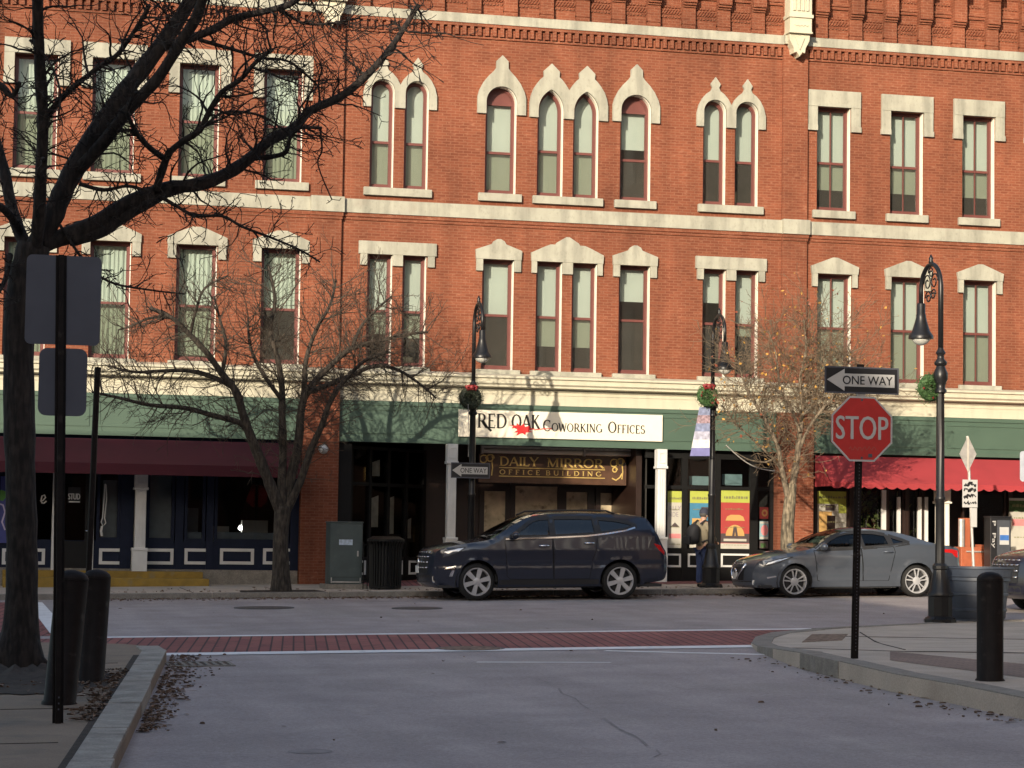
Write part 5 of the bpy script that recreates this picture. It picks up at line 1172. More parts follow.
# diamond sign with parking plate at the right
Yd = 46.6; base = W(975, 600, Yd); g = gz(base.x, Yd)
Yd = KY + .4; bx0 = W(974.5, 560, Yd).x; g = gz(bx0, Yd) + KH
t = thing('sign_post', 'pale post with a diamond sign seen from behind and a black and white parking plate', 'sign post', (bx0, Yd, g))
tp = W(966.5, 436, Yd); mb = MB(); mb.tube([(bx0, Yd, g), (tp.x + .02, Yd, tp.z)], .034, 8); mb.build('post', MT['galv'], t)
c = W(968, 454, Yd - .05); w = .21; hh = WZ(968, 436, Yd) - c.z
mb = MB(); mb.prism([(c.x, c.z - hh), (c.x + w, c.z), (c.x, c.z + hh), (c.x - w, c.z)], Yd - .05, Yd - .045); mb.build('diamond_plate', MT['galv'], t)
mb = MB(); mb.box(c.x - .012, c.x + .012, Yd - .056, Yd - .0505, c.z - hh * .95, c.z + hh * .95); mb.build('plate_rib', M('rib', (.55, .50, .42)), t)
a, b_ = W(962.5, 479.5, Yd - .06), W(977.5, 507.5, Yd - .06)
mb = MB(); mb.box(a.x, b_.x, Yd - .06, Yd - .055, b_.z, a.z); p = mb.build('parking_plate', MT['signwhite'], t)
mb = MB(); W_, H_ = b_.x - a.x, a.z - b_.z; rr_ = random.Random(4); P = []
for v0, th in ((.84, .13), (.62, .11), (.40, .13), (.17, .10)):
    for k in range(14): P.append((a.x + (.10 + .80 * k / 13) * W_, b_.z + (v0 + th * rr_.uniform(-.6, .6)) * H_, th))
for r0 in range(4):
    q = P[r0 * 14:(r0 + 1) * 14]; mb = MB(); ribbon(mb, [(c_[0], c_[1]) for c_ in q], [H_ * q[0][2] * rr_.uniform(.25, 1.1) for c_ in q], Yd - .060, .003); mb.build('lettering', MT['signblack'], p)
mb = MB(); mb.box(WX(970, 520, Yd), WX(976, 520, Yd), Yd - .05, Yd - .04, WZ(972, 527, Yd), WZ(972, 508, Yd)); mb.build('sticker', MT['signwhite'], t)
t = thing('street_sign', 'pale sign plate cut by the right edge of the photo', 'sign', tuple(W(1025, 480, 33)))
rplate(((1020, 451), (1046, 482)), 33.0, .05).build('sign_plate', M('pale_plate', (.42, .45, .50), rough=.4), t); mb = MB(); x = WX(1033, 600, 33.03); mb.tube([(x, 33.03, gz(x, 33) + .14), (x, 33.03, WZ(1033, 450, 33))], .03, 8); mb.build('post', MT['galv'], t)
# ------------------------------------------------------------------ bollards
def bollard(px, py, r, h, label, tilt=0.0, hh=.13):
    b = G(px, py, hh); g = gz(b.x, b.y) + hh
    t = thing('bollard', label, 'bollard', (b.x, b.y, g), 'dark round topped bollards', rot=(0, tilt, 0))
    mb = MB(); mb.lathe([(r * 1.12, -.05), (r * 1.12, .01), (r, .03), (r, h - .10), (r * .985, h - .07), (r * .99, h - .065)], (0, 0, 0), 28); mb.build('shaft', MT['brownm'], t, world=False, smooth=True, autos=50)
    mb = MB(); mb.lathe([(r * 1.0, h - .064), (r * 1.0, h - .05), (r * .90, h - .02), (r * .65, h + .008), (r * .3, h + .022), (.005, h + .026)], (0, 0, 0), 28); mb.build('domed_cap', MT['brownm'], t, world=False, smooth=True, autos=60)
bollard(990, 681, .135, 1.09, 'dark round topped bollard on the right pavement in front of the grey planter', 0, .19)
bollard(90, 682, .145, 1.145, 'dark bollard right of the pair standing by the left kerb', .04)
bollard(59.5, 704, .15, 1.22, 'dark bollard half hidden by the sign post, left of the kerb pair', .075)
# ------------------------------------------------------------------ planter, bins, cabinet, pay station, newspaper box
b0 = G(975, 621, .04); t = thing('planter', 'large blue grey round planter tub beside the near right street lamp', 'planter', (b0.x + .15, b0.y + .2, gz(b0.x, b0.y) + .04))
mb = MB(); mb.lathe([(.43, 0), (.43, .03), (.45, .06), (.46, .16), (.475, .165), (.475, .2), (.46, .21), (.48, .42), (.50, .425), (.50, .46), (.485, .47), (.51, .66), (.54, .67), (.54, .72), (.56, .735), (.58, .86), (.60, .87), (.60, .90), (.56, .90), (.53, .80), (.01, .78)], (0, 0, 0), 36)
mb.build('tub', M('planter_blue_grey', (.032, .041, .060), rough=.5, var=.12), t, world=False, smooth=True, autos=30)
mb = MB(); mb.lathe([(.53, .79), (.3, .82), (.01, .83)], (0, 0, 0), 20); mb.build('soil', MT['soil'], t, world=False)
Yc = 49.3; b0 = W(345, 584, Yc); g = gz(b0.x, Yc) + KH
t = thing('utility_cabinet', 'grey green utility cabinet with a small sticker on the far pavement by the brick pier', 'cabinet', (b0.x, Yc, g))
x0, x1 = WX(330, 550, Yc), WX(362.5, 550, Yc); zt = WZ(345, 521.5, Yc)
cm = M('cabinet_grey_green', (.058, .078, .078), rough=.5, var=.15, scale=3, dirt=((.085, .10, .095), 6, .6))
mb = MB(); mb.box(x0, x1, Yc, Yc + .6, g + .10, zt - .03); mb.box(x0 - .015, x1 + .015, Yc - .02, Yc + .62, zt - .03, zt); mb.build('housing', cm, t, bevel=.012)
mb = MB(); mb.box(x0 - .10, x1 + .10, Yc - .12, Yc + .7, g - .05, g + .098); mb.build('concrete_pad', MT['granite'], t)
mb = MB(); mb.box(x0 + .04, x1 - .04, Yc - .012, Yc - .001, g + .25, zt - .08); d = mb.build('door', cm, t, bevel=.006)
mb = MB(); mb.box(x1 - .12, x1 - .09, Yc - .03, Yc - .0125, g + .7, g + .82); mb.build('handle', MT['galv'], d)
mb = MB(); mb.box(WX(339, 542, Yc), WX(352.5, 542, Yc), Yc - .016, Yc - .0125, WZ(345, 545, Yc), WZ(345, 539.5, Yc)); mb.build('sticker', M('sticker', (.40, .48, .58), var=.3, scale=20), d)
mb = MB()
for k in range(2): mb.box(x0 + .03, x0 + .05, Yc - .013, Yc - .0022, g + .12, g + .24) if k == 0 else mb.box(x1 - .05, x1 - .03, Yc - .013, Yc - .0022, g + .12, g + .24)
mb.box(x0 + .06, x1 - .06, Yc - .008, Yc - .001, g + .13, g + .16); mb.build('foot_bracket', MT['galv'], t)
Yb = 48.5; b0 = W(388, 588, Yb); g = gz(b0.x, Yb) + KH
t = thing('trash_can', 'black slatted street trash can with a flared lid right of the utility cabinet', 'trash can', (b0.x, Yb + .35, g)); h = WZ(388, 541, Yb) - g; rr = (WX(405, 560, Yb) - WX(373, 560, Yb)) / 2
mb = MB(); n = 30
for k in range(n):
    a = 2 * math.pi * k / n; x, y = rr * math.cos(a), rr * math.sin(a); s = .026
    mb.tube([(x * .93, y * .93, .05), (x * .95, y * .95, h * .8), (x * 1.0, y * 1.0, h * .93), (x * 1.14, y * 1.14, h)], s, 4)
mb.build('slats', MT['blk'], t, world=False)
mb = MB(); mb.lathe([(rr * .88, .03), (rr * .88, h * .9), (rr * .86, h * .9)], (0, 0, 0), 24); mb.build('liner', MT['plastic'], t, world=False)
mb = MB(); mb.lathe([(rr * 1.16, h - .01), (rr * 1.16, h + .04), (rr * .8, h + .10), (rr * .5, h + .10)], (0, 0, 0), 24); mb.lathe([(rr * .98, .02), (rr * .98, .08), (rr * .9, .08)], (0, 0, 0), 24); mb.build('rim', MT['blk'], t, world=False)
xb = WX(369, 560, 49.0); g = gz(xb, 49) + KH; t = thing('bike_rack', 'low black railing between the utility cabinet and the trash can', 'railing', (xb, 49.0, g)); mb = MB()
for k in range(5): mb.tube([(xb - .12 + k * .09, 49.0, g), (xb - .12 + k * .09, 49.0, g + .95)], .012, 6)
for z in (.15, .95): mb.tube([(xb - .14, 49.0, g + z), (xb + .28, 49.0, g + z)], .014, 6)
mb.build('bars', MT['blk'], t)
# pay station
Yp = 48.6; x0, x1 = WX(990.5, 540, Yp), WX(1011, 540, Yp); g = gz(x0, Yp) + KH; zt = WZ(1000, 517.5, Yp)
t = thing('pay_station', 'black parking pay station with white vertical lettering and a blue screen label', 'pay station', ((x0 + x1) / 2, Yp, g))
mb = MB(); mb.box(x0, x1, Yp, Yp + .35, g + .35, zt); mb.box(x0 + .05, x1 - .05, Yp + .03, Yp + .32, g - .02, g + .348); mb.box(x0 - .012, x1 + .012, Yp - .012, Yp + .36, zt, zt + .03); mb.build('housing', MT['signblack'], t, bevel=.01)
mb = MB(); mb.box(x0 + .16, x1 - .02, Yp - .012, Yp - .001, g + .6, zt - .06); mb.build('front_panel', M('panel_grey', (.06, .065, .075), rough=.4), t)
mb = MB(); mb.box(x0 + .22, x1 - .06, Yp - .018, Yp - .0125, zt - .62, zt - .22); f = mb.build('label_plate', MT['signwhite'], t)
mb = MB(); mb.box(x0 + .225, x1 - .065, Yp - .022, Yp - .0185, zt - .52, zt - .40); mb.build('blue_bar', M('label_blue', (.04, .14, .42)), f)
vs, fs, (a, b_, c_, d_) = text_mesh('P  Pay', 1.0)
mb = MB(); zz0, zz1 = zt - .08, zt - .70; hx0, hx1 = x0 + .02, x0 + .13
mb.add([(hx1 - (hx1 - hx0) * (1 - (v.y - c_) / (d_ - c_)), Yp - .004 - v.z, zz0 + (v.x - a) / (b_ - a) * (zz1 - zz0)) for v in vs], fs); mb.build('lettering', MT['signwhite'], t)
# brick red newspaper boxes and a slim grey pillar
Yn = 49.2; x0, x1 = WX(961, 550, Yn), WX(989, 550, Yn); g = gz(x0, Yn) + KH
rb = M('box_brick_red', (.36, .10, .045), rough=.5, var=.12)
t = thing('newspaper_box', 'brick red newspaper box behind the pale diamond sign post', 'newspaper box', ((x0 + x1) / 2, Yn, g)); zt = WZ(975, 547, Yn)
mb = MB(); mb.box(x0 + .06, x1 - .06, Yn + .05, Yn + .4, g, g + .2); mb.box(x0, x1, Yn, Yn + .45, g + .2, zt); mb.build('housing', rb, t, bevel=.012)
mb = MB(); mb.box(x0 + .06, x1 - .06, Yn - .012, Yn - .001, g + .3, zt - .06); d = mb.build('door', rb, t); mb = MB(); mb.box(x0 + .12, x1 - .12, Yn - .05, Yn - .0125, zt - .12, zt - .09); mb.build('handle', MT['galv'], d)
mb = MB(); mb.box(x1 - .16, x1 + .02, Yn - .002, Yn + .4, zt, zt + .06); mb.build('coin_head', rb, t)
x0, x1 = WX(963.5, 540, Yn + .6), WX(970.5, 540, Yn + .6); t = thing('service_pillar', 'slim brick red pillar with a grey dial edge behind the newspaper box', 'pillar', (x0, Yn + .6, g))
mb = MB(); mb.box(x0, x1, Yn + .6, Yn + .9, g, WZ(966, 518, Yn + .6)); mb.build('shaft', rb, t, bevel=.01); mb = MB(); mb.tube([(x0 - .06, Yn + .58, g + .4), (x0 - .06, Yn + .58, WZ(962, 519, Yn + .6))], .07, 10); mb.build('grey_tube', MT['galv'], t)
# ------------------------------------------------------------------ cars
def inpoly(p, P):
    x, y = p; c = False; n = len(P)
    for i in range(n):
        a, b = P[i], P[(i + 1) % n]
        if (a[1] > y) != (b[1] > y) and x < (b[0] - a[0]) * (y - a[1]) / (b[1] - a[1]) + a[0]: c = not c
    return c
def segd(p, a, b):
    dx, dy = b[0] - a[0], b[1] - a[1]; l = dx * dx + dy * dy; t = 0 if l == 0 else max(0, min(1, ((p[0] - a[0]) * dx + (p[1] - a[1]) * dy) / l)); return math.hypot(p[0] - a[0] - dx * t, p[1] - a[1] - dy * t)
def catmull(P, n=5):
    out = []
    for i in range(len(P) - 1):
        p0, p1, p2, p3 = P[max(i - 1, 0)], P[i], P[i + 1], P[min(i + 2, len(P) - 1)]
        for k in range(n):
            t = k / n; out.append(tuple(.5 * ((2 * p1[j]) + (-p0[j] + p2[j]) * t + (2 * p0[j] - 5 * p1[j] + 4 * p2[j] - p3[j]) * t * t + (-p0[j] + 3 * p1[j] - 3 * p2[j] + p3[j]) * t ** 3) for j in (0, 1)))
    out.append(P[-1]); return out
def build_car(name, label, cat, loc, tilt, spec, mats):
    t = thing(name, label, cat, loc, rot=(0, -tilt, 0))
    up, wb, wr, hwid = spec['upper'], spec['wb'], spec['wr'], spec['hw']
    upper = catmull(up, 5)                                       # over the car from front bottom to rear bottom
    ar = wr + spec.get('archgap', .055)
    def arch(cx): # from rear to front (right to left)
        a0 = math.asin((spec['rock'] - wr) / ar); n = 14
        return [(cx + ar * math.cos(a0 + (math.pi - 2 * a0) * k / n), wr + ar * math.sin(a0 + (math.pi - 2 * a0) * k / n)) for k in range(n + 1)]
    outline = upper + arch(wb) + arch(0)
    x0 = min(p[0] for p in outline); x1 = max(p[0] for p in outline); ztop = max(p[1] for p in outline)
    nu = len(upper)
    def hw(x, z):
        prof = spec['prof']
        w = prof[-1][1]
        for a, b in zip(prof[:-1], prof[1:]):
            if z <= b[0]: s = max(0, (z - a[0]) / (b[0] - a[0])); s = s * s * (3 - 2 * s) if b[0] > spec['belt'] else s; w = a[1] + (b[1] - a[1]) * s; break
        e0 = max(0, (x0 + spec['nose'] - x) / spec['nose']); e1 = max(0, (x - (x1 - spec['nose'])) / spec['nose'])
        w *= 1 - .20 * e0 ** 2 - .10 * e1 ** 2
        d = min(segd((x, z), upper[i], upper[i + 1]) for i in range(nu - 1)); r = spec['round'] if z < spec['belt'] + .02 else spec['round'] * .8
        if d < r: w -= r * .75 * (1 - math.sqrt(max(0, 1 - (1 - d / r) ** 2)))
        # wheel arch lips swell a little
        for cx in (0, wb):
            dd = abs(math.hypot(x - cx, z - wr) - ar)
            if dd < .07: w += .012 * (1 - dd / .07)
        # crease under the door line
        w -= .018 * math.exp(-((z - spec['crease']) / .05) ** 2)
        return w
    def bend(x, y):       # rounded nose and tail in plan
        q = (abs(y) / hwid) ** 2.4
        f = max(0, 1 - (x - x0) / 1.1); b = max(0, 1 - (x1 - x) / .8)
        return x + q * (spec['nose_back'] * f * f - .12 * b * b)
    def P3(x, z, s, off=0.0): y = s * (hw(x, z) + off); return Vector((bend(x, y), y, z))
    wins = spec['wins']; doors = spec['doors']
    # constrained triangulation of the side
    V = list(outline); E = [(i, (i + 1) % len(outline)) for i in range(len(outline))]
    def addloop(Lp):
        n = len(V); V.extend(Lp); E.extend((n + i, n + (i + 1) % len(Lp)) for i in range(len(Lp)))
    for wn in wins: addloop(wn)
    for d in doors: addloop(d)
    rnd = random.Random(3); st = .075
    zz = spec['rock']
    gx = x0 + .03
    while gx < x1:
        gzv = .15
        while gzv < ztop:
            p = (gx + rnd.uniform(-.006, .006), gzv + rnd.uniform(-.006, .006))
            if inpoly(p, outline) and min(segd(p, outline[i], outline[(i + 1) % len(outline)]) for i in range(len(outline))) > .018: V.append(p)
            gzv += st
        gx += st
    vo, eo, fo, *_ = delaunay_2d_cdt([Vector(v) for v in V], E, [], 0, 1e-5)
    vo = [(v[0], v[1]) for v in vo]
    fb, fd = [], [[] for _ in doors]
    for f in fo:
        c = (sum(vo[i][0] for i in f) / 3, sum(vo[i][1] for i in f) / 3)
        if not inpoly(c, outline) or any(inpoly(c, w) for w in wins): continue
        for k, d in enumerate(doors):
            if inpoly(c, d): fd[k].append(f); break
        else: fb.append(f)
    def side_mesh(mb, faces, s, off=0.0, cache={}):
        idx = {}; vs = []; fs = []
        for f in faces:
            q = []
            for i in f:
                if i not in idx: idx[i] = len(vs); vs.append(P3(*vo[i], s, off))
                q.append(idx[i])
            a = (vo[f[1]][0] - vo[f[0]][0]) * (vo[f[2]][1] - vo[f[0]][1]) - (vo[f[2]][0] - vo[f[0]][0]) * (vo[f[1]][1] - vo[f[0]][1])
            if (a > 0) == (s > 0): q.reverse()
            fs.append(tuple(q))
        n0 = len(mb.v); mb.add(vs, fs); e = .004
        for i, k in idx.items():
            x, z = vo[i]; tx = P3(x + e, z, s) - P3(x - e, z, s); tz = P3(x, z + e, s) - P3(x, z - e, s); nv = tx.cross(tz)
            if nv.length > 1e-12:
                nv.normalize(); mb.vn[n0 + k] = nv if nv.y * s > 0 else -nv
    body = MB()
    for s in (-1, 1): side_mesh(body, fb, s)
    ws, rs = spec['wind'], spec['rear']       # x ranges of the windscreen and the rear window
    glassF, glassR = MB(), MB(); NY = 10
    def top_strip(a, b, tgt, inset=0.0):
        ya, yb = hw(*a), hw(*b); v = []
        for k in range(NY + 1):
            u = -1 + 2 * k / NY
            for p, w in ((a, ya), (b, yb)):
                y = u * (w - inset); crown = spec['crown'] * (1 - u * u) * (1 if p[1] > .6 else 0)
                v.append((bend(p[0], y), y, p[1] + crown))
        tgt.add(v, [(2 * k, 2 * k + 1, 2 * k + 3, 2 * k + 2) for k in range(NY)])
    for i in range(nu - 1):
        a, b = upper[i], upper[i + 1]; m = (a[0] + b[0]) / 2
        high = min(a[1], b[1]) > spec['belt'] - .12
        if ws[0] < m < ws[1] and high: top_strip(a, b, glassF)
        elif rs[0] < m < rs[1] and high: top_strip(a, b, glassR)
        else: top_strip(a, b, body)
    # floor pan and inner wheel wells
    fl = MB(); fl.box(x0 + .25, x1 - .2, -hwid * .86, hwid * .86, spec['rock'] - .02, spec['rock'] + .04); fl.box(wr + .12, wb - wr - .12, -hwid * .9, hwid * .9, spec['rock'] - .03, spec['rock'] + .1)
    fl.box(ar * .9, wb - ar * .9, -hwid * .84, hwid * .84, spec['rock'] + .101, .52)
    for cx in (0, wb):
        for s in (-1, 1):
            n = 14; r2 = ar + .005; v = []
            for k in range(n + 1):
                a_ = -.3 + (math.pi + .6) * k / n
                for y in (hwid * .955, hwid * .62): v.append((cx + r2 * math.cos(a_), s * y, wr + r2 * math.sin(a_)))
            fl.add(v, [(2 * k, 2 * k + 1, 2 * k + 3, 2 * k + 2) for k in range(n)]); fl.add([v[2 * k + 1] for k in range(n + 1)], [tuple(range(n + 1))])
    fl.build('underbody', MT['rimdark'], t, world=False)
    bo = body.build('body', mats['paint'], t, world=False, smooth=True, autos=38)
    if len(glassF.v): glassF.build('windscreen', MT['carglass'], t, world=False, smooth=True)
    if len(glassR.v): glassR.build('rear_window', MT['cartint'], t, world=False, smooth=True)
    # doors with seams, handles, windows
    def strip_on(mb, pts, w, s, off, closed=False):
        n = len(pts)
        for i in range(n if closed else n - 1):
            a, b = Vector(pts[i]), Vector(pts[(i + 1) % n]); L = (b - a).length
            if L < 1e-5: continue
            m = max(1, int(L / .07)); nn = Vector((-(b - a).y, (b - a).x)) / L * (w / 2)
            for k in range(m):
                p, q = a + (b - a) * (k / m), a + (b - a) * ((k + 1) / m)
                mb.quad(*[tuple(P3(c.x, c.y, s, off)) for c in (p - nn, q - nn, q + nn, p + nn)])
    def poly_on(mb, Lp, s, off):
        V2 = list(Lp); n = len(V2); E2 = [(i, (i + 1) % n) for i in range(n)]
        bx0, bx1 = min(p[0] for p in Lp), max(p[0] for p in Lp); bz0, bz1 = min(p[1] for p in Lp), max(p[1] for p in Lp); g = .05
        xx = bx0 + g / 2
        while xx < bx1:
            z_ = bz0 + g / 2
            while z_ < bz1:
                if inpoly((xx, z_), Lp) and min(segd((xx, z_), Lp[i], Lp[(i + 1) % n]) for i in range(n)) > .01: V2.append((xx, z_))
                z_ += g
            xx += g
        v_, e_, f_, *_ = delaunay_2d_cdt([Vector(v) for v in V2], E2, [], 1, 1e-5)
        vs = [tuple(P3(v[0], v[1], s, off)) for v in v_]; fs = []
        for f in f_:
            c = (sum(v_[i][0] for i in f) / len(f), sum(v_[i][1] for i in f) / len(f))
            if not inpoly(c, Lp): continue
            a = (v_[f[1]][0] - v_[f[0]][0]) * (v_[f[2]][1] - v_[f[0]][1]) - (v_[f[2]][0] - v_[f[0]][0]) * (v_[f[1]][1] - v_[f[0]][1])
            fs.append(tuple(f) if (a > 0) != (s > 0) else tuple(reversed(f)))
        mb.add(vs, fs)
    for s in (-1, 1):
        for k, d in enumerate(doors):
            mb = MB(); side_mesh(mb, fd[k], s); do = mb.build('door', mats['paint'], t, world=False, smooth=True)
            mb = MB(); strip_on(mb, d, .013, s, .0015, True); mb.build('door_gap', MT['blk'], do, world=False)
            hx, hz = spec['handles'][k]; a, b = P3(hx - .10, hz, s, .0), P3(hx + .10, hz, s, .0); o = Vector((0, s * .035, 0))
            mb = MB(); mb.tube([a, a + o, (a + b) / 2 + o * 1.15, b + o, b], [.010, .016, .019, .016, .010], 8); mb.build('handle', mats['handle'], do, world=False, smooth=True)
        for k, wn in enumerate(wins):
            mb = MB(); poly_on(mb, wn, s, -.012); wo_ = mb.build('side_window', MT[spec['wing'][k]], t, world=False, smooth=True)
            mb = MB(); strip_on(mb, wn, .075, s, .002, True); mb.build('window_trim', MT['plastic'], wo_, world=False)
        if spec.get('beltline'):
            mb = MB(); strip_on(mb, spec['beltline'], .032, s, .010); mb.build('chrome_strip', MT['chrome'], t, world=False)
        mb = MB(); strip_on(mb, spec['sill'], .10, s, .004); mb.build('sill_trim', mats['sill'], t, world=False, smooth=True)
        mb = MB(); poly_on(mb, spec['lamp'], s, .006); hl = mb.build('headlight', MT['lamp'], t, world=False, smooth=True)
        mb = MB(); strip_on(mb, spec['lamp'], .016, s, .008, True); mb.build('headlight_rim', MT['plastic'], hl, world=False)
        mb = MB(); poly_on(mb, spec['fog'], s, .006); fg = mb.build('fog_lamp', MT['chrome'], t, world=False, smooth=True)
        mb = MB(); poly_on(mb, spec['tail'], s, .006); mb.build('tail_light', MT['tail'], t, world=False, smooth=True)
        mx, mz = spec['mirror']; p = P3(mx, mz, s, .02); mb = MB(); mb.lathe([(.01, -.10), (.05, -.085), (.075, -.03), (.08, .03), (.05, .085), (.01, .10)], (p.x, p.y + s * .12, p.z + .04), 12, 'y'); mb.tube([p - Vector((0, s * .03, .02)), p + Vector((0, s * .09, .02))], .028, 8); mb.build('wing_mirror', mats['mirror'], t, world=False, smooth=True)
    # front: grille, plate, lower intake
    fx = spec['front']
    def fpt(y, z):
        best = None
        for i in range(nu - 1):
            a, b = upper[i], upper[i + 1]
            if a[0] < 0 and (a[1] - z) * (b[1] - z) <= 0 and a[1] != b[1]:
                x = a[0] + (b[0] - a[0]) * (z - a[1]) / (b[1] - a[1]); best = x if best is None else min(best, x)
        return (best if best is not None else x0)
    def fquad(mb, y0, y1, z0, z1, off, n=8):
        for k in range(n):
            ya, yb = y0 + (y1 - y0) * k / n, y0 + (y1 - y0) * (k + 1) / n
            mb.quad(*[(bend(fpt(y, z), y) - off, y, z) for y, z in ((ya, z0), (ya, z1), (yb, z1), (yb, z0))])
    mb = MB(); m = 4
    for k in range(m): fquad(mb, -fx['gw'], fx['gw'], fx['gz0'] + (fx['gz1'] - fx['gz0']) * k / m, fx['gz0'] + (fx['gz1'] - fx['gz0']) * (k + 1) / m, .008)
    gr = mb.build('grille', MT['plastic'], t, world=False)
    mb = MB()
    for z in fx['bars']:
        for k in range(8):
            ya, yb = -fx['gw'] + 2 * fx['gw'] * k / 8, -fx['gw'] + 2 * fx['gw'] * (k + 1) / 8
            mb.tube([(bend(fpt(ya, z), ya) - .02, ya, z), (bend(fpt(yb, z), yb) - .02, yb, z)], .014, 6)
    if fx.get('vee'):
        for s in (-1, 1): mb.tube([(bend(fpt(.1, fx['gz0']), .1) - .03, s * .12, fx['gz0'] + .02), (bend(fpt(.25, (fx['gz0'] + fx['gz1']) / 2), .25) - .03, s * .28, (fx['gz0'] + fx['gz1']) / 2), (bend(fpt(.4, fx['gz1']), .4) - .02, s * fx['gw'], fx['gz1'])], .025, 6)
    c = (fx['gz0'] + fx['gz1']) / 2; mb.lathe([(.01, -.02), (.085, -.01), (.085, .01), (.01, .02)], (fpt(0, c) - .03, 0, c), 16, 'x'); mb.build('grille_bars', MT['chrome'], gr, world=False, smooth=True)
    mb = MB(); fquad(mb, -.62, .62, fx['lz0'], fx['lz1'], .006); mb.build('lower_intake', MT['plastic'], t, world=False)
    mb = MB(); zc = fx['plate']; mb.box(fpt(0, zc) - .035, fpt(0, zc) - .022, -.155, .155, zc - .075, zc + .075); mb.build('number_plate', MT['greywhite'], t, world=False)
    # roof rails
    if spec.get('rails'):
        for s in (-1, 1):
            pts = []
            for k in range(11):
                x = spec['rails'][0] + (spec['rails'][1] - spec['rails'][0]) * k / 10; zt_ = max(p[1] for p in upper if abs(p[0] - x) < .25)
                lift = .055 if 0 < k < 10 else .0
                pts.append((x, s * hwid * .60, zt_ + lift))
            mb = MB(); mb.tube(pts, .02, 8); mb.build('roof_rail', MT['plastic'], t, world=False, smooth=True)
    # seats
    for (sx, sz) in spec['seats']:
        for s in (-1, 1):
            mb = MB(); y = s * hwid * .42
            mb.box(sx - .25, sx + .25, y - .24, y + .24, .52, sz - .48); mb.box(sx + .16, sx + .32, y - .23, y + .23, sz - .479, sz + .05); mb.box(sx + .22, sx + .32, y - .13, y + .13, sz + .06, sz + .24); mb.build('seat', MT['seat'], t, world=False, bevel=.04)
    # wheels
    for cx in (0, wb):
        for s in (-1, 1):
            yo = s * (hwid - .035); w = .22
            mb = MB(); r = wr; ri = spec['rim_r']
            mb.lathe([(ri, s * 0), (ri + .012, s * .006), (r - .06, s * .008), (r - .022, -s * .012), (r, -s * .04), (r, -s * (w - .03)), (r - .03, -s * w), (ri, -s * w)], (cx, yo, wr), 40, 'y', cap=False); wh = mb.build('wheel', MT['tyre'], t, world=False, smooth=True, autos=50)
            mb = MB(); mb.lathe([(ri, -s * .004), (ri - .02, -s * .004), (ri - .035, -s * .03), (ri - .035, -s * .12)], (cx, yo, wr), 36, 'y', cap=False); 
            ns = spec['spokes']
            for k in range(ns):
                a = 2 * math.pi * (k + .25) / ns
                wd0, wd1 = spec['spw']
                def rim_pt(rr, off): return (cx + rr * math.cos(a) - off * math.sin(a), wr + rr * math.sin(a) + off * math.cos(a))
                if spec.get('split'):
                    for sg in (-1, 1):
                        q = [rim_pt(.05, sg * .012 - .012), rim_pt(.05, sg * .012 + .012), rim_pt(ri - .02, sg * .052 + .014), rim_pt(ri - .02, sg * .052 - .014)]
                        mb.prism(q if s < 0 else q, yo - s * .035, yo - s * .008)
                else:
                    q = [rim_pt(.05, -wd0), rim_pt(.05, wd0), rim_pt(ri - .02, wd1), rim_pt(ri - .02, -wd1)]
                    mb.prism(q, yo - s * .040, yo - s * .008)
            mb.lathe([(.085, -s * .042), (.085, -s * .012), (.06, -s * .002), (.005, 0)], (cx, yo, wr), 20, 'y')
            mb.build('rim', MT['rim'], wh, world=False, autos=40)
            mb = MB(); mb.lathe([(ri - .036, -s * .10), (.005, -s * .095)], (cx, yo, wr), 24, 'y'); mb.lathe([(.19, -s * .085), (.19, -s * .07), (.06, -s * .068)], (cx, yo, wr), 20, 'y'); mb.build('brake_disc', MT['rimdark'], wh, world=False)
    return t
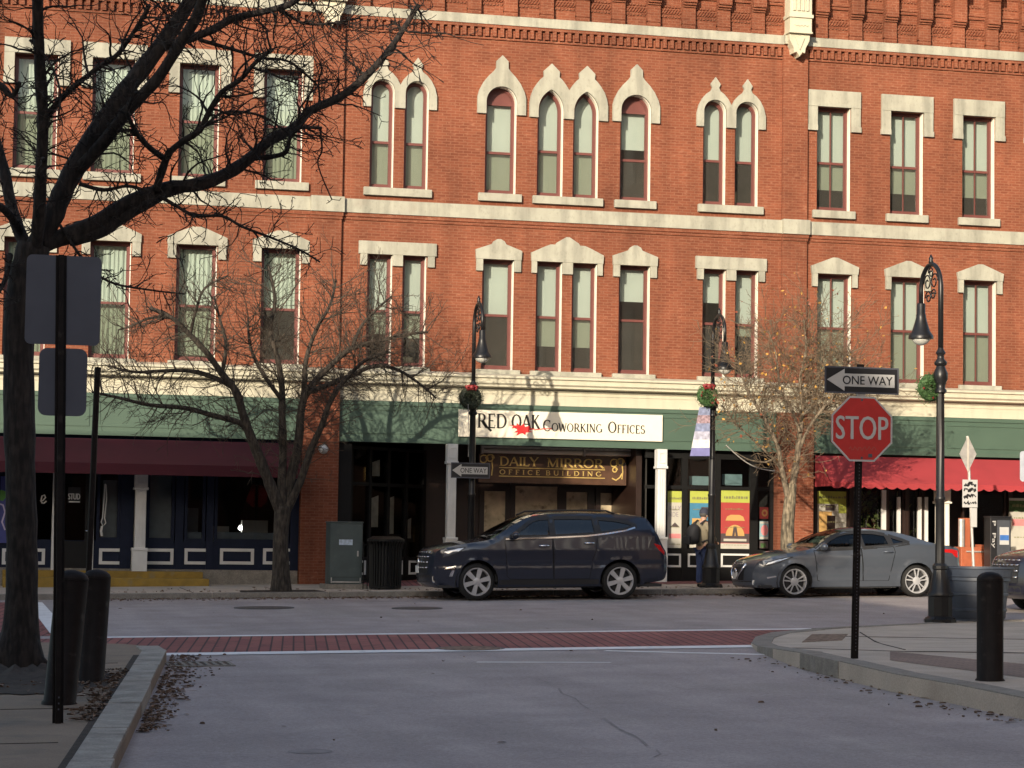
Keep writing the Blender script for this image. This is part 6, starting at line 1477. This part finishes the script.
SUV = dict(
    upper=[(-.86, .26), (-1.00, .36), (-1.02, .55), (-.99, .78), (-.94, .95), (-.80, 1.04), (-.35, 1.13), (.22, 1.21), (.42, 1.30), (.80, 1.52), (1.12, 1.67), (1.5, 1.745), (2.1, 1.765), (2.7, 1.755), (3.25, 1.725), (3.60, 1.68), (3.72, 1.62), (3.90, 1.33), (4.05, 1.06), (4.12, .95), (4.14, .70), (4.12, .50), (4.02, .38), (3.62, .32)],
    wb=3.02, wr=.375, hw=.995, rock=.27, belt=1.24, round=.11, nose=1.3, nose_back=.34, crease=.70, crown=.045, archgap=.065,
    prof=[(.2, .93), (.4, .97), (.7, .995), (1.0, .985), (1.24, .945), (1.76, .70)],
    wins=[[(.70, 1.275), (1.02, 1.50), (1.20, 1.615), (1.34, 1.655), (1.575, 1.67), (1.565, 1.29)], [(1.62, 1.293), (1.63, 1.67), (2.2, 1.675), (2.50, 1.665), (2.53, 1.335)], [(2.60, 1.345), (2.57, 1.66), (2.95, 1.63), (3.25, 1.575), (3.42, 1.50), (3.1, 1.415)]],
    wing=['carmid', 'cartint', 'cartint'],
    doors=[[(.62, .48), (.60, .9), (.58, 1.20), (1.585, 1.255), (1.60, .42), (.70, .42)], [(1.61, .42), (1.595, 1.255), (2.55, 1.30), (2.50, 1.0), (2.42, .80), (2.36, .42)]],
    handles=[(1.40, 1.10), (2.36, 1.15)], beltline=[(.60, 1.235), (1.5, 1.262), (2.3, 1.295), (2.75, 1.345), (3.15, 1.405), (3.38, 1.47)],
    sill=[(.45, .36), (2.55, .36)], lamp=[(-.86, .86), (-.80, .995), (-.45, 1.06), (-.26, 1.075), (-.45, .97), (-.68, .90)], fog=[(-.80, .62), (-.78, .66), (-.50, .70), (-.52, .64), (-.60, .48), (-.68, .48), (-.62, .62)],
    tail=[(3.78, 1.14), (3.96, 1.10), (4.08, .96), (4.06, .90), (3.90, 1.02)], mirror=(.78, 1.27), front=dict(gw=.55, gz0=.55, gz1=.98, bars=(.66, .77, .88, .97), lz0=.36, lz1=.5, plate=.62),
    rails=(1.2, 3.0), wind=(.24, 1.10), rear=(3.70, 4.02), seats=[(1.45, 1.25), (2.35, 1.25)], rim_r=.285, spokes=6, spw=(.036, .05))
SED = dict(
    upper=[(-.84, .20), (-.97, .26), (-.99, .42), (-.96, .60), (-.90, .72), (-.74, .79), (-.35, .89), (.10, .965), (.38, 1.01), (.55, 1.09), (.90, 1.28), (1.2, 1.385), (1.55, 1.435), (1.95, 1.425), (2.35, 1.375), (2.75, 1.275), (3.05, 1.17), (3.3, 1.11), (3.62, 1.06), (3.80, 1.03), (3.86, .95), (3.86, .70), (3.90, .52), (3.84, .34), (3.5, .28)],
    wb=2.75, wr=.335, hw=.93, rock=.22, belt=1.03, round=.12, nose=1.2, nose_back=.36, crease=.52, crown=.04, archgap=.05,
    prof=[(.2, .86), (.35, .90), (.6, .93), (.85, .915), (1.03, .86), (1.44, .60)],
    wins=[[(.50, 1.00), (.80, 1.20), (1.02, 1.305), (1.24, 1.355), (1.47, 1.37), (1.47, 1.03)], [(1.55, 1.035), (1.55, 1.37), (1.85, 1.36), (2.13, 1.315), (2.17, 1.075)], [(2.22, 1.08), (2.19, 1.295), (2.48, 1.20), (2.62, 1.135)]],
    wing=['carglass', 'carglass', 'cartint'],
    doors=[[(.50, .36), (.46, .8), (.44, .98), (1.50, 1.02), (1.52, .34), (.58, .33)], [(1.53, .34), (1.51, 1.02), (2.24, 1.06), (2.27, .95), (2.20, .74), (2.10, .34)]],
    handles=[(1.36, .90), (2.1, .95)], beltline=None,
    sill=[(.42, .29), (2.34, .29)], lamp=[(-.82, .66), (-.70, .745), (-.45, .80), (-.18, .845), (-.05, .85), (-.30, .77), (-.55, .70)], fog=[(-.74, .43), (-.50, .46), (-.48, .43), (-.72, .395)],
    tail=[(3.30, 1.0), (3.62, 1.00), (3.80, .97), (3.80, .82), (3.72, .83), (3.62, .92), (3.36, .94)], mirror=(.62, 1.02), front=dict(gw=.38, gz0=.36, gz1=.70, bars=(.70,), lz0=.24, lz1=.34, plate=.45, vee=True),
    wind=(.40, 1.18), rear=(2.28, 3.02), seats=[(1.25, .98), (2.05, .98)], rim_r=.268, spokes=5, spw=(.03, .03), split=True)
TILT = math.atan(.0165)
yS = 46.45
w1 = W(477.3, 582, 45.55)
build_car('parked_suv', 'dark blue suv with silver six spoke wheels parked before the recessed office entrance', 'suv', (w1.x, yS + .05, gz(w1.x, yS)), TILT, SUV, dict(paint=MT['suv'], handle=MT['chrome'], sill=MT['plastic'], mirror=MT['suv']))
w2 = W(797, 582, 45.45)
build_car('parked_sedan', 'gunmetal grey sedan parked at the far kerb behind the stop sign post', 'sedan', (w2.x, 46.45, gz(w2.x, 46.45)), TILT, SED, dict(paint=MT['sedan'], handle=MT['sedan'], sill=MT['sedan'], mirror=MT['sedan']))
yT = 39.3
S2 = dict(SUV); 
w3 = W(1021, 590, yT - .9)
build_car('parked_suv', 'nose of a dark violet car cut by the right photo edge behind the planter', 'suv', (w3.x + 1.05, yT, gz(w3.x, yT)), TILT, S2, dict(paint=MT['suv2'], handle=MT['chrome'], sill=MT['plastic'], mirror=MT['suv2']))
# ------------------------------------------------------------------ trees
def smooth3(P, n=4):
    out = []
    for i in range(len(P) - 1):
        p0, p1, p2, p3 = P[max(i - 1, 0)], P[i], P[i + 1], P[min(i + 2, len(P) - 1)]
        for k in range(n):
            t = k / n; out.append(.5 * ((2 * p1) + (p2 - p0) * t + (2 * p0 - 5 * p1 + 4 * p2 - p3) * t * t + (3 * p1 - p0 - 3 * p2 + p3) * t ** 3))
    out.append(P[-1]); return out
def limb(mb, px, Y0, r0, r1, dy0=0.0, dy1=0.0, n=8, knob=.08):
    m = len(px) - 1
    P = [W(p[0], p[1], Y0 + dy0 + (dy1 - dy0) * i / m) for i, p in enumerate(px)]
    P = smooth3(P, 4); k = len(P) - 1
    rad = [(r0 + (r1 - r0) * (i / k)) * (1 + random.uniform(-knob, knob)) for i in range(k + 1)]
    mb.tube(P, rad, n); return list(zip(P, rad))
def rv(s=1.0): return Vector((random.gauss(0, s), random.gauss(0, s), random.gauss(0, s)))
def twig(mb, p, d, L, r, lev, spread, up, leafs=None, step=.10, kink=.28, dens=.5, tip=.0025):
    n = max(2, int(L / step)); P = [p.copy()]; rad = [r]; d = d.normalized()
    kids = []
    for i in range(n):
        d = (d + rv(kink) * .6 + Vector((0, 0, up))).normalized(); P.append(P[-1] + d * (L / n)); rad.append(max(tip, r * (1 - .75 * (i + 1) / n)))
        if lev > 0 and random.random() < dens: kids.append((P[-1].copy(), d.copy(), rad[-1], (i + 1) / n))
    mb.tube(P, rad, 3 if r < .012 else 5, cap=False)
    for q, dd, rr, f in kids:
        a = (dd + rv(spread)).normalized(); twig(mb, q, a, L * random.uniform(.35, .65) * (1.1 - f * .4), max(tip, rr * .62), lev - 1, spread, up, leafs, step, kink, dens, tip)
    if leafs is not None and lev == 0 and random.random() < leafs[1]: leafs[0].append(P[-1])
def sprout(mb, path, start, gap, L, r, lev, spread, up, leafs=None, flat=.7, **kw):
    acc = 0
    for (a, ra), (b, rb) in zip(path[int(len(path) * start):-1], path[int(len(path) * start) + 1:]):
        acc += (b - a).length
        while acc > gap:
            acc -= gap * random.uniform(.7, 1.3); d = (b - a).normalized(); s = rv(1); s.y *= flat; s = (s - d * s.dot(d)).normalized()
            f = 1 - .5 * random.random(); twig(mb, a.lerp(b, random.random()), (s + d * .55).normalized(), L * f, min(r, ra * .6), lev, spread, up, leafs, **kw)
# big dark tree at the left
Yt = 25.75; b0 = G(18, 672, .15)
t = thing('bare_tree', 'large dark bare tree in the left foreground with gnarled spreading limbs', 'tree', (b0.x, Yt, gz(b0.x, Yt) + .13), 'bare street trees')
tr = MB(); random.seed(21)
path = [(15, 684), (18, 665), (21, 620), (22, 560), (20.5, 480), (19, 400), (19, 330), (24, 285), (34, 245)]
P = smooth3([W(*p, Yt) for p in path], 4); rr = [.29, .26, .19, .172, .168, .165, .175, .18, .18]; k = len(P)
def lerpl(L, t): i = min(int(t * (len(L) - 1)), len(L) - 2); f = t * (len(L) - 1) - i; return L[i] * (1 - f) + L[i + 1] * f
tr.tube(P, [lerpl(rr, i / (k - 1)) * (1 + random.uniform(-.05, .05)) for i in range(k)], 14)
for a, l in ((-.5, .5), (.6, .45), (2.4, .5), (3.6, .4)):
    p = Vector((b0.x, Yt, gz(b0.x, Yt) + .14)); tr.tube([p + Vector((math.cos(a) * .1, math.sin(a) * .1, .4)), p + Vector((math.cos(a) * .22, math.sin(a) * .22, .12)), p + Vector((math.cos(a) * l, math.sin(a) * l, -.06))], [.12, .10, .04], 8)
tr.build('trunk', MT['bark_d'], t, smooth=True)
cr = MB(); LM = []
def lb(px, r0, r1, d0, d1, **k): q = limb(cr, px, Yt, r0 * .78 / 92, r1 * .86 / 92, d0, d1, **k); LM.append(q); return q
A1 = lb([(34, 250), (50, 222), (66, 185), (90, 142), (118, 100), (146, 64), (168, 35), (186, 8), (200, -25)], 15, 8, 0, .5)
A2 = lb([(78, 170), (104, 142), (130, 108), (158, 78), (182, 40), (196, 18), (205, -10)], 9, 6, .1, -.9)
A3 = lb([(160, 48), (185, 40), (212, 30), (234, 18), (262, 12), (290, 4), (310, -12)], 6.5, 3.5, .3, .9)
B1 = lb([(40, 245), (66, 236), (98, 222), (130, 202), (166, 189), (200, 184), (228, 173), (250, 158), (270, 140), (294, 128), (310, 111), (340, 97), (364, 78), (385, 55), (403, 30), (418, 5)], 12, 3.2, 0, 1.6)
B2 = lb([(70, 240), (100, 232), (132, 212), (168, 192)], 9, 6, .1, .4)
B3 = lb([(156, 190), (163, 168), (170, 152), (185, 140), (200, 130), (210, 110), (222, 92), (240, 80), (256, 62), (272, 50)], 5.5, 2.5, .3, -.8)
B4 = lb([(166, 160), (150, 148), (138, 135), (130, 120), (128, 110), (136, 92)], 4, 2, .2, -1.0)
B5 = lb([(252, 158), (270, 157), (286, 152), (290, 138), (300, 128), (322, 128)], 4, 2, .9, .5)
C1 = lb([(36, 250), (39, 215), (41, 170), (43, 120), (40, 70), (38, 20), (37, -20)], 8.5, 6, -.1, -1.2)
C2 = lb([(46, 116), (62, 98), (82, 80), (102, 65), (118, 54), (135, 30), (150, 5)], 4.2, 2.2, -.6, -1.6)
D1 = lb([(30, 255), (18, 228), (10, 200), (3, 165), (-8, 130)], 9, 6, 0, .6)
D2 = lb([(20, 230), (5, 210), (-15, 200)], 6, 4, 0, -.8); D3 = lb([(-10, 95), (0, 85), (12, 96), (20, 82)], 6, 2.5, .5, .2)
E1 = lb([(80, 184), (104, 190), (128, 186), (150, 192)], 3, 1.6, 0, -.4)
E2 = lb([(160, 196), (178, 207), (196, 216), (222, 216), (243, 227), (272, 238), (300, 250), (320, 262)], 2.6, 1.1, .3, -.3)
E3 = lb([(205, 126), (225, 112), (262, 116), (290, 135)], 2.2, 1.1, 0, .3); E4 = lb([(200, 40), (235, 50), (262, 58), (290, 62), (320, 88)], 2.8, 1.2, .4, 1.0)
E5 = lb([(320, 128), (322, 150), (318, 165), (332, 200)], 1.5, .8, .9, .9); E6 = lb([(280, 8), (300, 22), (325, 24), (360, 18)], 2.2, 1.2, .8, 1.2)
E7 = lb([(10, 255), (5, 280), (-6, 300)], 4, 2, 0, -.6); E8 = lb([(60, 225), (85, 262), (110, 282), (150, 290), (185, 294)], 2.2, .9, 0, -.5)
E9 = lb([(30, 40), (48, 60), (60, 90), (58, 120)], 2, 1, -.9, -1.2)
for q, g in ((A1, .14), (A2, .15), (A3, .12), (B1, .12), (B3, .12), (B4, .12), (B5, .12), (C1, .14), (C2, .12), (D1, .15), (D3, .1), (E1, .12), (E2, .11), (E3, .10), (E4, .10), (E6, .1), (E7, .12), (E8, .11), (E9, .11)):
    sprout(cr, q, .10, g * .68, .55, .011, 2, .8, .0, step=.06, kink=.42, dens=.46, tip=.0045)
for q in (A1, A3, B1, B3, C1, C2, E4, E6): sprout(cr, q, .25, .14, .95, .016, 3, .7, .01, step=.08, kink=.36, dens=.44, tip=.0045)
# short knobby spurs
for q in LM: sprout(cr, q, .08, .06, .13, .012, 1, .8, 0, step=.04, kink=.5, dens=.4, tip=.005)
for q in (A1, A2, A3, C1): 
    e = q[-1][0]
    for i in range(5): twig(cr, e, Vector((random.uniform(-.6, 1), random.uniform(-.6, .6), 1)), 1.8, .03, 3, .6, .05, step=.14, tip=.004)
cr.build('crown', MT['bark_d'], t, smooth=True)
# middle tree on the far pavement
random.seed(5)
Yt = 48.1; b0 = W(281, 590, Yt); g0 = gz(b0.x, Yt) + KH
t = thing('bare_tree', 'bare grey street tree with wide forked crown in front of the left shop', 'tree', (b0.x, Yt, g0), 'bare street trees')
tr = MB(); P = smooth3([Vector((b0.x, Yt, g0 - .05)), W(281, 575, Yt), W(280.5, 550, Yt), W(281, 530, Yt), W(283, 506, Yt)]); tr.tube(P, [lerpl([.25, .19, .165, .16, .18], i / (len(P) - 1)) for i in range(len(P))], 12); tr.build('trunk', MT['bark_m'], t, smooth=True)
sheet('tree_soil', [(b0.x - .9, Yt - .35), (b0.x + .9, Yt - .35), (b0.x + .8, Yt + .6), (b0.x - .8, Yt + .6)], KH + .008, MT['soil'])
cr = MB(); M2 = []
def lb2(px, r0, r1, d0, d1): q = limb(cr, px, Yt, r0 * 1.1 / 46, r1 * 1.2 / 46, d0, d1, 7); M2.append(q); return q
lb2([(281, 512), (272, 490), (262, 465), (250, 435), (243, 415), (236, 392), (222, 374), (206, 352), (190, 335), (172, 318), (150, 308)], 5.5, 1.4, 0, -.8)
lb2([(250, 432), (238, 422), (215, 416), (185, 408), (150, 405), (120, 398), (92, 392)], 3.2, .9, -.2, -1.0)
lb2([(234, 388), (215, 378), (190, 371), (160, 371), (135, 372), (108, 366)], 2.6, .8, -.4, .5)
lb2([(282, 510), (282, 480), (283, 450), (282, 415), (282, 390), (278, 360), (270, 330), (275, 300), (268, 265)], 4.6, 1.1, 0, .8)
lb2([(284, 510), (290, 480), (298, 445), (302, 405), (312, 385), (332, 364), (352, 348), (378, 342), (402, 335), (428, 332)], 4.8, 1.0, .1, .3)
lb2([(286, 512), (300, 482), (310, 452), (322, 425), (330, 402), (345, 380), (366, 360), (390, 352)], 4.0, 1.0, 0, -1.0)
lb2([(308, 392), (325, 386), (350, 376), (375, 366), (398, 370), (420, 384), (436, 398)], 2.8, .8, .1, -.5)
lb2([(300, 420), (304, 390), (306, 360), (316, 330), (330, 305), (336, 280)], 3, .9, .2, 1.0)
lb2([(352, 348), (362, 325), (378, 308), (392, 296)], 1.8, .7, .2, .6); lb2([(222, 374), (226, 345), (220, 320), (214, 296)], 2, .7, -.5, -.2); lb2([(190, 335), (196, 310), (205, 288), (228, 276)], 1.6, .6, -.6, -1.2)
lb2([(172, 318), (150, 318), (132, 326), (118, 330)], 1.4, .6, -.7, -.3); lb2([(282, 400), (262, 372), (250, 345), (248, 318)], 2.2, .8, .3, 1.2)
cr.build('limbs', MT['bark_m'], t, smooth=True); cr = MB()
for q in M2:
    sprout(cr, q, .15, .078, .85, .011, 2, .6, .05, step=.10, kink=.26, dens=.58, tip=.0045)
    sprout(cr, q, .35, .13, 1.3, .014, 2, .5, .07, step=.12, kink=.24, dens=.6, tip=.0045)
cr.build('twigs', MT['twig_m'], t, smooth=True)
# right tree with the last coloured leaves
random.seed(9)
Yt = 47.9; b0 = W(790, 590, Yt); g0 = gz(b0.x, Yt) + KH
t = thing('street_tree', 'pale barked street tree with a few last orange leaves by the brick pier', 'tree', (b0.x, Yt, g0), 'bare street trees')
tr = MB(); P = smooth3([Vector((b0.x, Yt, g0 - .05)), W(788, 560, Yt), W(787.5, 530, Yt), W(790, 500, Yt), W(792, 484, Yt)]); tr.tube(P, [lerpl([.21, .165, .145, .13, .105], i / (len(P) - 1)) for i in range(len(P))], 12); tr.build('trunk', MT['bark_l'], t, smooth=True)
sheet('tree_soil', [(b0.x - .8, Yt - .35), (b0.x + .8, Yt - .35), (b0.x + .7, Yt + .6), (b0.x - .7, Yt + .6)], KH + .008, MT['soil'])
cr = MB(); M3 = []; LV = []
def lb3(px, r0, r1, d0, d1): q = limb(cr, px, Yt, r0 * .8 / 46, r1 * .7 / 46, d0, d1, 7); M3.append(q); return q
lb3([(791, 494), (797, 460), (800, 432), (803, 408), (800, 380), (806, 350), (804, 320)], 4.9, 1, 0, .4)
lb3([(790, 505), (782, 470), (778, 448), (768, 425), (756, 405), (745, 385), (738, 360)], 4.2, .9, 0, -.8)
lb3([(786, 480), (776, 462), (762, 448), (745, 432), (732, 420), (722, 405)], 2, .7, 0, .8)
lb3([(798, 452), (808, 430), (820, 412), (835, 395), (846, 372), (850, 350)], 2.6, .8, .1, -.8)
lb3([(800, 432), (790, 405), (780, 385), (776, 355), (768, 330)], 2.4, .8, 0, .9); lb3([(802, 415), (822, 405), (842, 402), (858, 388), (866, 372)], 1.8, .6, 0, .7)
lb3([(780, 455), (766, 462), (750, 460), (735, 452)], 1.4, .6, 0, -.6); lb3([(803, 400), (818, 378), (824, 352), (832, 330)], 1.8, .6, .2, .4)
cr.build('limbs', M('brown_grey_bark', (.17, .135, .095), rough=.95, layers=(((24, 24, 6), .40, .62, .55, 1.3, 0),)), t, smooth=True); cr = MB()
for k_, q in enumerate(M3):
    if k_ == 6: continue
    if k_ == 2: q = q[len(q) // 2:]
    sprout(cr, q, .10, .045, .80, .009, 2, .7, .04, (LV, .16), step=.09, kink=.30, dens=.58, tip=.0045)
    sprout(cr, q, .30, .07, 1.2, .012, 2, .55, .06, (LV, .16), step=.11, kink=.26, dens=.6, tip=.0045)
cr.build('twigs', M('pale_twig', (.165, .120, .078), rough=.95, var=.3, scale=9), t, smooth=True)
mb = MB()
for p in LV:
    s = random.uniform(.022, .05); a = rv(1).normalized() * s; n = rv(1); b_ = a.cross(n).normalized() * s * .7; q = p + rv(.02); mb.add([q - a, q + b_, q + a, q - b_], [(0, 1, 2, 3)])
k3 = len(mb.f); mb.mi = [random.choice((0, 0, 1)) for _ in range(k3)]
mb.build('leaves', [MT['leaf_o'], M('russet_leaf', (.26, .07, .035), var=.5)], t)
# ------------------------------------------------------------------ the person with the backpack
def skin(name, joints, edges, mat, par, loc, sub=2):
    me = bpy.data.meshes.new(name); me.from_pydata([Vector(j[0]) for j in joints], edges, []); o = bpy.data.objects.new(name, me); COL.objects.link(o)
    sm = o.modifiers.new('s', 'SKIN'); sm.use_smooth_shade = True; s2 = o.modifiers.new('u', 'SUBSURF'); s2.levels = sub; s2.render_levels = sub
    if not me.skin_vertices: 
        bpy.context.view_layer.objects.active = o; me.attributes.new('x', 'FLOAT', 'POINT')
    for i, j in enumerate(joints):
        r = j[1]; me.skin_vertices[0].data[i].radius = r if hasattr(r, '__len__') else (r, r)
    me.skin_vertices[0].data[0].use_root = True
    ev = o.evaluated_get(bpy.context.evaluated_depsgraph_get()); m2 = bpy.data.meshes.new_from_object(ev); bpy.data.objects.remove(o); m2.name = name
    m2.materials.clear(); m2.materials.append(mat)
    for p in m2.polygons: p.use_smooth = True
    n = bpy.data.objects.new(name, m2); COL.objects.link(n)
    if par: n.parent = par
    return n
px_, py_ = W(702.5, 588, 48.75).x, 48.75
t = thing('person', 'person in an olive jacket, blue jeans and dark cap standing by the street lamp', 'person', (px_, py_, gz(px_, py_) + KH), rot=(0, 0, R(-62)))
MT['skin'] = M('skin', (.42, .25, .18), rough=.6); MT['jeans'] = M('blue_jeans', (.028, .045, .115), rough=.9, var=.2); MT['jacket'] = M('olive_jacket', (.20, .17, .115), rough=.9, var=.15); MT['pack'] = M('backpack_black', (.016, .016, .018), rough=.7, var=.2)
# local: facing +y (to the shop), x to the right
J = [((0, 0, .90), (.145, .11)), ((0, .0, 1.08), (.15, .11)), ((0, .0, 1.27), (.165, .115)), ((0, -.01, 1.40), (.12, .09)), ((0, .01, 1.47), (.055, .055)), ((0, .03, 1.56), (.075, .09)), ((0, .03, 1.66), (.07, .085)),
     ((-.09, 0, .84), .10), ((-.10, .02, .48), .068), ((-.10, -.01, .10), .048), ((-.11, .10, .04), .042), ((-.12, .18, .03), .03),
     ((.09, 0, .84), .10), ((.10, .03, .48), .068), ((.10, .0, .10), .048), ((.11, .11, .04), .042), ((.12, .19, .03), .03),
     ((-.20, 0, 1.37), .065), ((-.25, -.01, 1.12), .05), ((-.20, .16, 1.0), .04), ((.20, 0, 1.37), .065), ((.25, .0, 1.12), .05), ((.21, .18, 1.02), .04)]
Ed = [(0, 1), (1, 2), (2, 3), (3, 4), (4, 5), (5, 6), (0, 7), (7, 8), (8, 9), (9, 10), (10, 11), (0, 12), (12, 13), (13, 14), (14, 15), (15, 16), (3, 17), (17, 18), (18, 19), (3, 20), (20, 21), (21, 22)]
skin('body', J, Ed, MT['skin'], t, None)
def sc(j, k): return (j[0], tuple(c * k for c in j[1]) if hasattr(j[1], '__len__') else j[1] * k)
jk = [((0, 0, .86), (.175, .135)), ((0, 0, 1.0), (.18, .14)), ((0, .0, 1.27), (.195, .145)), ((0, -.01, 1.39), (.15, .11)), ((0, 0, 1.46), (.075, .075)), ((-.20, 0, 1.36), .09), ((-.26, -.01, 1.12), .072), ((-.205, .15, 1.01), .056), ((.20, 0, 1.36), .09), ((.26, 0, 1.12), .072), ((.215, .17, 1.03), .056)]
skin('jacket', jk, [(0, 1), (1, 2), (2, 3), (3, 4), (3, 5), (5, 6), (6, 7), (3, 8), (8, 9), (9, 10)], MT['jacket'], t, None)
jn = [((0, 0, .92), (.155, .12)), ((-.09, 0, .83), .115), ((-.10, .02, .48), .085), ((-.105, -.01, .07), .07), ((.09, 0, .83), .115), ((.10, .03, .48), .085), ((.105, .0, .07), .07)]
skin('trousers', jn, [(0, 1), (1, 2), (2, 3), (0, 4), (4, 5), (5, 6)], MT['jeans'], t, None)
for s in (-1, 1):
    skin('shoe', [((s * .105, -.05, .045), .05), ((s * .11, .08, .042), .048), ((s * .115, .19, .035), .036)], [(0, 1), (1, 2)], MT['blk'], t, None)
    hx = -.2 if s < 0 else .21; hy = .2; hz = 1.0
    for k in range(4): skin('finger', [((hx + (k - 1.5) * .018, hy, hz), .011), ((hx + (k - 1.5) * .019, hy + .05, hz - .015), .010), ((hx + (k - 1.5) * .019, hy + .07 - abs(k - 1.5) * .006, hz - .05), .008)], [(0, 1), (1, 2)], MT['skin'], t, None, 1)
    skin('thumb', [((hx - s * .02, hy - .02, hz), .012), ((hx - s * .045, hy + .015, hz - .01), .010), ((hx - s * .04, hy + .045, hz - .03), .008)], [(0, 1), (1, 2)], MT['skin'], t, None, 1)
mb = MB(); mb.lathe([(.105, 1.615), (.108, 1.66), (.095, 1.71), (.06, 1.745), (.01, 1.755)], (0, .03, 0), 18); mb.slab([(-.08, .10), (.08, .10), (.06, .21), (0, .225), (-.06, .21)], lambda x, y: 1.645 - (y - .1) * .15, lambda x, y: 1.632 - (y - .1) * .15); mb.build('cap', M('dark_cap', (.03, .032, .05), rough=.85), t, world=False, smooth=True, autos=50)
mb = MB(); mb.lathe([(.01, -.045), (.085, -.03), (.10, .01), (.103, .045)], (0, -.0 + .02, 1.59), 14); mb.build('hair', M('grey_hair', (.06, .055, .05), rough=.8), t, world=False, smooth=True)
mb = MB()
for s in (-1, 1): mb.lathe([(.004, -.012), (.022, -.006), (.026, .006), (.004, .012)], (s * .088, .03, 1.575), 8, 'x'); mb.lathe([(.003, -.008), (.011, 0), (.003, .008)], (s * .03, .118, 1.59), 8)
mb.tube([(0, .115, 1.60), (0, .145, 1.565), (0, .12, 1.555)], [.008, .014, .008], 6); mb.box(-.025, .025, .112, .122, 1.522, 1.53); mb.build('face_features', MT['skin'], t, world=False, smooth=True)
bk = thing('backpack', 'bulky black backpack worn by the person beside the street lamp', 'backpack', (px_, py_, gz(px_, py_) + KH), rot=(0, 0, R(-62)))
skin('pack_body', [((-.02, -.30, .92), (.19, .15)), ((-.03, -.33, 1.10), (.21, .19)), ((-.02, -.29, 1.28), (.18, .15)), ((0, -.22, 1.40), (.11, .08))], [(0, 1), (1, 2), (2, 3)], MT['pack'], bk, None)
mb = MB()
for s in (-1, 1): mb.tube([(s * .11, -.20, 1.40), (s * .115, -.06, 1.475), (s * .125, .10, 1.42), (s * .14, .155, 1.25), (s * .15, .05, 1.06), (s * .13, -.17, 1.0)], [.022] * 6, 6)
mb.build('strap', MT['pack'], bk, world=False, smooth=True)
mb = MB(); mb.box(-.13, .09, -.53, -.47, .95, 1.12); mb.build('front_pocket', MT['pack'], bk, world=False, bevel=.02)
# ------------------------------------------------------------------ buildings behind the camera that shade the street, most added to cut sky light
def block(x0, x1, y0, y1, h, label, loc, mat='brick', skew=0.0):
    t = thing('brick_building', label, 'building', loc); mb = MB(); g = -1.0
    sk_ = x1 - skew * (y1 - y0)
    mb.slab([(x0, y0), (sk_, y0), (x1, y1), (x0, y1)], lambda x, y: h, lambda x, y: g); mb.build('brick_wall', MT[mat], t)
    mb = MB(); mb.slab([(x0 - .1, y0 - .1), (sk_ + .1, y0 - .1), (x1 + .1, y1 + .1), (x0 - .1, y1 + .1)], lambda x, y: h + .25, lambda x, y: h + .002); mb.build('roof_cornice', MT['stone'], t)
    def row(n0, n1, horiz, fixed):
        n = int((n1 - n0) / 2.6)
        for k in range(n):
            c = n0 + (n1 - n0) * (k + .5) / n
            for z in [4.9 + 3.6 * i for i in range(int((h - 5) / 3.6))]:
                for (m, e, w0, z0_, z1_) in ((fr, .05, .62, z - .1, z + 2.3), (gl_, .08, .5, z + .05, z + 2.15)):
                    if horiz: m.box(c - w0, c + w0, fixed[0] if fixed[1] < 0 else fixed[0], fixed[0] + fixed[1] * e, z0_, z1_) if fixed[1] > 0 else m.box(c - w0, c + w0, fixed[0] + fixed[1] * e, fixed[0], z0_, z1_)
                    else: m.box(fixed[0], fixed[0] + fixed[1] * e, c - w0, c + w0, z0_, z1_) if fixed[1] > 0 else m.box(fixed[0] + fixed[1] * e, fixed[0], c - w0, c + w0, z0_, z1_)
    fr, gl_ = MB(), MB()
    row(x0, x1, True, (y1, 1))
    if not skew: row(y0, y1, False, (x0, -1))
    if fr.v: fr.build('window_frames', MT['brown'], t); gl_.build('window_panes', MT['blk'], t)
block(-26, -8.25, -70, 22, 13.9, 'three storey brick corner building left of the camera, outside the photo', (-20, 0, 0), skew=.097)
block(25, 70, -70, 31, 34, 'unseen brick block added right of the side street to cut sky light', (40, 0, 0), 'brick_dark')  # unseen building, made tall to keep sky light off the shaded walls
block(-90, 110, -110, -78, 36, 'unseen brick block added far behind the camera as a sky light screen', (0, -90, 0))  # added block that screens low sky light, no such building known
block(-60, -16, -66, -24, 19.5, 'unseen brick block added behind the corner building to dim shaded walls', (-40, -40, 0))  # extra mass added to lower sky light on upright surfaces
block(-75, -26.2, 14, 22, 36, 'unseen tall block added at the far left to hold back sky light', (-50, 18, 0))  # added only to darken the shaded shopfronts from this side
